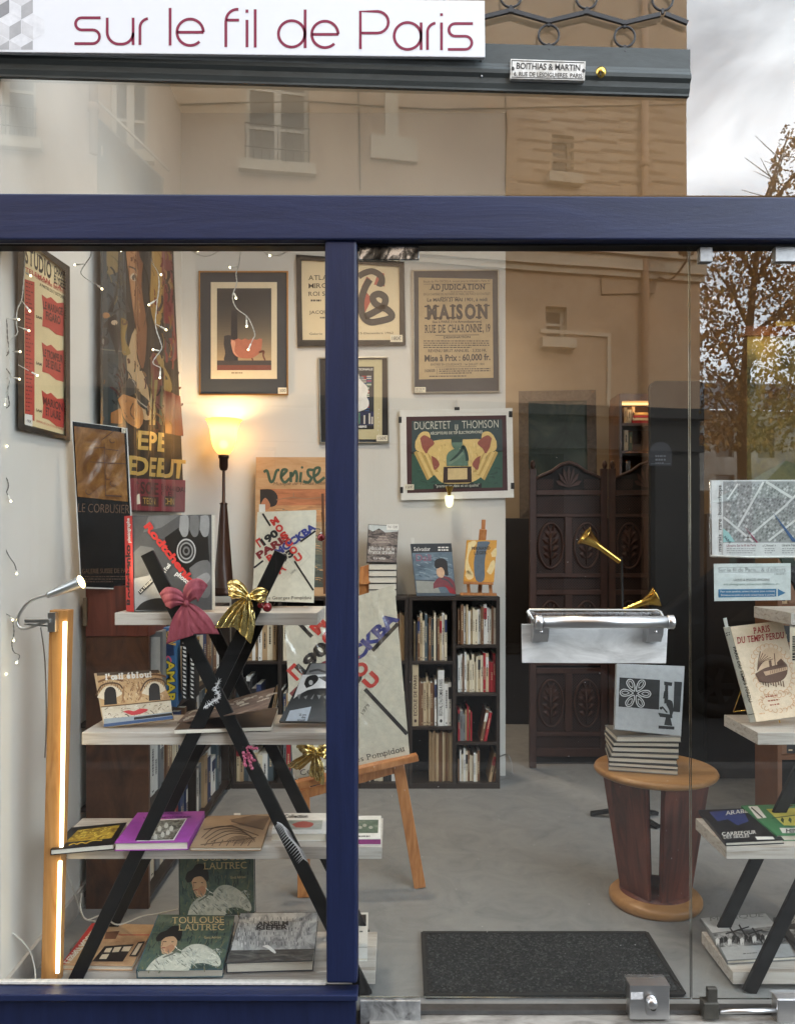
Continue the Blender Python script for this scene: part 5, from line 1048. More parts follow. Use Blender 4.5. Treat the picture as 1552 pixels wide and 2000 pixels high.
def ducretet():
    pl = Plane(V((0, 2.655, 1)), V((1, 2.655, 1)), V((0, 2.655, 2))); o = [(780, 801), (1000, 797), (1003, 972), (783, 977)]; t = thing('hung_poster', 'Ducretet Thomson radio poster on white backing held by black clips', 'poster', pl.at(890, 890))
    m = MB(); m.hex8([pl.at(*p, 0) for p in o], [pl.at(*p, -14) for p in o], PAPER); m.build('backing_board', t)
    m = MB(); m.pp(pl, [(793, 814), (988, 811), (991, 958), (795, 963)], ink(66, 34, 36), 2); bg = ink(54, 70, 72); gr = ink(50, 84, 70); m.pp(pl, [(804, 822), (980, 819), (981, 882), (804, 886)], bg, 3); m.pp(pl, [(804, 884), (981, 880), (981, 952), (804, 956)], gr, 3)
    y = ink(222, 192, 124); m.pp(pl, spline([(836, 872), (844, 862), (870, 858), (910, 858), (938, 858), (950, 866), (946, 905), (940, 930), (915, 944), (890, 947), (862, 942), (846, 925)], 4), y, 4); yd = ink(190, 158, 92); br = ink(150, 84, 70)
    for s, cx in ((1, 826), (-1, 954)):
        m.pp(pl, spline([(cx - s * 9, 850), (cx, 843), (cx + s * 13, 847), (cx + s * 15, 875), (cx + s * 24, 905), (cx + s * 20, 920), (cx + s * 4, 890), (cx - s * 14, 878), (cx - s * 15, 862)], 4), y, 5)
        for i in range(5): m.pp(pl, [(cx - s * (18 - i * 6), 884 - i), (cx - s * (12 - i * 6), 880 + i * 2), (cx + s * (14 + i * 4), 934 - i * 3), (cx + s * (8 + i * 4), 938 - i * 4)], y if i % 2 else yd, 6 + i % 2)
        m.pp(pl, spline([(cx - s * 6, 856), (cx + s * 2, 850), (cx + s * 14, 856), (cx + s * 22, 866), (cx + s * 12, 876), (cx + s * 6, 886), (cx - s * 2, 874)], 4), br, 8); m.pp(pl, spline([(cx + s * 16, 890), (cx + s * 26, 896), (cx + s * 32, 908), (cx + s * 22, 918), (cx + s * 18, 904)], 4), br, 8)
    m.speck(pl, [(842, 866), (944, 866), (936, 930), (860, 930)], 40, [(206, 176, 110), (232, 206, 146), (196, 164, 98)], 4.3, 18, 2, 80, 2, .2); m.speck(pl, [(806, 890), (980, 886), (980, 952), (806, 956)], 60, [(44, 76, 64), (58, 92, 76), (40, 66, 60)], 3.4, 20, 2.5, 0, 3, .3)
    sg, sd = ink(96, 124, 108), ink(44, 66, 62)
    m.pp(pl, spline([(872, 910), (872, 890), (880, 880), (892, 876), (906, 880), (912, 892), (914, 910)], 4), sg, 9); m.pe(pl, 892, 864, 11, 14, sg, 10); m.pp(pl, [(880, 854), (892, 849), (904, 856), (902, 864), (882, 864)], sd, 11)
    m.ps(pl, spline([(912, 900), (910, 884), (904, 872), (898, 884), (880, 902)], 5), 6, sd, 11); m.ps(pl, spline([(876, 906), (892, 896), (904, 884)], 5), 5, ink(118, 142, 124), 12)
    m.pp(pl, [(866, 912), (920, 911), (921, 942), (865, 943)], ink(58, 42, 38), 12); m.pp(pl, [(874, 915), (912, 914), (912, 936), (874, 937)], ink(214, 190, 140), 13)
    W = ink(206, 206, 192); m.tx(pl, 'DUCRETET', (809, 839), (880, 837), 15, W, 6, -.005); m.tx(pl, 'THOMSON', (902, 837), (973, 835), 15, W, 6, -.005); m.ps(pl, [(889, 829), (889, 838), (891, 841), (893, 838), (893, 829)], 1.6, W, 6)
    m.tx(pl, 'R\u00c9CEPTEURS DE TSF \u00c9LECTROPHONES', (841, 849), (942, 846), 5, W, 9, .02); m.pp(pl, [(846, 946), (940, 944), (940, 953), (846, 955)], ink(30, 30, 30), 7); m.tx(pl, '"premier en date et en qualit\u00e9"', (850, 952), (936, 950), 5.5, W, 9)
    m.build('print', t); m = MB()
    for (x, y, w, h) in ((887, 795, 10, 6), (993, 803, 7, 12), (778, 814, 6, 12), (997, 943, 7, 12), (781, 951, 6, 12)): m.hex8([pl.at(*p, 4) for p in ((x, y), (x + w, y), (x + w, y + h), (x, y + h))], [pl.at(*p, -18) for p in ((x, y), (x + w, y), (x + w, y + h), (x, y + h))], BLK)
    m.tube([pl.at(892, 797, 0), pl.at(890, 786, -10), WP.at(890, 782, 2)], .0022, STEEL, 6); m.build('clip', t); price(t, pl, 790, 946, 808, 957, '150\u20ac', 9)
ducretet()
def venise():
    Y = 2.56; q = [(500, 893), (688, 893), (688, 1166), (497, 1166)]; pl = Plane(P(500, 893, Y + .06), P(688, 893, Y + .06), P(497, 1166, Y - .04)); t = thing('travel_poster', 'orange brown venise poster standing on the bookcase beside the lamp', 'poster', pl.at(590, 1160))
    m = MB(); w = ramp_mat('poster_orange', [(.3, (176, 134, 92)), (.5, (192, 152, 110)), (.7, (200, 164, 124))], 5, .5, 1, 5, stretch=(1, 1, 5)); m.hex8([pl.at(*p, 0) for p in q], [pl.at(*p, -12) for p in q], w); m.build('board', t)
    m = MB(); g = ink(62, 84, 66)
    # brush script: v e n i s e
    for k, s in enumerate(([(515, 922), (522, 920), (528, 940), (534, 938), (540, 920), (546, 918)], [(548, 932), (556, 924), (560, 918), (552, 918), (549, 932), (556, 942), (566, 934)], [(568, 942), (568, 922), (570, 930), (577, 920), (580, 930), (579, 942)], [(586, 942), (588, 922)], [(612, 918), (602, 918), (602, 927), (608, 934), (602, 942), (592, 940)], [(612, 932), (622, 924), (624, 914), (615, 916), (613, 932), (620, 942), (634, 932)])): m.ps(pl, spline(s, 6), 5.4, g, 3 + k * .3)
    m.pe(pl, 590, 913, 2.6, 2.6, g, 4, n=8); m.tx(pl, 'Musique de Tomas Albinoni', (533, 948), (650, 946), 7, ink(86, 66, 48), 3, .0, up=(2.5, -6.5))
    sk = [(192, 122, 82), (206, 152, 104), (184, 156, 120), (128, 124, 104), (96, 104, 96), (84, 92, 84)]
    for i, c in enumerate(sk): m.pr(pl, 508, 955 + i * 32, 688, 987 + i * 32, ramp_mat('sea_%d' % i, [(.35, tuple(int(v * .8) for v in c)), (.65, c)], 7, .5, .8, 5, stretch=(1, 1, 6)), 2)
    m.pp(pl, spline([(508, 956), (530, 956), (542, 968), (540, 985), (528, 990), (518, 982), (508, 986)], 3), ink(46, 40, 38), 4); m.pp(pl, spline([(509, 985), (518, 972), (528, 986), (522, 996), (509, 992)], 3), ink(176, 116, 84), 5)
    m.speck(pl, [(508, 990), (630, 990), (640, 1140), (508, 1140)], 160, [(150, 140, 112), (110, 112, 96), (196, 160, 118), (78, 92, 88), (170, 128, 90)], 3.5, 26, 1.8, 3, 4, .15)
    m.ps(pl, [(573, 962), (574, 972)], 2, ink(150, 112, 84), 4); m.ps(pl, spline([(540, 976), (570, 972), (600, 974), (640, 970)], 4), 2, ink(150, 112, 84), 4); m.ps(pl, [(630, 964), (634, 1160)], 5, ink(92, 56, 38), 5); m.ps(pl, [(628, 1000), (645, 1130)], 3, ink(120, 90, 50), 5)
    m.tx(pl, 'M.', (622, 1140), (634, 1139), 8, ink(86, 66, 48), 5); m.build('print', t)
venise()

# ---- left wall: STUDIO bill in its black frame, large folded film poster
LW = Plane(V((-1.3095, .03, 0)), V((-1.4345, 2.72, 0)), V((-1.3095, .03, 4.4)))
def lw(y, z): return V((-1.3095 - .125 * (y - .03) / 2.69, y, z))
def studio():
    o = [(35, 452), (137, 521), (138, 861), (36, 838)]
    def art(m, pl, l):
        m.pp(pl, [(48, 462), (132, 524), (134, 851), (48, 828)], mat('bill_cream', (222, 204, 160), .7, var=.06, vscale=10), l + 2); rd, bk = ink(186, 70, 62), ink(46, 38, 34); l += 4
        sl = lambda y: .53 + (y - 520) * (-.3 / 340)
        X = lambda x, y0: (x, y0 + sl(y0) * (x - 50))
        m.tx(pl, 'STUDIO', (50, 512), (101, 545), 30, bk, l, .03, up=(0, -31), serif=.5)
        m.tx(pl, 'CHAMPS', (106, 533), (129, 547), 14, bk, l, .03, up=(0, -15)); m.tx(pl, '\u00c9LYS\u00c9ES', (106, 552), (129, 566), 14, bk, l, .03, up=(0, -15))
        m.tx(pl, 'TELEMAN  GAY', (50, 529), (128, 571), 8, rd, l, .02, up=(0, -8)); m.tx(pl, 'COMPAGNIE DENIS  SERGE PEYRAT', (70, 543), (129, 576), 6, rd, l, .01, up=(0, -6)); m.tx(pl, 'A PARTIR DU 7 OCTOBRE', (78, 558), (128, 586), 6, bk, l, .01, up=(0, -6))
        m.pp(pl, [(49, 545), (68, 551), (68, 822), (49, 818)], rd, l)
        for k in range(34): y = 550 + k * 7.8; m.lines(pl, (51, y), (66, y + 5.5 - k * .1), (0, 4), 1, ink(110, 34, 34), l + 1, .6, k, 2, 6)
        for (y0, h, s1, s2) in ((575, 82, 'LE MARIAGE', 'FIGARO'), (668, 78, 'LE TROMPEUR', 'DE SEVILLE'), (762, 74, 'MARION', 'ET LAURE')):
            e = [(82, y0), (92, y0 + 8), (100, y0 + 5), (112, y0 + 17), (125, y0 + 16), (127, y0 + h * .5), (125, y0 + h), (110, y0 + h - 4), (96, y0 + h - 16), (83, y0 + h - 20), (85, y0 + h * .4)]
            m.pp(pl, e, rd, l); m.tx(pl, s1, (85, y0 + 27), (123, y0 + 41), 13, ink(90, 34, 34), l + 1, .04, up=(0, -14)); m.tx(pl, s2, (90, y0 + 48), (119, y0 + 59), 14, ink(90, 34, 34), l + 1, .04, up=(0, -15))
            m.tx(pl, 'SAM', (71, y0 + h * .55), (82, y0 + h * .6), 5, bk, l, .02, up=(0, -5)); m.lines(pl, (127, y0 + 20), (132, y0 + 22), (0, 5), 6, ink(150, 110, 90), l, .5, 3, 2, 5)
        m.tx(pl, 'BUREAU DE LOCATION 43 FAUBOURG', (72, 824), (131, 843), 4, rd, l, up=(0, -4)); m.pp(pl, [(49, 808), (64, 811), (64, 833), (49, 829)], PAPER, l + 2); m.tx(pl, '- 90\u20ac', (51, 824), (62, 827), 6, bk, l + 3, up=(0, -6))
    framed('framed_poster', 'black framed STUDIO theatre bill with red blocks on the left wall', LW, o, 9, BFR, BFR, art, None, None, 'picture', 14)
studio()
def film():
    # sheet hung a little off the wall with soft vertical folds; drawn through a plane, then rippled
    t = thing('film_poster', 'huge folded film poster with an iron tower and a face on the left wall', 'poster', lw(1.5, 1.6)); pl = Plane(lw(0, 0) + V((.03, 0, 0)), lw(1, 0) + V((.03, 0, 0)), lw(0, 1) + V((.03, 0, 0)))
    m = MB(); bg = ink(45, 51, 57, .35); m.pp(pl, [(189, 440), (331, 440), (356, 1001), (200, 1000)], ink(26, 25, 26, .35), 0); m.pp(pl, [(190, 440), (236, 440), (240, 780), (194, 800)], ink(53, 62, 68, .35), 1); m.pp(pl, [(192, 690), (238, 694), (240, 840), (194, 856)], ink(35, 48, 53, .35), 1.5); m.pp(pl, [(203, 440), (220, 440), (222, 530), (206, 540)], ink(111, 96, 68, .35), 1.5)
    tw = ink(22, 26, 31, .35)
    for s in (-1, 1): m.ps(pl, [(226 + s * 3, 440), (226 + s * 5, 540), (226 + s * 8, 575), (226 + s * 15, 610)], [2, 2.5, 3, 5], tw, 3)
    for y in (480, 510, 545, 560, 578): m.ps(pl, [(221 - (y - 480) * .05, y), (231 + (y - 480) * .05, y + 4)], 2, tw, 3.2)
    for k in range(9): y = 446 + k * 12; m.ps(pl, [(222, y), (230, y + 10)], .9, tw, 3.2); m.ps(pl, [(230, y), (222, y + 10)], .9, tw, 3.2)
    m.ps(pl, arc(226, 614, 11, 190, 350, 8), 3, tw, 3.3)
    f1, f2 = ink(145, 105, 72, .35), ink(103, 65, 42, .35)
    m.pp(pl, spline([(236, 440), (240, 520), (246, 600), (252, 640), (268, 690), (276, 720), (280, 640), (274, 560), (276, 500), (272, 440)], 3), f2, 3); m.pp(pl, spline([(236, 440), (238, 500), (244, 560), (248, 610), (258, 600), (262, 540), (258, 480), (258, 440)], 3), f1, 3.4)
    m.pe(pl, 249, 541, 6, 8, ink(170, 158, 140, .35), 3.8, n=12); m.pe(pl, 249, 542, 4, 6, ink(29, 25, 25, .35), 4, n=10); m.ps(pl, spline([(240, 520), (248, 524), (256, 532)], 4), 3, ink(44, 28, 22, .35), 4)
    m.pp(pl, spline([(262, 440), (280, 440), (288, 520), (282, 600), (276, 640), (284, 560), (272, 500)], 3), ink(25, 25, 28, .35), 4); m.pp(pl, spline([(280, 440), (300, 440), (308, 560), (300, 640), (286, 600)], 3), ink(137, 108, 54, .35), 3.6)
    m.pp(pl, spline([(296, 440), (326, 440), (332, 580), (340, 700), (312, 680), (304, 560)], 3), ink(103, 34, 41, .35), 3.4); m.pp(pl, spline([(310, 520), (324, 530), (330, 560), (320, 572), (312, 556)], 3), ink(137, 108, 74, .35), 3.8); m.pp(pl, spline([(318, 630), (332, 640), (334, 690), (322, 706), (314, 680)], 3), ink(38, 42, 45, .35), 3.9)
    m.pp(pl, spline([(238, 700), (250, 640), (268, 700), (282, 760), (284, 820), (262, 800), (240, 740)], 3), ink(159, 136, 103, .35), 3.2); m.pp(pl, spline([(284, 700), (300, 690), (322, 720), (330, 760), (318, 770), (306, 720)], 3), ink(130, 111, 62, .35), 3.6); m.pp(pl, spline([(286, 700), (296, 690), (306, 760), (316, 810), (300, 800), (288, 760)], 3), ink(81, 25, 31, .35), 3.7)
    D = lambda *c: [tuple(int(x * .74) for x in k) for k in c]
    m.speck(pl, [(192, 442), (236, 442), (240, 780), (195, 800)], 90, D((96, 106, 112), (58, 72, 82), (130, 124, 96), (50, 58, 66)), 2.2, 22, 2.4, 80, 3)
    m.speck(pl, [(238, 470), (276, 470), (270, 690), (256, 690)], 60, D((150, 98, 64), (176, 124, 84), (110, 66, 46), (206, 160, 116)), 4.4, 26, 2, 82, 4, .2)
    m.speck(pl, [(280, 450), (330, 450), (340, 760), (296, 760)], 80, D((120, 40, 50), (70, 60, 56), (176, 140, 80), (46, 40, 44), (150, 70, 70)), 4.4, 30, 2.6, 84, 5, .25)
    m.speck(pl, [(196, 690), (350, 720), (352, 850), (198, 850)], 90, D((60, 66, 62), (40, 40, 44), (110, 70, 46), (150, 110, 70), (90, 40, 44)), 4.5, 26, 2.4, 80, 6, .4)
    # two dancers by a car
    m.pp(pl, spline([(200, 640), (210, 622), (218, 614), (222, 640), (224, 660), (219, 692), (214, 670), (208, 640)], 3), ink(25, 26, 32, .35), 5); m.pe(pl, 206, 616, 5, 6, f1, 5.2, n=10); m.pe(pl, 216, 630, 4, 5, ink(167, 148, 125, .35), 5.4, n=8); m.pp(pl, spline([(226, 620), (240, 628), (236, 660), (244, 690), (230, 690), (226, 650)], 3), ink(124, 103, 53, .35), 5); m.pe(pl, 234, 630, 6, 6, ink(66, 25, 29, .35), 5.2, n=8)
    m.pe(pl, 203, 667, 7, 10, ink(29, 31, 34, .35), 4.6); m.pe(pl, 203, 667, 4, 6, ink(125, 124, 118, .35), 4.8, n=12); m.ps(pl, [(192, 681), (238, 688)], 2.5, ink(111, 111, 103, .35), 4.6)
    # gloved hand with pistol
    h = ink(145, 97, 51, .35); hd = ink(81, 48, 28, .35); m.pp(pl, [(226, 762), (242, 738), (262, 752), (284, 784), (278, 800), (252, 768), (236, 776)], ink(29, 32, 35, .35), 6); m.ps(pl, [(246, 742), (258, 766), (280, 796)], 1.5, ink(140, 137, 130, .35), 6.2)
    m.pp(pl, spline([(220, 780), (232, 770), (250, 778), (268, 788), (276, 804), (272, 836), (246, 832), (232, 812)], 3), h, 6.4)
    for k in range(4): m.ps(pl, spline([(238 + k * 9, 782 + k * 5), (234 + k * 9, 800 + k * 5), (240 + k * 9, 816 + k * 3)], 4), 2, hd, 6.6)
    m.pp(pl, spline([(212, 806), (226, 798), (230, 826), (212, 826)], 3), h, 6.4)
    # green curtain strokes
    for k in range(6): m.ps(pl, [(290 + k * 7, 730 + k * 12), (286 + k * 8, 830)], 4, ink(*((86, 96, 60), (120, 110, 64), (60, 70, 50))[k % 3], .35), 3.9)
    m.pp(pl, [(316, 760), (344, 774), (347, 852), (322, 846)], ink(88, 25, 29, .35), 5)
    Y = ink(171, 145, 76, .35); m.tx(pl, 'PEPE', (254, 874), (312, 882), 32, Y, 7, .03, up=(1, -34)); m.tx(pl, 'LE DEBUT', (226, 924), (350, 934), 32, Y, 7, .03, up=(2, -34)); m.pp(pl, [(246, 934), (354, 938), (356, 1000), (248, 996)], ink(111, 34, 53, .35), 6)
    m.pp(pl, [(196, 946), (246, 934), (248, 996), (198, 1002)], ink(111, 34, 53, .35), 6); K = ink(34, 17, 22, .35); m.tx(pl, 'BOSCHE', (258, 962), (300, 966), 20, K, 8, .03, up=(0, -22)); m.tx(pl, 'EASTMAN-KODAK', (303, 956), (352, 962), 9, K, 8, .01, up=(0, -10)); m.tx(pl, 'COULEUR', (303, 968), (340, 972), 9, K, 8, .01, up=(0, -10))
    for x in (274, 311): m.pp(pl, [(x, 969), (x + 26, 971), (x + 26, 990), (x, 988)], K, 7); m.tx(pl, 'TECHNICOLOR'[:6], (x + 2, 984), (x + 24, 986), 11, Y, 8, .01, up=(0, -12))
    m.pp(pl, [(266, 968), (272, 964), (273, 984), (262, 986)], ink(216, 216, 200), 9)
    # fold the sheet: cut every face along the creases, then push the creases in and out
    o = m.build('print', t); bm = bmesh.new(); bm.from_mesh(o.data)
    for k in range(34): bmesh.ops.bisect_plane(bm, geom=bm.verts[:] + bm.edges[:] + bm.faces[:], plane_co=(0, .80 + k * .045, 0), plane_no=(0, 1, 0), dist=1e-6)
    for v in bm.verts: v.co.x += .02 + .012 * math.sin(v.co.y * 11) + .009 * math.sin(v.co.y * 23 + 1.3)
    bm.to_mesh(o.data); bm.free()
film()
def corbu():
    q = [(140, 821), (249, 836), (259, 1000), (266, 1152), (158, 1149)]
    pl = Plane(P(140, 821, .56), P(249, 836, .72), P(158, 1149, .66)); t = thing('leaning_poster', 'black and brown Le Corbusier poster in glossy wrap, leaning on the veneered bookcase', 'poster', pl.at(205, 1150))
    q = [(140, 821), (249, 836), (265, 1152), (158, 1149)]; m = MB(); m.hex8([pl.at(*p, 0) for p in q], [pl.at(*p, -12) for p in q], PAPER); m.build('board', t)
    m = MB(); m.pp(pl, [(142, 823), (247, 837), (262, 1150), (160, 1146)], ink(24, 22, 22, .25), 1.5); m.build('sheet', t)
    m = MB(); br = ramp_mat('crumpled_brown', [(.3, (104, 66, 32)), (.55, (140, 96, 50)), (.75, (168, 124, 70))], 9, .22, 2.0, 5, bump=.9); N = 14
    fn = lambda u, v: pl.at(145 + 98 * u + 7 * v, 832 + 13 * u + 138 * v - (3 * u * v), 22 + 10 * math.sin(u * 9 + 5 * v) * math.sin(v * 11 + 2 * u) * math.sin(PI * u) * math.sin(PI * v) + 6 * math.sin(u * 23 + v * 17) * math.sin(PI * u) * math.sin(PI * v))
    m.grid(fn, 26, 34, br); m.build('brown_panel', t)
    m = MB(); K = ink(78, 46, 26); m.ps(pl, [(183, 875), (206, 874), (206, 877), (232, 880)], 1.6, K, 44); m.ps(pl, [(176, 902), (246, 906)], 1.6, K, 44); m.ps(pl, [(204, 866), (207, 968)], 1.2, K, 44); m.ps(pl, [(198, 860), (222, 842)], 1.6, K, 44)
    for x, y, r in ((220, 860, 5), (211, 932, 5), (222, 944, 6), (174, 960, 6)): m.ps(pl, arc(x, y, r, 30, 220, 8), 1.6, K, 44)
    m.pp(pl, [(206, 966), (238, 968), (238, 971), (206, 969)], K, 44); m.build('line_drawing', t)
    m = MB(); b = ink(112, 84, 62, .35); m.tx(pl, 'LE CORBUSIER', (153, 1000), (253, 1003), 17, b, 4, -.012); m.tx(pl, 'GALERIE SUISSE DE PARIS', (161, 1120), (258, 1119), 9, b, 4)
    m.lines(pl, (166, 1125), (246, 1125), (0, 5), 3, ink(90, 68, 52), 4, .4, 4); m.build('lettering', t); price(t, pl, 238, 836, 246, 846, None, 26)
corbu()
# ================================================================ books and papers on show
def ramp(name, cols, sc=12, **k): n = len(cols); return ramp_mat(name, [(.28 + .44 * i / (n - 1), c) for i, c in enumerate(cols)], sc, **k)
BWP = ramp('photo_grey', [(30, 30, 31), (84, 84, 84), (150, 150, 149), (216, 216, 214)], 26, detail=9, distort=1)
def book(label, q, th, art, cov, spine='L', sm=None, group=None, name='book', board=.0025, flat=None, pages=PAGES):
    """q = four (px, py, depth) corners of the front cover, TL TR BR BL; th = thickness; flat = height of a lying cover"""
    if flat is not None: c = [PZ(x, y, flat) for x, y, *_ in q]
    else: c = [P(*q[0]), P(*q[1]), None, P(*q[3])]
    pl = Plane(c[0], c[1], c[3])
    if c[2] is None: c[2] = pl.at(q[2][0], q[2][1])
    n = pl.n; m = MB()
    for d0, d1 in ((0, board), (th - board, th)): m.hex8([p - n * d0 for p in c], [p - n * d1 for p in c], cov)
    e = {'L': (0, 3), 'R': (1, 2), 'T': (0, 1), 'B': (3, 2)}[spine]; o = {'L': (1, 2), 'R': (0, 3), 'T': (3, 2), 'B': (0, 1)}[spine]
    a, b = c[e[0]], c[e[1]]; iv = ((c[o[0]] - a) + (c[o[1]] - b)).normalized() * board
    m.hex8([a - n * board, a + iv - n * board, b + iv - n * board, b - n * board], [a - n * (th - board), a + iv - n * (th - board), b + iv - n * (th - board), b - n * (th - board)], sm or cov)
    if art: art(m, pl)
    t = m.build(name); tag(t, label, 'book', group)
    bl = lambda u, v: c[0] * (1 - u) * (1 - v) + c[1] * u * (1 - v) + c[2] * u * v + c[3] * (1 - u) * v
    i = .012; u0, u1, v0, v1 = i, 1 - i, i, 1 - i
    if spine == 'L': u0 = .012
    g = [bl(u0, v0), bl(u1, v0), bl(u1, v1), bl(u0, v1)]; m = MB(); m.hex8([p - n * (board + .0002) for p in g], [p - n * (th - board - .0002) for p in g], pages); m.build('page_block', t)
    return t, pl
SEL = ink(226, 220, 200, .35)
def quadmap(qa, qb):                        # photo pixel of one cover -> pixel of another printed with the same design
    def f(x, y):
        (x0, y0), (x1, y1), (x2, y2), (x3, y3) = qa; u, v = .5, .5
        for _ in range(12):
            X = x0 * (1 - u) * (1 - v) + x1 * u * (1 - v) + x2 * u * v + x3 * (1 - u) * v - x; Y = y0 * (1 - u) * (1 - v) + y1 * u * (1 - v) + y2 * u * v + y3 * (1 - u) * v - y
            a, b = (x1 - x0) * (1 - v) + (x2 - x3) * v, (x3 - x0) * (1 - u) + (x2 - x1) * u; c, d = (y1 - y0) * (1 - v) + (y2 - y3) * v, (y3 - y0) * (1 - u) + (y2 - y1) * u; D = a * d - b * c
            u -= (X * d - Y * b) / D; v -= (Y * a - X * c) / D
        w = ((1 - u) * (1 - v), u * (1 - v), u * v, (1 - u) * v); return tuple(sum(wi * p[k] for wi, p in zip(w, qb)) for k in (0, 1))
    return f
QS = [(503, 1000), (617, 996), (612, 1177), (492, 1173)]
def moscou(m, pl, f=None):
    f = f or (lambda x, y: (x, y)); rd, dr, bu, bk, gr = ink(206, 56, 46), ink(132, 40, 44), ink(58, 66, 138), ink(36, 34, 35), ink(206, 200, 182)
    if True:                                # fine diagonal grid on the cover
        for i in range(-24, 26):
            for s in (1, -1):
                pts = [(558 + i * 8 + t * s * 90, 1086 + t * 90) for t in (-1, -.5, 0, .5, 1)]
                pts = [p for p in pts if 508 < p[0] < 608 and 1002 < p[1] < 1170]
                if len(pts) > 1: m.ps(pl, [f(*p) for p in pts], .7, gr, 1)
    def tx(s, x0, y0, x1, y1, h, c, lay=3):
        p0, p1 = f(x0, y0), f(x1, y1); d = math.hypot(x1 - x0, y1 - y0); u = f(x0 + (y1 - y0) / d * h, y0 - (x1 - x0) / d * h); m.tx(pl, s, p0, p1, h, c, lay, .055, up=(u[0] - p0[0], u[1] - p0[1]))
    for k, ch in enumerate('MOSCOU'): x, y = 540 + k * 9.2, 1024 + k * 14.2; tx(ch, x - 6, y + 3, x + 6, y - 5.5, 12.5, rd, 5)
    tx('\u041f', 507, 1069, 516, 1063, 14, rd); tx('190', 515, 1066, 545, 1044, 13, bk); tx('PARIS', 506, 1092, 566, 1052, 12.5, dr); tx('MOCKBA', 543, 1086, 618, 1032, 13, bu, 4)
    tx('P', 526, 1098, 536, 1091, 12, rd); tx('193', 545, 1104, 575, 1083, 13, bk); tx('\u0416', 545, 1122, 560, 1112, 13, rd)
    for a, b in (((513, 1003), (528, 1027)), ((587, 1058), (616, 1037)), ((496, 1109), (514, 1095)), ((575, 1096), (612, 1153))): m.ps(pl, [f(*a), f(*b)], 3.6 if f(0, 0) == (0, 0) else 7.6, bk, 3)
    a, b = f(500, 1171), f(608, 1170); h = math.dist(f(500, 1171), f(500, 1165)); m.tx(pl, 'Centre Georges Pompidou', a, b, h, ink(70, 66, 62), 3, .0, serif=.8); m.tx(pl, '1979', f(570, 1122), f(578, 1114), h * .6, ink(90, 86, 80), 3, .0)
t, pl = book('cream hardback with diagonal red and blue MOSCOU PARIS letters on the top shelf', [(503, 1000, .38), (617, 996, .39), (612, 1177, .35), (492, 1173, .345)], .026, moscou, SEL)
m = MB(); A = [P(506, 1003, .41), P(518, 1003, .41), P(518, 985, .41), P(506, 985, .41)]; m.hex8(A, [p + V((0, .001, 0)) for p in A], PAPER); m.build('bookmark', t)

def rod():
    t = thing('photo_book', 'grey photography book with red diagonal title and red spine on the top shelf', 'book', P(330, 1194, .19)); cov = ink(84, 84, 85, .3); rd = ink(204, 62, 58, .35)
    q = [P(258, 1007, .20), P(413, 1005, .22), P(414, 1191, .18), P(262, 1195, .16)]; pl = Plane(q[0], q[1], q[3]); q[2] = pl.at(414, 1191); m = MB(); bk = V((0, .045, 0))
    m.hex8(q, [p + bk for p in q], cov); g = [ink(*(v,) * 3, .3) for v in (28, 52, 112, 150, 184, 210)]
    m.pp(pl, [(260, 1080), (275, 1066), (300, 1070), (310, 1100), (290, 1124), (262, 1130)], g[2], 1); m.pp(pl, [(262, 1130), (300, 1118), (330, 1140), (350, 1190), (264, 1193)], g[4], 1); m.pp(pl, spline([(264, 1192), (280, 1176), (310, 1168), (340, 1176), (360, 1191)], 4) , g[1], 1.5)
    m.pp(pl, [(290, 1008), (350, 1007), (316, 1030), (280, 1040)], g[2], 1); m.pp(pl, [(322, 1050), (350, 1030), (405, 1030), (411, 1120), (380, 1130), (330, 1086)], g[0], 1.3)
    for k, x in enumerate((352, 372, 392)): m.pp(pl, spline([(x, 1008), (x + 15, 1007), (x + 17, 1030), (x + 14, 1046), (x + 5, 1048), (x - 2, 1034)], 3), g[3] if k % 2 == 0 else g[2], 1.7)
    for r, c in ((24, 4), (21, 1), (17, 3), (14, 0), (9, 2), (5, 0)): m.pe(pl, 364, 1076, r * .78, r, g[c], 2 + (24 - r) * .1, n=28)
    m.pp(pl, spline([(370, 1110), (390, 1096), (411, 1100), (411, 1160), (392, 1166), (376, 1140)], 3), g[2], 1.8); m.pp(pl, spline([(384, 1128), (404, 1118), (411, 1130), (400, 1144)], 3), g[3], 2)
    m.tx(pl, 'Rodtchenko', (281, 1028), (379, 1152), 14, rd, 7, .045); m.pp(pl, [(270, 1155), (308, 1119), (311, 1126), (274, 1162)], g[0], 5); m.tx(pl, 'La r\u00e9volution', (275, 1158), (309, 1125), 6, WHT, 7, .025); m.tx(pl, '\u00e0 l\u2019\u0153il', (322, 1120), (334, 1104), 7, WHT, 7, .03); m.tx(pl, 'photo', (342, 1122), (366, 1141), 9, WHT, 7, .03)
    m.build('front_cover', t); m = MB(); s = [P(243, 1008, .215), P(257.5, 1007, .195), P(261.5, 1195, .158), P(247, 1194, .18)]; m.hex8(s, [p + V((.006, .045, 0)) for p in s], rd)
    ps_ = Plane(s[0], s[1], s[3]); m.tx(ps_, 'Rodtchenko', (257, 1182), (254.5, 1064), 9, ink(40, 26, 26), 2, .045, up=(-9, 0)); m.tx(ps_, 'photographe', (255, 1060), (253, 1012), 6, WHT, 2, .03, up=(-6, 0)); m.build('spine', t)
    m = MB(); m.hex8([p + V((.002, .004, -.001)) for p in q], [p + V((.002, .041, -.001)) for p in q], PAGES); m.build('page_block', t)
rod()
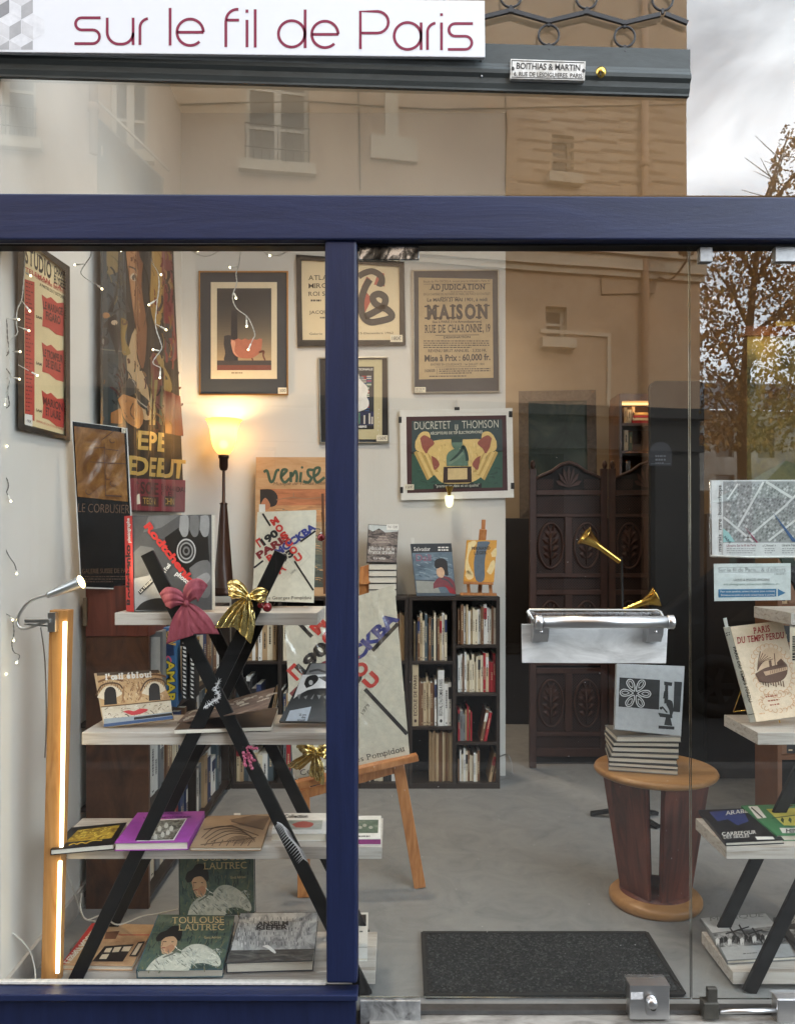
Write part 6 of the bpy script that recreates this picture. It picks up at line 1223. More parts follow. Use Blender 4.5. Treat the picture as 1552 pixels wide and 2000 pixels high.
def oeil(m, pl):
    w = ramp('old_fresco', [(150, 112, 74), (196, 160, 116), (214, 186, 146)], 9, detail=8); m.pp(pl, [(189, 1317), (309, 1311), (334, 1368), (198, 1381)], w, 1); lo = ramp('fresco_low', [(160, 140, 112), (206, 196, 176), (226, 220, 208)], 8); m.pp(pl, [(198, 1381), (334, 1368), (337, 1398), (204, 1414)], lo, 1)
    bk, dk = ink(30, 28, 30), ink(92, 66, 46)
    m.speck(pl, [(190, 1320), (310, 1314), (333, 1366), (199, 1379)], 220, [(176, 136, 94), (206, 174, 132), (150, 112, 78), (222, 200, 164), (130, 98, 72)], 1.2, 9, 1.6, 70, 3, .9); m.speck(pl, [(199, 1382), (333, 1370), (336, 1396), (204, 1412)], 120, [(196, 184, 164), (222, 216, 204), (140, 124, 104), (176, 160, 140), (90, 82, 76)], 1.2, 9, 1.4, 0, 4, .8)
    for x0, x1, y0, y1 in ((202, 228, 1346, 1377), (289, 313, 1338, 1369)):
        cx = (x0 + x1) / 2; m.pp(pl, spline([(x0 - 12, y0 + 16), (x0, y0 - 2), (cx, y0 - 7), (x1, y0 - 4), (x1 + 11, y0 + 8), (x1, y0 + 16), (cx, y0 + 22), (x0, y0 + 20)], 3), ink(226, 214, 192), 2)
        m.pp(pl, [(x0 + 2, y1), (x0 + 2, y0 + 6)] + arc(cx + 1, y0 + 6, (x1 - x0) / 2 - 2, 180, 360, 8) + [(x1 + 1, y1 - 2)], bk, 3); m.ps(pl, spline([(x0 - 14, y0 + 12), (x0 - 4, y0 - 6), (cx, y0 - 12), (x1 + 4, y0 - 10), (x1 + 12, y0 - 1)], 4), 3, dk, 3); m.ps(pl, spline([(x0 - 10, y0 - 14), (cx, y0 - 21), (x1 + 12, y0 - 16)], 4), 4, ink(116, 82, 54), 3)
    m.ps(pl, spline([(243, 1340), (240, 1360), (244, 1372)], 4), 3, ink(160, 120, 82), 2); m.ps(pl, spline([(270, 1336), (276, 1356), (270, 1368)], 4), 3, ink(160, 120, 82), 2); m.ps(pl, [(197, 1381), (250, 1376), (334, 1367)], 2, dk, 2)
    for x0 in (196, 284):
        for k in range(14): m.ps(pl, [(x0 + k * 3, 1352 - 16 * math.sin(PI * k / 13) - (6 if x0 > 250 else 0)), (x0 - 2 + k * 3.3, 1346 - 17 * math.sin(PI * k / 13) - (6 if x0 > 250 else 0))], .9, dk, 3)
    m.pp(pl, spline([(240, 1390), (252, 1387), (262, 1389), (274, 1384), (290, 1386), (276, 1394), (258, 1397)], 3), ink(192, 58, 66), 3); m.pp(pl, [(203, 1404), (280, 1397), (336, 1390), (337, 1399), (204, 1416)], ink(150, 160, 168), 2); m.pp(pl, [(262, 1401), (336, 1392), (337, 1397), (262, 1406)], bk, 2.5); m.pp(pl, [(203, 1414), (338, 1398), (338, 1404), (203, 1420)], ink(54, 80, 122), 3)
    m.tx(pl, "l'\u0153il \u00e9bloui", (206, 1328), (297, 1322), 11, WHT, 4, .05, serif=.8); m.pp(pl, [(189, 1314), (310, 1308), (312, 1314), (190, 1320)], ink(74, 58, 44), 1.6)
book('square book whose cover is a house front painted as a face, on second shelf', [(184, 1315, .29), (311, 1309, .29), (338, 1403, .2), (203, 1420, .2)], .022, oeil, ink(196, 168, 130), 'R')
def album():
    t = thing('album', 'dark sepia landscape book lying half open on the second shelf behind the crossed legs', 'book', P(440, 1425, .22)); dk = ramp('sepia_dark', [(36, 27, 22), (66, 48, 38), (92, 68, 52)], 6)
    m = MB(); z = .897; q = [PZ(372, 1392, z + .012), PZ(543, 1383, z + .012), PZ(530, 1420, z + .012), PZ(341, 1426, z + .012)]; m.hex8(q, [V((p.x, p.y, z)) for p in q], PAGES); m.hex8([p + V((0, 0, .002)) for p in q], [p + V((0, 0, .0002)) for p in q], dk); m.build('lower_cover', t)
    q = [P(366, 1390, .40), P(537, 1342, .34), P(520, 1386, .28), P(346, 1412, .24)]; pl = Plane(q[0], q[1], q[3]); q[2] = pl.at(522, 1384); m = MB(); m.hex8(q, [p + V((0, .001, -.003)) for p in q], ramp('sepia_sea', [(60, 46, 40), (120, 98, 86), (168, 146, 132)], 9, stretch=(1, 3, 3)))
    W = ink(226, 218, 204); r = random.Random(3)
    for k in range(34): u = r.random(); y = r.uniform(.25, 1); x = 352 + u * 170 + 8 * (1 - y); yy = 1392 - u * 44 + y * 18; l = r.uniform(4, 20); m.ps(pl, [(x, yy), (x + l * .5, yy - l * .28 + r.uniform(-1, 1)), (x + l, yy - l * .32)], r.uniform(1, 3), W, 2)
    m.build('upper_cover', t)
album()
def face(m, pl):
    g = [ink(*(v,) * 3, .3) for v in (26, 64, 120, 186, 218)]; m.pp(pl, [(608, 1296), (690, 1296), (690, 1330), (590, 1330)], g[2], 1); m.pp(pl, [(590, 1318), (690, 1316), (690, 1352), (572, 1368)], g[4], 1.2); m.pp(pl, spline([(566, 1370), (600, 1348), (640, 1344), (690, 1350), (690, 1376), (600, 1384), (563, 1388)], 3), g[0], 1.6)
    m.pp(pl, spline([(594, 1336), (600, 1322), (616, 1318), (622, 1326), (612, 1338), (598, 1344)], 3), g[0], 2); m.pe(pl, 607, 1333, 4, 5, g[3], 2.4, n=10); m.ps(pl, spline([(604, 1312), (620, 1308), (634, 1312), (650, 1312)], 4), 4, g[1], 2); m.pp(pl, [(620, 1322), (690, 1316), (690, 1336), (640, 1334)], BWP, 1.4)
    m.pp(pl, [(566, 1388), (608, 1380), (600, 1408), (558, 1408)], ink(190, 200, 212), 2.5); k = g[0]
    for i, s in enumerate(('25 ans', 'de', 'travail')): m.tx(pl, s, (584 + (6 if i == 1 else 0) - i * 1.5, 1398 + i * 5), (598 - i, 1397.5 + i * 5), 4, k, 3, .02)
    for i in range(8): m.pp(pl, [(580 + i * 13, 1357 + (i % 3) * 4), (588 + i * 13, 1355 + (i % 2) * 3), (584 + i * 13, 1366)], g[2], 2)
book('black and white book with a cropped face, leaning on second shelf beside the post', [(604, 1295, .36), (700, 1296, .36), (690, 1410, .2), (545, 1409, .2)], .012, face, ink(34, 34, 35, .3), 'T')
# third shelf, lying flat
Z3 = .498
def gold(m, pl):
    m.pp(pl, [(153, 1621), (235, 1611), (218, 1637), (129, 1645)], ramp('gold_photo', [(74, 56, 18), (150, 116, 30), (206, 170, 60), (84, 66, 24)], 22, distort=1.5), 1); r = random.Random(1); Y = ink(226, 196, 86)
    for k in range(24): x = r.uniform(145, 222); y = r.uniform(1618, 1636); m.ps(pl, [(x, y), (x + r.uniform(3, 8), y - 2)], 1.6, Y, 2)
    m.ps(pl, spline([(135, 1651), (145, 1647), (150, 1649), (160, 1645), (168, 1647), (180, 1642), (200, 1641)], 4), 1.6, ink(214, 176, 60), 2)
book('black book with a golden photograph, leftmost on the third shelf', [(140, 1616), (248, 1606), (223, 1648), (99, 1659)], .02, gold, ink(26, 22, 22, .3), 'L', flat=Z3 + .02)
def purple(m, pl):
    m.pp(pl, [(310, 1601), (366, 1598), (340, 1641), (267, 1643)], WHT, 1); m.pp(pl, [(312, 1602.5), (363, 1600), (338, 1639.5), (271, 1641.5)], ramp('grisaille', [(40, 38, 34), (84, 80, 70), (150, 146, 132), (206, 204, 192)], 34, distort=1.2), 2); d = ink(110, 44, 116); m.tx(pl, 'PROUDHON ET NOTRE TEMPS'[:18], (313, 1591), (357, 1590), 3.5, d, 2, .02); m.tx(pl, "L'ART MODERNE", (281, 1599), (374, 1597), 3.5, d, 2, .02)
    L = ink(216, 214, 204)
    for x, y in ((300, 1625), (312, 1618), (325, 1612), (335, 1618), (318, 1630), (304, 1634), (328, 1626)): m.pp(pl, spline([(x, y - 6), (x + 4, y - 2), (x + 2, y + 5), (x - 4, y + 4), (x - 3, y - 3)], 2), L, 3)
book('bright purple hardback with framed grey picture on the third shelf', [(269, 1587), (400, 1584), (368, 1644), (224, 1646)], .028, purple, ink(164, 74, 168, .4), 'R', flat=Z3 + .028)
def plan(m, pl):
    d = ink(88, 66, 48); w = ramp('brown_paper', [(140, 112, 84), (160, 132, 102), (172, 146, 116)], 7); m.pp(pl, [(404, 1595), (531, 1591), (509, 1654), (372, 1654)], w, .6)
    m.pp(pl, [(448, 1601), (494, 1592), (528, 1594), (515, 1620), (470, 1612)], ink(112, 88, 66), 1); m.ps(pl, [(452, 1604), (514, 1620)], 2.5, d, 2); m.ps(pl, [(398, 1620), (452, 1612), (505, 1632)], 2, d, 2); m.ps(pl, [(392, 1650), (500, 1636)], 2, d, 2)
    for k in range(4): m.ps(pl, spline([(394 + k * 6, 1636 + k * 3), (420 + k * 10, 1616 + k * 4), (460 + k * 8, 1616 + k * 5), (486 + k * 4, 1632 + k * 3)], 5), 1.8, d, 2)
    for k in range(7): m.ps(pl, [(400 + k * 14, 1652), (408 + k * 14, 1640)], 1.8, d, 2); m.ps(pl, arc(470, 1650, 6 + k * 4, 200, 340, 8, 4 + k * 2.2), 1.2, d, 2.4)
    m.pr(pl, 457, 1588, 470, 1592, PAPER, 3)
book('brown paperback printed with curved architectural lines on the third shelf', [(404, 1594), (532, 1590), (510, 1655), (371, 1655)], .012, plan, ink(158, 130, 100), 'L', flat=Z3 + .012)
def coll(m, pl):
    m.pp(pl, [(538, 1602), (630, 1602), (628, 1620), (534, 1620)], ramp('pale_photo', [(120, 130, 120), (170, 176, 166), (206, 206, 198)], 14), 1); m.pp(pl, spline([(570, 1610), (590, 1604), (612, 1608), (604, 1616), (578, 1616)], 3), ink(190, 96, 84), 2); m.tx(pl, 'Collection', (556, 1597), (601, 1597), 6, BLK, 2, .03); m.pe(pl, 548, 1612, 7, 4, ink(90, 110, 92), 2)
book('white book headed Collection with a pale photo strip on the third shelf', [(540, 1588), (640, 1588), (636, 1628), (530, 1628)], .026, coll, WHT, 'T', flat=Z3 + .026)
def gard(m, pl):
    m.pp(pl, [(652, 1601), (739, 1601), (738, 1627), (645, 1627)], ramp('garden_photo', [(40, 56, 46), (84, 104, 84), (150, 156, 140)], 22), 1); m.lines(pl, (700, 1632), (726, 1632), (0, 3), 1, BLK, 2, .8, 6, 2, 5)
    for x, y in ((712, 1612), (724, 1616), (703, 1616)): m.pe(pl, x, y, 4, 3, ink(170, 170, 158), 2)
book('white book with dark garden photo, right of the post on the third shelf', [(650, 1594), (744, 1593), (743, 1638), (640, 1638)], .022, gard, WHT, 'B', ink(150, 56, 120), flat=Z3 + .022)
# bottom shelf
def toul(m, pl, f, k=1):
    bg = ramp('teal_paint', [(44, 60, 58), (70, 88, 80), (92, 104, 84), (60, 70, 62)], 14, distort=1.5); q = lambda *p: [f(*a) for a in p]
    m.pp(pl, q((351, 1662), (495, 1662), (496, 1785), (352, 1788)), bg, .6); hair, skin, wh, wd = ink(32, 27, 25), ink(206, 166, 128), ramp('chalk_white', [(150, 152, 140), (196, 196, 180), (216, 212, 196)], 24, distort=2), ink(110, 112, 100)
    m.pp(pl, q(*spline([(366, 1790), (372, 1770), (384, 1756), (400, 1748), (420, 1752), (440, 1768), (440, 1790)], 3)), wh, 1.6); m.pp(pl, q(*spline([(416, 1744), (430, 1730), (452, 1730), (476, 1746), (490, 1766), (488, 1780), (462, 1772), (436, 1774), (420, 1762)], 3)), wh, 2)
    m.pp(pl, q(*spline([(374, 1716), (384, 1710), (400, 1716), (404, 1734), (398, 1750), (386, 1752), (380, 1744), (376, 1730)], 3)), skin, 2.4); m.pp(pl, q(*spline([(362, 1716), (366, 1704), (376, 1698), (384, 1688), (398, 1688), (406, 1700), (408, 1716), (404, 1722), (394, 1712), (380, 1714), (374, 1722), (366, 1724)], 3)), hair, 3); m.ps(pl, q((380, 1738), (386, 1738)), 2, ink(160, 70, 60), 3); m.ps(pl, q((378, 1724), (384, 1724)), 1.5, hair, 3); m.ps(pl, q((393, 1724), (397, 1724)), 1.5, hair, 3)
    m.ps(pl, q(*spline([(388, 1760), (404, 1750), (410, 1740)], 4)), 3, wd, 3); r = random.Random(7)
    for i in range(26): x, y = r.uniform(372, 486), r.uniform(1734, 1782); m.ps(pl, q((x, y), (x + r.uniform(3, 9), y + r.uniform(3, 9))), r.uniform(.8, 2), wd if i % 3 else ink(226, 224, 212), 3.4)
    for i in range(190): x, y = r.uniform(354, 490), r.uniform(1668, 1782); m.ps(pl, q((x, y), (x + r.uniform(-4, 4), y + r.uniform(4, 14))), r.uniform(.8, 2.2), ink(*r.choice(((84, 100, 84), (52, 66, 62), (110, 112, 84), (66, 84, 84), (40, 52, 50), (126, 118, 86)))), 1)
    for i in range(150): x = r.uniform(374, 484); y = r.uniform(1738, 1782); m.ps(pl, q((x, y), (x + r.uniform(-2, 8), y + r.uniform(1, 8))), r.uniform(.6, 1.6), ink(*r.choice(((150, 150, 138), (196, 198, 184), (214, 212, 200), (120, 128, 120), (170, 176, 170)))), 3.2) if (y > 1752 or x > 424) and y < 1775 + (x - 374) * .06 else None
    m.ps(pl, q(*spline([(377, 1722), (379, 1732), (376, 1736), (380, 1740)], 3)), 1, ink(140, 96, 70), 3); m.pp(pl, q(*spline([(386, 1736), (396, 1730), (402, 1738), (396, 1748), (388, 1746)], 3)), ink(190, 138, 104), 2.6)
    for i in range(22): x, y = r.uniform(352, 492), r.uniform(1696, 1784); m.ps(pl, q((x, y), (x + r.uniform(-3, 3), y + r.uniform(6, 16))), 2, ink(*r.choice(((96, 112, 84), (40, 52, 50), (120, 118, 84)))), 1)
    G = ink(206, 182, 132); t = lambda s, a, b, h: m.tx(pl, s, f(*a), f(*b), h * k, G, 5, .0, serif=.9); t('TOULOUSE', (382, 1682), (478, 1679), 13); t('LAUTREC', (398, 1698), (482, 1696), 13); m.tx(pl, 'Gotz Adriani', f(450, 1716), f(480, 1715), 5 * k, G, 5)
book('upright dark green book of a painted lady, standing at the back of bottom shelf', [(349, 1662, .43), (495, 1662, .43), (497, 1786, .40), (350, 1790, .40)], .03, lambda m, pl: toul(m, pl, lambda x, y: (x, y)), ink(46, 60, 60, .3))
fq = quadmap([(349, 1662), (495, 1662), (497, 1786), (350, 1790)], [(309, 1786), (459, 1788), (435, 1893), (266, 1895)])
book('same painted lady book in green lying tilted at the front of bottom shelf', [(309, 1786, .38), (459, 1788, .38), (435, 1893, .115), (266, 1895, .115)], .034, lambda m, pl: toul(m, pl, fq, .95), ink(70, 96, 104, .3))
def esprit(m, pl):
    bg = ramp('warm_photo', [(150, 104, 70), (206, 166, 124), (226, 196, 156)], 6); m.pp(pl, [(196, 1804), (303, 1806), (259, 1885), (130, 1880)], bg, .8); rd = ink(190, 52, 44); m.pp(pl, [(180, 1803), (190, 1803), (128, 1882), (119, 1884)], rd, 1.2); W = ink(236, 226, 210)
    m.tx(pl, "L'ESPRIT NOUVEAU", (124, 1880), (190, 1806), 10, W, 3, .035, up=(11, 1)); d = ink(46, 34, 30); c = ink(226, 206, 176)
    m.pp(pl, [(208, 1820), (234, 1818), (226, 1834), (204, 1834)], ink(110, 72, 50), 2); m.pp(pl, [(205, 1848), (262, 1844), (240, 1878), (180, 1878)], d, 2)
    for a in ([(208, 1852), (220, 1851), (215, 1860), (203, 1860)], [(224, 1850), (238, 1849), (232, 1859), (219, 1860)], [(200, 1864), (214, 1863), (208, 1873), (194, 1873)], [(242, 1849), (258, 1848), (252, 1858), (237, 1858)]): m.pp(pl, a, c, 3)
    m.ps(pl, [(232, 1826), (292, 1826)], 1.6, rd, 2); m.pp(pl, [(270, 1840), (284, 1838), (268, 1868), (252, 1868)], d, 3); m.pp(pl, [(271, 1843), (279, 1842), (265, 1865), (257, 1865)], c, 3.6)
book('orange toned book with red band L ESPRIT NOUVEAU, left end of the bottom shelf', [(180, 1803), (304, 1806), (259, 1886), (119, 1884)], .018, esprit, ink(206, 166, 130), 'L', flat=.084)
def kief(m, pl):
    w = ramp('grey_strokes', [(96, 96, 98), (150, 150, 150), (190, 190, 188), (206, 206, 203)], 14, stretch=(1, .5, .5), distort=2, detail=9); m.pp(pl, [(470, 1784), (620, 1782), (614, 1855), (451, 1858)], w, .8); m.pp(pl, [(451, 1856), (614, 1853), (611, 1875), (442, 1880)], ramp('dark_strokes', [(34, 34, 34), (78, 76, 74), (120, 118, 114)], 12, stretch=(1, 4, 4), distort=1.5), 1); r = random.Random(4)
    for j in range(6):
        for i in range(24): x = 470 + i * 6 - j * 3 + r.uniform(-2, 2); y = 1792 + j * 9.5 + r.uniform(-2, 2); m.ps(pl, [(x, y), (x + r.uniform(-1.5, 1.5), y + r.uniform(4, 9))], r.uniform(.8, 2), ink(*r.choice(((120, 120, 122), (92, 92, 95), (214, 214, 212)))), 1.6)
    b = ink(40, 40, 42); m.tx(pl, 'ANSELM', (502, 1808), (563, 1807), 8, b, 3, .03); m.tx(pl, 'KIEFER', (501, 1816), (562, 1815), 8, b, 3, .03); m.pp(pl, spline([(512, 1848), (524, 1846), (538, 1858), (536, 1862), (522, 1852)], 3), WHT, 3)
book('large grey brush stroked ANSELM KIEFER book at the right of the bottom shelf', [(470, 1783, .40), (621, 1781, .40), (611, 1876, .13), (441, 1881, .13)], .04, kief, ink(66, 66, 67, .35))
def slip(m, pl): m.pr(pl, 703, 1786, 715, 1808, BLK, 1); m.ps(pl, [(655, 1850), (717, 1850)], 1, ink(120, 120, 116), 1); m.lines(pl, (702, 1818), (714, 1818), (0, 5), 1, ink(90, 90, 90), 1)
book('white paperback with black block, right of the post on the bottom shelf', [(652, 1783), (719, 1782), (717, 1871), (640, 1872)], .012, slip, PAPER, 'T', flat=.078)

# right hand stand
def perdu():
    t, pl = book('cream book PARIS DU TEMPS PERDU with sepia vignette on the right stand', [(1425, 1224, .31), (1527, 1212, .33), (1572, 1397, .245), (1476, 1410, .23)], .02, None, ink(232, 208, 176, .4)); m = MB(); r1 = ink(166, 34, 36); br = ink(104, 68, 46); or_ = ink(216, 168, 128)
    m.tx(pl, 'PARIS', (1471, 1238), (1503, 1233), 12, r1, 3, .02, serif=.8); m.tx(pl, 'DU TEMPS PERDU', (1439, 1257), (1531, 1246), 12, r1, 3, .02, serif=.8)
    for k in range(30): a = R(k * 12); m.ps(pl, arc(1508 + 40 * math.cos(a) + 8 * math.sin(a), 1310 + 48 * math.sin(a), 5, k * 40, k * 40 + 230, 6), 1.3, or_, 2)
    m.pe(pl, 1506, 1300, 26, 36, ink(226, 192, 156), 2.4, rot=-8); m.pp(pl, spline([(1474, 1316), (1490, 1306), (1510, 1300), (1534, 1296), (1536, 1316), (1524, 1330), (1500, 1334), (1482, 1332)], 3), br, 4); m.pp(pl, [(1490, 1312), (1536, 1302), (1537, 1308), (1494, 1320)], ink(206, 168, 132), 5); m.ps(pl, [(1511, 1276), (1513, 1300)], 1.6, br, 4); m.pp(pl, [(1500, 1290), (1505, 1289), (1507, 1304), (1502, 1305)], br, 4); m.pp(pl, [(1516, 1294), (1524, 1286), (1536, 1298), (1518, 1304)], br, 4)
    for k in range(6): m.ps(pl, spline([(1478, 1310), (1480 + k * 2, 1292), (1484 + k * 5, 1272 + k * 3)], 3), 1.2, br, 4)
    for k in range(9): m.ps(pl, [(1488 + k * 5, 1330), (1490 + k * 5, 1338 + (k % 3) * 2)], 2, br, 4); m.ps(pl, [(1504 + k * 3.5, 1310 - k), (1504 + k * 3.5, 1316 - k)], 1, br, 6)
    for k in range(22): a = R(k * 16.4); m.ps(pl, arc(1518 + 34 * math.cos(a), 1370 + 18 * math.sin(a), 4, k * 50, k * 50 + 220, 6), 1.3, or_, 2)
    m.lines(pl, (1494, 1360), (1516, 1357), (4, 8), 3, ink(176, 96, 70), 3, .3, 3, 2, 5); m.lines(pl, (1482, 1393), (1500, 1391), (0, 4), 1, or_, 3)
    m.build('cover_print', t); m = MB(); s = [P(1413, 1226, .325), P(1424.5, 1224, .312), P(1475.5, 1410, .232), P(1464, 1411, .245)]; m.hex8(s, [p + V((.004, .018, 0)) for p in s], ink(206, 204, 192, .3)); sp = Plane(s[0], s[1], s[3]); m.tx(sp, 'PARIS DU TEMPS PERDU', (1430, 1264), (1462, 1372), 6, BLK, 3, .02, up=(6, -1)); m.lines(sp, (1416, 1236), (1424, 1234), (1, 4), 2, BLK, 3, .5, 2, 2, 4); m.ps(sp, [(1460, 1396), (1473, 1394)], 1.2, BLK, 3); m.build('spine', t)
    m = MB(); q = [P(1416, 1228, .32), P(1422, 1226, .32), P(1418, 1206, .322), P(1411, 1208, .322)]; m.hex8(q, [p + V((0, .001, 0)) for p in q], PAPER); m.build('bookmark', t)
    m = MB(); m.tube([P(1446, 1348, .29), P(1431, 1390, .4)], .002, BRASS, 6); m.tube([P(1431, 1390, .4), P(1520, 1380, .4)], .002, BRASS, 6); m.tube([P(1520, 1406, .225), P(1522, 1412, .22)], .002, BRASS, 6); tag(m.build('wire_book_rest'), 'thin brass wire rest behind the cream Paris book', 'book rest')
perdu()
def arab(m, pl):
    m.pp(pl, [(1384, 1586), (1449, 1580), (1461, 1604), (1440, 1612), (1420, 1600), (1400, 1604)], ink(50, 62, 120, .3), 1); m.tx(pl, 'ARABIE', (1416, 1592), (1462, 1587), 8, WHT, 2, .0, serif=.8); m.tx(pl, 'CARREFOUR', (1409, 1632), (1476, 1628), 6.5, WHT, 2, .0, serif=.8); m.tx(pl, 'DES SIECLES', (1412, 1638), (1462, 1635), 6, WHT, 2, .0, serif=.8); m.pp(pl, [(1473, 1634), (1508, 1634), (1512, 1639), (1478, 1640)], WHT, 3)
book('black and blue ARABIE book on the third shelf of the right stand', [(1363, 1582), (1470, 1578), (1530, 1640), (1416, 1645)], .014, arab, ink(24, 26, 32, .35), 'L', flat=Z3 + .014)
def green(m, pl):
    yl = ramp('yellow_print', [(150, 150, 50), (206, 196, 84), (214, 206, 110)], 8); m.pp(pl, [(1495, 1580), (1700, 1574), (1730, 1616), (1530, 1612)], yl, 1); m.pp(pl, [(1460, 1575), (1478, 1574), (1496, 1597), (1478, 1599)], WHT, 2); m.ps(pl, [(1466, 1577), (1488, 1597)], 2.5, ink(60, 60, 60), 3); m.pp(pl, [(1521, 1617), (1640, 1617), (1644, 1627), (1527, 1627)], WHT, 2); m.tx(pl, 'HINDOUS', (1533, 1626), (1600, 1626), 7, BLK, 3, .02, serif=.8)
    for x in (1523, 1538, 1551): m.pp(pl, [(x, 1602), (x + 3, 1596), (x + 7, 1600), (x + 6, 1608)], ink(60, 84, 50), 2)
    m.ps(pl, [(1506, 1598), (1552, 1592)], 1.6, ink(70, 80, 50), 2); m.pp(pl, [(1500, 1573), (1552, 1572), (1540, 1576)], ink(90, 60, 40), 2)
book('green and yellow book with white label strips on the third shelf right stand', [(1446, 1573), (1700, 1567), (1770, 1628), (1515, 1631)], .022, green, ink(70, 134, 90, .35), 'L', flat=Z3 + .02)
def mex(m, pl):
    m.pp(pl, [(1367, 1793), (1494, 1784), (1514, 1808), (1390, 1822)], ink(186, 187, 187), .8); m.pp(pl, [(1390, 1822), (1514, 1808), (1540, 1845), (1406, 1852)], BWP, .9); m.pp(pl, [(1406, 1850), (1540, 1843), (1552, 1868), (1419, 1875)], ink(176, 177, 177), 1); k = ink(30, 30, 31)
    m.tx(pl, 'MEXIQUE', (1384, 1799), (1490, 1790), 8, ink(130, 130, 128), 2, .0, serif=.9)
    for x, y, h in ((1430, 1812, 26), (1448, 1806, 34), (1474, 1812, 30)): m.ps(pl, [(x - 6, y), (x + 14, y + h)], 3, k, 2); m.ps(pl, [(x - 14, y + 12), (x + 14, y + 4)], 2.6, k, 2.4)
    r = random.Random(9)
    for i in range(17): x, y = 1396 + i * 8, 1836 + r.uniform(-4, 3) - i * .6; m.pp(pl, [(x, y), (x + 4, y - 4), (x + 8, y), (x + 7, y + 12), (x + 5, y + 6), (x + 2, y + 12)], k if i % 3 else ink(214, 214, 212), 2)
    m.lines(pl, (1450, 1862), (1500, 1858), (0, 3), 1, ink(90, 90, 90), 2)
book('grey MEXIQUE book with dark crosses on the bottom shelf of the right stand', [(1366, 1792), (1494, 1783), (1554, 1868), (1419, 1876)], .014, mex, ink(120, 121, 121, .35), 'L', flat=.08)
def rob(m, pl): m.pp(pl, [(1540, 1815), (1640, 1812), (1670, 1840), (1560, 1844)], BWP, 1); m.tx(pl, 'ROBERT', (1534, 1797), (1580, 1795), 6, WHT, 2, .0, serif=.8); m.tx(pl, 'ESPAGNE', (1538, 1804), (1584, 1802), 6, WHT, 2, .0, serif=.8)
book('black paperback at the edge, right of the MEXIQUE book', [(1509, 1792), (1640, 1788), (1700, 1856), (1562, 1862)], .016, rob, ink(28, 28, 29, .3), 'L', flat=.082)

# stack on the round table
def stack():
    c = V((1.045, .815, .588)); z = c.z; r = random.Random(6); cols = [(150, 148, 142), (44, 44, 46), (60, 60, 60), (110, 110, 110), (70, 70, 70), (48, 48, 50), (130, 128, 124)]
    for i in range(7):
        a = R(-15 + i * 2.3); w, d, h = .278 - i * .002, .205, (.019, .018, .022, .02, .023, .02, .024)[i]; ux, uy = V((math.cos(a), math.sin(a), 0)), V((-math.sin(a), math.cos(a), 0)); o = c + V((r.uniform(-.006, .006), r.uniform(-.004, .004), 0)); o.z = z
        q = [o - ux * w / 2 - uy * d / 2, o + ux * w / 2 - uy * d / 2, o + ux * w / 2 + uy * d / 2, o - ux * w / 2 + uy * d / 2]; m = MB(); cm = ink(*cols[i], .4)
        for z0, z1 in ((0, .0035), (h - .0035, h)): m.hex8([p + V((0, 0, z1)) for p in q], [p + V((0, 0, z0)) for p in q], cm)
        b = m.build('magazine'); tag(b, '%s magazine in the stack on the round table, %s' % (('pale grey', 'black', 'charcoal', 'grey', 'slate grey', 'black', 'mid grey')[i], ('lowest', 'just above the lowest', 'third from the table', 'in the middle', 'under the upper black one', 'under the topmost', 'topmost under the white book')[i]), 'magazine', 'magazines stacked on the round table')
        g = [o + (p - o) * .985 for p in q]; m = MB(); m.hex8([p + V((0, 0, h - .0036)) for p in g], [p + V((0, 0, .0036)) for p in g], PAGES); m.build('page_block', b); z += h + .0012
    return z
ztop = stack()
def micro(m, pl):
    k, w = ink(26, 27, 28), ink(206, 208, 210); m.pp(pl, [(1209, 1323), (1288, 1328), (1286, 1386), (1207, 1380)], k, 1); m.pp(pl, [(1316, 1331), (1331, 1332), (1327, 1391), (1314, 1390)], k, 1)
    for i in range(6):
        a = R(i * 60 + 3); cx, cy = 1240, 1354; dx, dy = math.cos(a), math.sin(a)
        o = [(cx + dx * t - dy * s, cy + dy * t + dx * s) for t, s in ((4, 0), (10, 4), (18, 6.5), (26, 6), (30, 0), (26, -6), (18, -6.5), (10, -4), (4, 0))]; m.ps(pl, spline(o, 3), 1.7, w, 2); o = [(cx + dx * t - dy * s, cy + dy * t + dx * s) for t, s in ((12, 0), (17, 3), (23, 3), (27, 0), (23, -3), (17, -3), (12, 0))]; m.ps(pl, spline(o, 2), 1.2, w, 2)
    m.pp(pl, [(1296, 1331), (1312, 1333), (1311, 1340), (1296, 1338)], k, 2); m.pp(pl, [(1298, 1338), (1304, 1338), (1303, 1374), (1296, 1374)], k, 2); m.pp(pl, [(1296, 1350), (1304, 1350), (1304, 1366), (1294, 1364)], k, 3); m.pp(pl, spline([(1302, 1366), (1312, 1370), (1314, 1390), (1308, 1400), (1306, 1388), (1300, 1376)], 3), k, 2); m.pp(pl, [(1284, 1392), (1312, 1396), (1312, 1403), (1288, 1400)], k, 2); m.pp(pl, [(1300, 1398), (1308, 1400), (1312, 1418), (1296, 1416)], k, 2); m.pp(pl, [(1285, 1417), (1316, 1419), (1316, 1425), (1285, 1423)], k, 2); m.pe(pl, 1290, 1383, 3, 3, k, 2, n=10); m.ps(pl, [(1292, 1380), (1302, 1392)], 3, k, 2)
book('white book with black band, petal flower and microscope, leaning on the magazine stack', [(1204, 1296, .83), (1336, 1301, .85), (1329, 1438, .74), (1200, 1424, .72)], .02, micro, ink(176, 180, 184, .35))

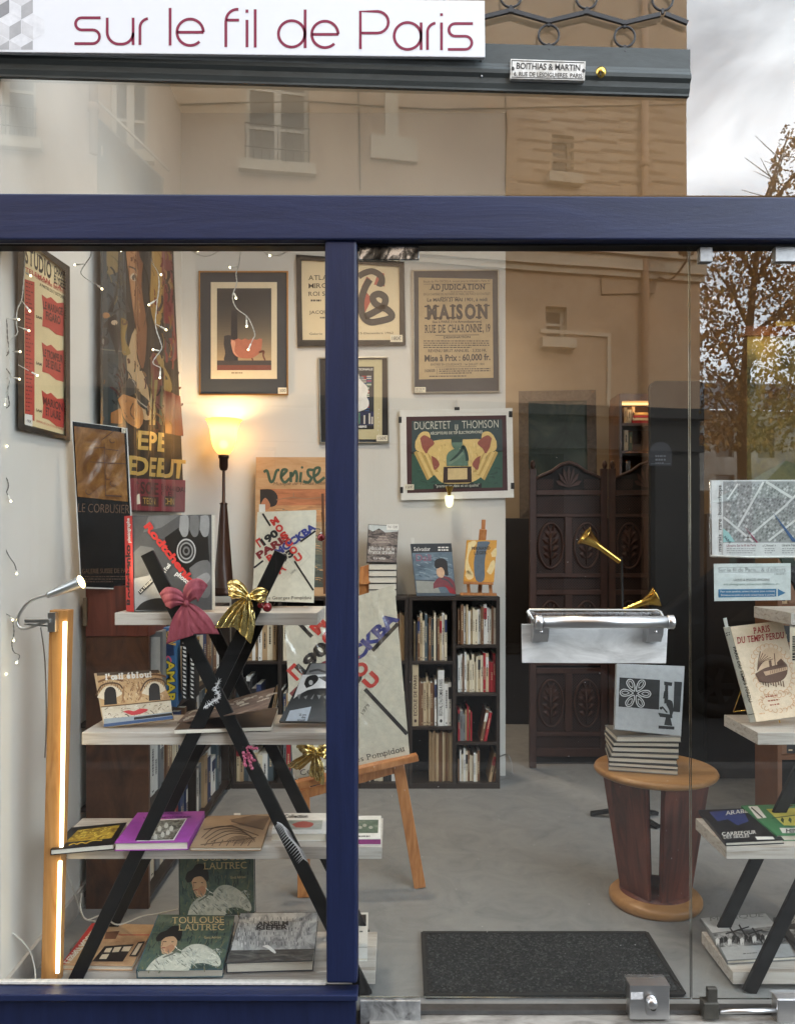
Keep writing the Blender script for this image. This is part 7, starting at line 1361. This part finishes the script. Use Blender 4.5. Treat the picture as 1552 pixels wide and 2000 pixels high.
# on top of the bookcases
ZT = P(0, 1166, 2.4).z + .001; YT = 2.47
def hist(m, pl):
    m.pp(pl, [(720, 1034), (777, 1036), (774, 1098), (716, 1097)], ramp('city_photo', [(26, 24, 26), (70, 62, 62), (140, 128, 122), (60, 52, 52)], 16, distort=1.2, stretch=(1, 1, 2)), 1); m.pp(pl, [(720, 1025), (777, 1028), (777, 1038), (752, 1040), (740, 1032), (728, 1038), (720, 1034)], ink(190, 196, 196), 1.4); m.tx(pl, 'Histoire de la', (721, 1074), (770, 1075), 7, WHT, 3, .0, serif=.6); m.tx(pl, 'France urbaine', (720, 1081), (770, 1082), 7, WHT, 3, .0, serif=.6); m.tx(pl, 'La ville', (730, 1092), (752, 1093), 4.5, WHT, 3); m.pr(pl, 755, 1024, 778, 1035, PAPER, 3); m.tx(pl, 'Vol. 120\u20ac', (757, 1031), (776, 1032), 5, BLK, 4)
    for k in range(5): m.ps(pl, [(728 + k * 3, 1060 - k * 3), (762 - k * 2, 1060 - k * 3)], 1, ink(196, 180, 170), 2)
book('dark photo covered Histoire de la France urbaine, standing on a stack of books', [(719, 1024, YT + .05), (778, 1027, YT + .05), (774, 1099, YT), (715, 1098, YT)], .03, hist, ink(44, 42, 42))
def tstack():
    k = SC * (1 + YT / DC); z = ZT; x0, x1 = P(720, 0, YT).x, P(775, 0, YT).x
    for i in range(5):
        h = .0405; m = MB(); cm = ink(150, 60, 50) if i == 9 else ink(46, 44, 44); m.box(x0, x1, YT - .02, YT + .14, z, z + .003, cm); m.box(x0, x1, YT - .02, YT + .14, z + h - .003, z + h, cm); m.box(x1 - .003, x1, YT - .02, YT + .14, z + .003, z + h - .003, cm)
        b = m.build('volume'); tag(b, 'thick pale paged volume in the stack under Histoire, %s' % ('at the bottom', 'second from bottom', 'in the middle', 'second from top', 'at the top')[i], 'book', 'volumes stacked on the bookcase'); m = MB(); m.box(x0 + .002, x1 - .0035, YT - .017, YT + .137, z + .0032, z + h - .0032, PAGES); m.build('page_block', b); z += h + .001
    m = MB(); A = [P(701, 1141, YT - .02), P(723, 1141, YT - .02), P(720, 1103, YT), P(703, 1108, YT)]; z2 = A[0].z; m.hex8(A, [p + V((0, .1, 0)) for p in A], BEECH); m.box(A[0].x, A[1].x - .004, YT - .0, YT + .1, ZT, z2 - .001, BEECH); tag(m.build('wooden_block'), 'slanted beech block beside the volume stack on the bookcase', 'block')
tstack()
def dali(m, pl):
    m.pp(pl, [(803, 1064), (880, 1063), (889, 1158), (814, 1158)], ramp('sky_print', [(60, 76, 92), (104, 124, 140), (156, 170, 180)], 3.5, stretch=(1, 1, 2)), .6); m.pp(pl, [(802, 1063), (881, 1062), (883, 1078), (803, 1080)], ink(40, 46, 54), 1); m.pp(pl, [(812, 1134), (850, 1136), (860, 1158), (814, 1158)], ink(150, 152, 146), 1); m.ps(pl, [(811, 1133), (848, 1134)], 1.5, ink(60, 62, 66), 2)
    m.tx(pl, 'Salvador', (808, 1076), (840, 1076), 7.5, WHT, 3, .0, serif=.6); m.tx(pl, 'Dali', (812, 1096), (842, 1095), 13, ink(150, 90, 110), 3, .0, serif=.6); m.speck(pl, [(806, 1082), (882, 1080), (888, 1130), (812, 1130)], 70, [(84, 104, 120), (120, 140, 154), (140, 156, 166), (70, 88, 104)], 1.1, 18, 2, 10, 4, .2); m.lines(pl, (855, 1068), (877, 1068), (0, 5), 2, WHT, 3, .5, 5)
    h = ink(36, 34, 38); m.pp(pl, spline([(848, 1104), (850, 1094), (862, 1090), (872, 1096), (874, 1110), (875, 1124), (868, 1122), (864, 1112), (850, 1110)], 3), h, 2.5); m.pp(pl, spline([(852, 1112), (862, 1108), (868, 1118), (864, 1128), (856, 1126), (852, 1120)], 3), ink(206, 170, 140), 3); m.pp(pl, spline([(846, 1140), (856, 1128), (872, 1126), (886, 1136), (889, 1158), (876, 1150), (864, 1146), (846, 1150)], 3), ink(120, 56, 66), 2); m.pp(pl, spline([(868, 1142), (884, 1150), (890, 1160), (878, 1158)], 3), ink(150, 34, 48), 3); m.ps(pl, spline([(862, 1130), (874, 1134), (884, 1146)], 4), 3, ink(70, 66, 74), 3)
t, pl = book('blue grey Salvador Dali book with a hatted figure, standing on the bookcase', [(801, 1062, YT + .05), (881, 1061, YT + .05), (890, 1164, YT - .02), (813, 1164, YT - .02)], .03, dali, ink(70, 82, 94))
m = MB(); A = [P(803, 1062, YT + .04), P(809, 1062, YT + .04), P(809, 1050, YT + .04), P(802, 1050, YT + .04)]; m.hex8(A, [p + V((0, .001, 0)) for p in A], PAPER); m.build('bookmark', t)
def leger(m, pl):
    c, g = ink(226, 204, 150), ink(84, 100, 116); m.pp(pl, spline([(914, 1060), (926, 1056), (930, 1062), (918, 1076), (914, 1096), (922, 1120), (916, 1124), (908, 1110), (912, 1080)], 3), c, 1); m.pp(pl, spline([(958, 1098), (964, 1094), (966, 1106), (958, 1122), (950, 1116)], 3), c, 1); m.pp(pl, spline([(912, 1114), (922, 1116), (924, 1128), (914, 1132), (908, 1124)], 3), c, 1); m.pp(pl, spline([(958, 1080), (968, 1070), (969, 1086), (960, 1088)], 3), c, 1)
    m.pp(pl, spline([(932, 1058), (956, 1058), (950, 1072), (946, 1100), (945, 1133), (929, 1133), (925, 1100), (930, 1072)], 3), g, 2); b = ink(44, 36, 28); m.tx(pl, 'FERNAND', (920, 1074), (957, 1073), 5.5, b, 4, .03, serif=.8); m.tx(pl, 'L\u00c9GER', (925, 1083), (951, 1082), 5.5, b, 4, .03, serif=.8)
book('mustard yellow Fernand Leger book with grey shape on a small easel', [(911, 1055, YT - .01), (970, 1055, YT - .01), (964, 1137, YT - .06), (905, 1135, YT - .06)], .02, leger, ink(206, 150, 56))
def small_easel():
    t = thing('table_easel', 'small beech table easel carrying the yellow book on the bookcase', 'easel', P(935, 1163, YT)); m = MB(); p = lambda x, y, d=0: P(x, y, YT + d)
    m.bar(p(944, 1015, .04), p(938, 1160, -.03) + V((0, .05, 0)), .025, .018, BEECH); m.bar(p(943, 1034, .0), p(941, 1056, .01), .045, .03, BEECH); m.build('mast', t, .001)
    m = MB(); m.bar(p(905, 1138.5, -.08), p(962, 1140, -.08), .05, .014, BEECH, (0, 1, 0)); m.build('ledge', t, .001); m = MB(); m.bar(p(898, 1160, -.07), p(969, 1161, -.07), .03, .016, BEECH, (0, 1, 0)); m.build('foot_bar', t, .001)
    for x in (914, 957): m = MB(); m.bar(p(x, 1141, -.07), p(x + 1, 1160, -.07), .02, .014, BEECH); m.build('leg', t, .001)
small_easel()

# large poster on the floor easel
def easel():
    q = [(556, 1208), (770, 1142), (800, 1478), (573, 1522)]; c = [P(556, 1208, 1.10), P(770, 1142, 1.14), None, P(573, 1522, .96)]; pl = Plane(c[0], c[1], c[3]); c[2] = pl.at(*q[2]); n = pl.n; f0 = quadmap(QS, q)
    t = thing('wrapped_poster', 'large film wrapped cream MOSCOU poster on the floor easel behind the blue post', 'poster', c[3]); m = MB(); m.hex8(c, [p - n * .006 for p in c], SEL); m.build('board', t); m = MB(); moscou(m, pl, f0); m.build('print', t)
    pm = bpy.data.materials.new('clear_wrap'); pm.use_nodes = True; nt = pm.node_tree; nt.nodes.clear(); o = nt.nodes.new('ShaderNodeOutputMaterial'); tr = nt.nodes.new('ShaderNodeBsdfTransparent'); gl = nt.nodes.new('ShaderNodeBsdfGlossy'); gl.inputs['Roughness'].default_value = .18; mi = nt.nodes.new('ShaderNodeMixShader'); mi.inputs['Fac'].default_value = .13
    nt.links.new(tr.outputs[0], mi.inputs[1]); nt.links.new(gl.outputs[0], mi.inputs[2]); nt.links.new(mi.outputs[0], o.inputs['Surface'])
    bl = lambda u, v: c[0] * (1 - u) * (1 - v) + c[1] * u * (1 - v) + c[2] * u * v + c[3] * (1 - u) * v; m = MB(); sn = lambda u, v: .0045 * (math.sin(u * 31 + 9 * v + 3 * math.sin(v * 12)) * math.sin(v * 24 - 7 * u) + .6 * math.sin(u * 60 - 30 * v)) * (1.2 - u * .7)
    m.grid(lambda u, v: bl(u, v) + n * (.006 + sn(u, v)), 40, 56, pm); m.build('wrapping', t)
    e = thing('floor_easel', 'beech floor easel holding the large wrapped poster', 'easel', P(700, 1720, 1.0)); Y = 1.0; b = lambda x, y, d=0: P(x, y, Y + d)
    m = MB(); m.bar(b(566, 1535, -.1), b(815, 1478, -.02), .055, .028, BEECH, (0, 1, 0)); m.build('ledge', e, .003)
    m = MB(); m.bar(b(575, 1556, -.05), b(768, 1502, .03), .02, .04, BEECH, (0, 1, 0)); m.build('cross_bar', e, .003)
    ft = PZ(820, 1733, 0.0); m = MB(); m.bar(P(776, 1484, 1.03), ft, .052, .03, BEECH); m.build('leg', e, .003); fl = PZ(593, 1752, 0.0); m = MB(); m.bar(P(594, 1500, .99), fl, .052, .03, BEECH); m.build('leg', e, .003)
    m = MB(); top = pl.at(662, 1190) - n * .03; m.bar(top, V((top.x - .02, 1.75, 0)), .045, .025, BEECH); m.build('rear_leg', e, .003)
easel()

# papers behind the sidelight glass
def papers():
    pl = Plane(P(1387, 937, .014), P(1500, 937, .014), P(1387, 1000, .014)); m = MB(); x1 = 1700; q = [(1388, 938), (x1, 936), (x1, 1088), (1390, 1088)]; A = [pl.at(*p, 0) for p in q]; m.hex8(A, [p + V((0, .0015, 0)) for p in A], ink(216, 217, 217)); t = m.build('posted_map'); tag(t, 'grey street map poster of rare bookshops taped behind the sidelight glass', 'poster')
    m = MB(); r = random.Random(8); m.pr(pl, 1411, 940, x1, 1060, ink(150, 151, 152), 1); gs = [ink(*(v,) * 3) for v in (110, 126, 138, 172, 196)]; ca, sa = math.cos(R(-58)), math.sin(R(-58))
    for i in range(-45, 75):
        for j in range(-30, 30):
            u, v = i * 6.4 + (j % 3), j * 5 + (i % 2) * 2; x, y = 1480 + u * ca - v * sa, 1000 + u * sa + v * ca
            if not (1415 < x < 1694 and 944 < y < 1056): continue
            w, h = r.uniform(1.5, 2.9), r.uniform(1.2, 2.2); m.pp(pl, [(x + a * w * ca - b * h * sa, y + a * w * sa + b * h * ca) for a, b in ((-1, -1), (1, -1), (1, 1), (-1, 1))], r.choice(gs), 2)
    W = ink(214, 214, 213)
    for a, b, w in (((1490, 941), (1440, 1030), 4), ((1495, 941), (1545, 972), 5), ((1452, 1056), (1530, 990), 4), ((1412, 1010), (1470, 1058), 4), ((1420, 975), (1440, 945), 3), ((1500, 1056), (1560, 1010), 4), ((1530, 990), (1570, 950), 4)): m.ps(pl, [a, b], w, W, 3)
    m.pp(pl, [(1411, 1032), (1422, 1040), (1434, 1058), (1411, 1059)], ink(150, 196, 196), 4); m.tx(pl, 'PARIS', (1412, 1050), (1424, 1062), 5, ink(40, 70, 90), 5, .01); m.pp(pl, [(1452, 1027), (1476, 1060), (1480, 1060)], ink(150, 40, 84), 5); m.pp(pl, [(1508, 1000), (1546, 1058), (1555, 1058)], ink(50, 84, 136), 5); m.pr(pl, 1411, 1060, x1, 1087, ink(216, 217, 217), 4.5)
    b = ink(44, 44, 46); m.tx(pl, 'marais  rare  bookshops', (1408, 1077), (1408, 948), 5.5, b, 5, .005, up=(-7, 0)); m.tx(pl, 'Librairie Sur le fil de Paris', (1418, 1068), (1475, 1067), 4.5, ink(130, 60, 80), 5, .01); m.tx(pl, "\u00ab L'Amour \u00bb", (1488, 1068), (1514, 1067), 4.5, b, 5, .01); m.tx(pl, 'Librairie Fran\u00e7aise', (1526, 1067), (1562, 1067), 4.5, b, 5, .01)
    for x0, w in ((1418, 56), (1492, 20), (1526, 40)): m.lines(pl, (x0, 1071), (x0 + w, 1071), (0, 4), 3, ink(130, 130, 132), 5, .35, int(x0), 2, 6)
    m.build('map_print', t)
    m = MB(); m.tube([pl.at(1386, 937, -2), pl.at(1386, 1087, -2)], .0035, glass('plastic_sleeve', .25, (.9, .9, .9), .1), 6); m.tube([pl.at(1387, 1086, -1), pl.at(1460, 1088, -1), pl.at(x1, 1086, -1)], .004, WHT, 6); m.build('plastic_sleeve', t)
    m = MB(); q = [(1393, 1101), (1543, 1100), (1543, 1172), (1394, 1174)]; A = [pl.at(*p, 0) for p in q]; m.hex8(A, [p + V((0, .0012, 0)) for p in A], ink(212, 220, 218)); t = m.build('posted_notice'); tag(t, 'pale notice with a blue arrow taped below the map behind the sidelight', 'notice'); m = MB(); g = ink(150, 156, 158)
    m.tx(pl, "Sur le fil de Paris... & d'ailleurs", (1402, 1117), (1533, 1116), 8, g, 2, -.006); m.ps(pl, [(1402, 1108), (1532, 1107)], .6, g, 2); m.ps(pl, [(1402, 1118.5), (1532, 1117.5)], .6, g, 2); m.tx(pl, '( librairie )', (1511, 1122.5), (1534, 1122), 3.5, g, 2); m.tx(pl, 'LIVRES & IMAGES ANCIENS', (1432, 1135), (1502, 1134), 4.6, ink(110, 118, 120), 2); m.tx(pl, 'arts, photographie, architecture, litt\u00e9rature, etc.', (1412, 1143), (1522, 1142), 3.8, ink(110, 140, 136), 2)
    bu = ink(58, 116, 156); m.pp(pl, [(1402, 1151), (1515, 1150), (1515, 1165), (1402, 1167)], bu, 2); m.pp(pl, [(1518, 1150), (1533, 1158), (1518, 1165)], bu, 2); m.tx(pl, 'Pour toute question, sonnez \u00e0 la porte (nous arrivons)', (1406, 1157), (1512, 1156), 3.4, WHT, 3, .005); m.tx(pl, 'Bienvenue aux petits et grands curieux (toute la journ\u00e9e)', (1407, 1164), (1512, 1163), 3.4, WHT, 3, .005); m.build('notice_print', t)
papers()
# ================================================================ ribbons, baubles, sprigs, fairy lights, cables
RIBR = ramp_mat('rose_ribbon', [(.3, (128, 50, 62)), (.6, (154, 74, 86)), (.8, (172, 98, 106))], 60, .75, stretch=(1, 1, .3), bump=.3)
RIBG = ramp_mat('gold_foil', [(.3, (222, 190, 110)), (.7, (244, 224, 160))], 20, .22, metal=1, bump=.5)
def bow(label, Y, mt, knot, lobes, tails, kr=.011, crumple=.006):
    t = thing('ribbon_bow', label, 'bow', P(*knot, Y)); K = P(*knot, Y - .012)
    def sheet(c0, c1, c2, w0, w1, puff, back, ph, cut=0):   # centre line through three px points, half widths w0 -> w1
        def fn(u, v):
            v = v * 2 - 1; x = c0[0] * (1 - u) ** 2 + 2 * c1[0] * u * (1 - u) + c2[0] * u * u; y = c0[1] * (1 - u) ** 2 + 2 * c1[1] * u * (1 - u) + c2[1] * u * u
            dx = 2 * (1 - u) * (c1[0] - c0[0]) + 2 * u * (c2[0] - c1[0]); dy = 2 * (1 - u) * (c1[1] - c0[1]) + 2 * u * (c2[1] - c1[1]); l = math.hypot(dx, dy) or 1
            w = w0 + (w1 - w0) * math.sin(min(1, u * 1.25) * PI / 2) ** .8
            if cut: x += dx / l * cut * v * u ** 6; y += dy / l * cut * v * u ** 6
            else: w *= 1 - .35 * max(0, u - .75) / .25 * (v * v)
            p = P(x - dy / l * w * v, y + dx / l * w * v, Y)
            d = puff * math.sin(PI * min(1, u * 1.02)) * (1 - .55 * v * v) + crumple * (1 - .6 * u) * math.sin(v * 9 + ph + 2 * u) + crumple * .55 * math.sin(v * 17 + u * 11 + ph) * math.sin(u * 8 + ph)
            p.y += (d if back else -d) - .004; return p
        return fn
    for k, (c1, c2, w, pf) in enumerate(lobes):
        m = MB(); m.grid(sheet(knot, c1, c2, 2.5, w, pf, False, k), 22, 18, mt); m.grid(sheet(knot, c1, c2, 2.5, w * .97, pf * .6, True, k + 2), 16, 12, mt); m.build('loop', t, solid=.0008)
    for k, (c1, c2, w, cut) in enumerate(tails): m = MB(); m.grid(sheet(knot, c1, c2, 3, w, .006, False, k + 4, cut), 26, 18, mt); m.build('tail', t, solid=.0008)
    m = MB(); m.ball(K, kr, mt, 12, (1, .8, 1.25)); m.build('knot', t)
bow('rose red velvet ribbon bow on the left leg at the top shelf', .105, RIBR, (364, 1178), [((342, 1160), (319, 1172), 22, .016), ((376, 1142), (399, 1156), 23, .018)], [((360, 1212), (352, 1249), 24, 14), ((386, 1204), (404, 1238), 22, -12)], .009, .0022)
bow('crumpled gold foil bow beside the rose bow at the top shelf', .105, RIBG, (485, 1167), [((466, 1148), (446, 1150), 20, .02), ((505, 1158), (521, 1164), 16, .02)], [((462, 1190), (438, 1226), 15, 12), ((482, 1210), (473, 1240), 21, -12)], .010, .008)
bow('crumpled gold foil bow on the floor easel ledge, close to the blue post', .86, RIBG, (617, 1468), [((598, 1455), (586, 1466), 17, .04), ((634, 1462), (648, 1468), 17, .04)], [((592, 1484), (571, 1500), 12, 9), ((620, 1500), (618, 1524), 15, -9)], .015, .014)
def bauble(x, y, r, Y, label):
    t = thing('bauble', label, 'bauble', P(x, y, Y)); k = SC * (1 + Y / DC); c = P(x, y, Y); m = MB(); m.ball(c, r * k, mat('red_bauble', (140, 22, 34), .12, .3, var=.1, coat=1), 24); m.build('ball', t); m = MB(); m.lathe([(r * k * .3, 0), (r * k * .3, .005), (0, .006)], c + V((0, 0, r * k * .94)), (0, 0, 1), STEEL, 12); m.tube([c + V((0, 0, r * k + .004)), c + V((0, 0, r * k + .02))], .0007, STEEL, 4); m.build('cap', t)
bauble(522, 1186, 9.5, .11, 'shiny red bauble hanging under the gold bow'); bauble(627, 1050, 8, .13, 'shiny red bauble near the blue post beside the small MOSCOU book'); bauble(509, 1182, 7, .125, 'small dark red bauble tucked behind the gold bow')
TIN = mat('silver_tinsel', (226, 227, 230), .4, .2, var=.1)
def tinsel(label, pts, Y, L, n, seed):
    r = random.Random(seed); m = MB(); sp = spline(pts, 10); w = [P(x, y, Y) for x, y in sp]; m.tube(w, .0016, TIN, 5)
    for i in range(n):
        p = w[int(i / n * (len(w) - 1))]; a = r.uniform(0, 6.28); d = V((math.cos(a), -.5 * r.random(), math.sin(a))) * L * r.uniform(.6, 1.1); s = V((-d.z, 0, d.x)).normalized() * .0012; m.add([p - s, p + s, p + d + s * .3, p + d - s * .3], [(0, 1, 2, 3)], TIN)
    tag(m.build('tinsel_garland'), label, 'garland')
tinsel('silver tinsel twist tied where the left stand legs cross', [(428, 1330), (422, 1345), (428, 1360), (414, 1372), (398, 1382)], .10, .014, 90, 1)
def sprig():
    t = thing('silver_sprig', 'silver frosted fir sprig hanging over the third shelf near the post', 'sprig', P(560, 1620, .1)); m = MB(); pts = [P(x, y, .1) for x, y in spline([(541, 1606), (552, 1612), (562, 1632), (580, 1654), (592, 1676)], 10)]; m.tube(pts, .0018, TIN, 5)
    for i, p in list(enumerate(pts[4:]))[::2]:
        for s in (-1, 1):
            d = V((s * .03 + .004, -.004, -.026)) * (1 - abs(i / len(pts) - .5) * .8); q = V((.0011, 0, .0011 * s)); m.add([p - q, p + q, p + d], [(0, 1, 2)], TIN); pass
    m.build('needles', t)
    t = thing('berry_sprig', 'pink sugared berry sprig tied to the left stand leg', 'sprig', P(480, 1460, .1)); r = random.Random(2); PK = ramp_mat('sugared_pink', [(.4, (150, 40, 74)), (.6, (206, 120, 146))], 200, .5, bump=.6); m = MB()
    for (a, b) in (((473, 1458), (502, 1462)), ((474, 1460), (492, 1500)), ((472, 1462), (480, 1496)), ((476, 1460), (500, 1486))):
        pts = [P(a[0] + (b[0] - a[0]) * k / 8, a[1] + (b[1] - a[1]) * k / 8, .1) for k in range(9)]; m.tube(pts, .001, BLK, 4)
        for p in pts[2:]: m.ball(p + V((r.uniform(-.004, .004), r.uniform(-.006, .002), r.uniform(-.004, .004))), r.uniform(.0045, .0065), PK, 8)
    m.build('berries', t)
sprig()
# fairy lights: each hanging strand is a thing; every bulb a part
WIRE = mat('clear_wire', (196, 196, 190), .4, var=.1); WIRED = mat('dark_wire', (104, 102, 96), .5, var=.1); BULB = glow('fairy_bulb', (255, 232, 176), 5); TIP = mat('bulb_stem', (226, 224, 214), .35, var=.05)
def strand(label, pts, bulbs, mt=WIRE, Y=.065):
    t = thing('fairy_light_strand', label, 'fairy lights', P(*pts[0], Y), 'fairy light strands in the window'); m = MB(); sp = spline(pts, 9); a = [P(x, y, Y) for x, y in sp]
    for s in (0, PI): m.tube([p + V((.0012 * math.cos(i * 1.1 + s), .0012 * math.sin(i * 1.1 + s), 0)) for i, p in enumerate(a)], .0011, mt, 5)
    m.build('wire', t)
    for (x0, y0, x1, y1) in bulbs:
        b = MB(); p, q = P(x0, y0, Y), P(x1, y1, Y - .006); d = q - p; l = max(d.length, .004)
        b.tube([p, p + d * .55], .0013, mt, 5); st = q - d.normalized() * min(.022, l * .8); b.lathe([(0, 0), (.0026, 0), (.0030, (q - st).length)], st, d, TIP, 8); b.ball(q, .0034, BULB, 8); b.build('bulb', t)
z3 = lambda *a: tuple(v / 3.88 + (460 if i % 2 else 0) for i, v in enumerate(a)); z7 = lambda *a: tuple(v / 3.88 + (900 if i % 2 else 0) for i, v in enumerate(a)); z4 = lambda *a: tuple(v / 3.104 + (460 if i % 2 else 340) for i, v in enumerate(a))
strand('fairy light strand over the STUDIO bill near the left edge', [z3(*p) for p in ((190, 60), (190, 200), (178, 400), (165, 490), (132, 570), (128, 680), (135, 740), (80, 800), (75, 900), (85, 1040), (60, 1180), (0, 1215))], [z3(*b) for b in ((165, 490, 228, 572), (140, 690, 222, 722), (50, 630, 145, 636), (95, 880, 155, 880), (140, 980, 285, 1060), (80, 1070, 150, 1088), (195, 280, 235, 305), (60, 1190, 35, 1280))])
strand('dim fairy light strand curling at the very left edge above horizon', [z3(*p) for p in ((0, 560), (50, 640), (60, 780), (70, 880), (20, 960), (80, 1060), (60, 1180), (70, 1290), (0, 1320))], [z3(*b) for b in ((40, 520, 12, 503), (70, 880, 12, 920), (60, 1080, 22, 1075), (0, 1570, 55, 1596), (40, 900, 5, 915))], WIRED, .07)
strand('fairy light strand on the bare wall between the STUDIO bill and the film poster', [z3(*p) for p in ((690, 60), (690, 150), (655, 205), (615, 280), (660, 330), (725, 365))], [z3(*b) for b in ((650, 215, 570, 222), (725, 365, 775, 405), (912, 50, 918, 115), (262, 40, 265, 62))])
strand('long fairy light strand hanging in front of the film poster', [z3(*p) for p in ((1130, 60), (1150, 190), (1200, 290), (1205, 400), (1190, 520), (1180, 680), (1215, 800), (1225, 860), (1160, 960), (1215, 1000))], [z3(*b) for b in ((1200, 290, 1222, 297), (1195, 480, 1130, 525), (1185, 672, 1260, 715), (1215, 876, 1162, 865), (1217, 1002, 1213, 1078), (1150, 90, 1190, 100))])
strand('fairy light strand in front of the pink tub print', [z4(*p) for p in ((405, 80), (392, 175), (376, 230), (380, 290), (355, 370), (378, 440), (440, 490), (470, 540), (490, 600), (480, 625))], [z4(*b) for b in ((388, 185, 340, 193), (362, 345, 376, 380), (438, 488, 440, 550), (484, 615, 450, 692))])
strand('fairy light swag drooping under the top of the left window', [z4(*p) for p in ((60, 45), (100, 90), (190, 126), (270, 95), (330, 55), (405, 75), (480, 45), (540, 95), (580, 120), (650, 115), (710, 70), (760, 50))], [z4(*b) for b in ((120, 100, 145, 92), (290, 85, 308, 72), (390, 70, 404, 84), (566, 112, 580, 122), (300, 50, 310, 34), (570, 45, 580, 34))])
strand('fairy light strand curling on the left edge beside the Le Corbusier poster', [z7(*p) for p in ((0, 90), (50, 130), (66, 190), (48, 238), (0, 275))], [z7(*b) for b in ((52, 238, 84, 306), (0, 560, 8, 575))], WIRED, .07)
strand('fairy light strand on the left edge above the clip lamp', [z7(*p) for p in ((0, 580), (30, 620), (50, 680), (75, 730), (110, 780), (126, 830))], [z7(*b) for b in ((126, 830, 128, 856), (28, 622, 16, 655), (0, 740, 4, 750))], WIRED, .07)
strand('lowest fairy light strand at the left edge, below the clip lamp', [z7(*p) for p in ((0, 1165), (45, 1158), (92, 1200), (108, 1300), (92, 1390), (108, 1450), (150, 1475), (140, 1510))], [z7(*b) for b in ((80, 1180, 98, 1206), (108, 1330, 106, 1362), (142, 1505, 128, 1530), (0, 1600, 50, 1616))], WIRED, .07)
# cables
CAB = mat('white_cable', (196, 192, 182), .5, var=.05)
def cable(label, pts, r=.0028, mt=CAB): m = MB(); m.tube(spline([tuple(P(*p)) for p in pts], 8), r, mt, 7); tag(m.build('cable'), label, 'cable')
cable('thin white cable drooping down behind the bottom left corner glass', [(0, 1812, .12), (30, 1826, .12), (58, 1856, .12), (68, 1890, .1), (70, 1916, .08)])
cable('white cable hanging from the strip down to a plug behind the left stand', [(124, 1686, .15), (142, 1730, .25), (156, 1776, .4), (166, 1795, .5), (190, 1800, .5)])
cable('white flex coiled on the floor behind the bottom shelf', [(160, 1745, .45), (158, 1775, .45), (170, 1796, .4), (200, 1788, .45), (230, 1806, .4), (276, 1790, .45), (300, 1786, .5), (348, 1776, .55)])
cable('grey cable trailing on the floor at the end of the white wall', [(975, 1478, 2.62), (990, 1474, 2.6), (998, 1490, 2.55), (1000, 1512, 2.5)], .004, mat('grey_cord', (150, 148, 144)))
def plug():
    m = MB(); c = PZ(168, 1842, .05); m.box(c.x - .05, c.x + .1, c.y - .03, c.y + .03, .0, .045, mat('grey_adaptor', (120, 118, 114), .5)); tag(m.build('power_strip', None, .006), 'grey power strip on the floor behind the red banded book', 'power strip')
    m = MB(); k = SC * 2; c = P(877, 968, 2.60); m.lathe([(.026, 0), (.028, -.02), (.022, -.06), (.012, -.075), (0, -.077)], c, (0, 0, 1), glow('small_wall_bulb', (255, 236, 180), 1.1), 16); m.lathe([(.012, .0), (.012, .02), (.03, .06)], c, (0, 0, 1), BRASS, 12); tag(m.build('wall_bulb'), 'small cream bulb under the Ducretet poster on the white wall', 'lamp')
plug()
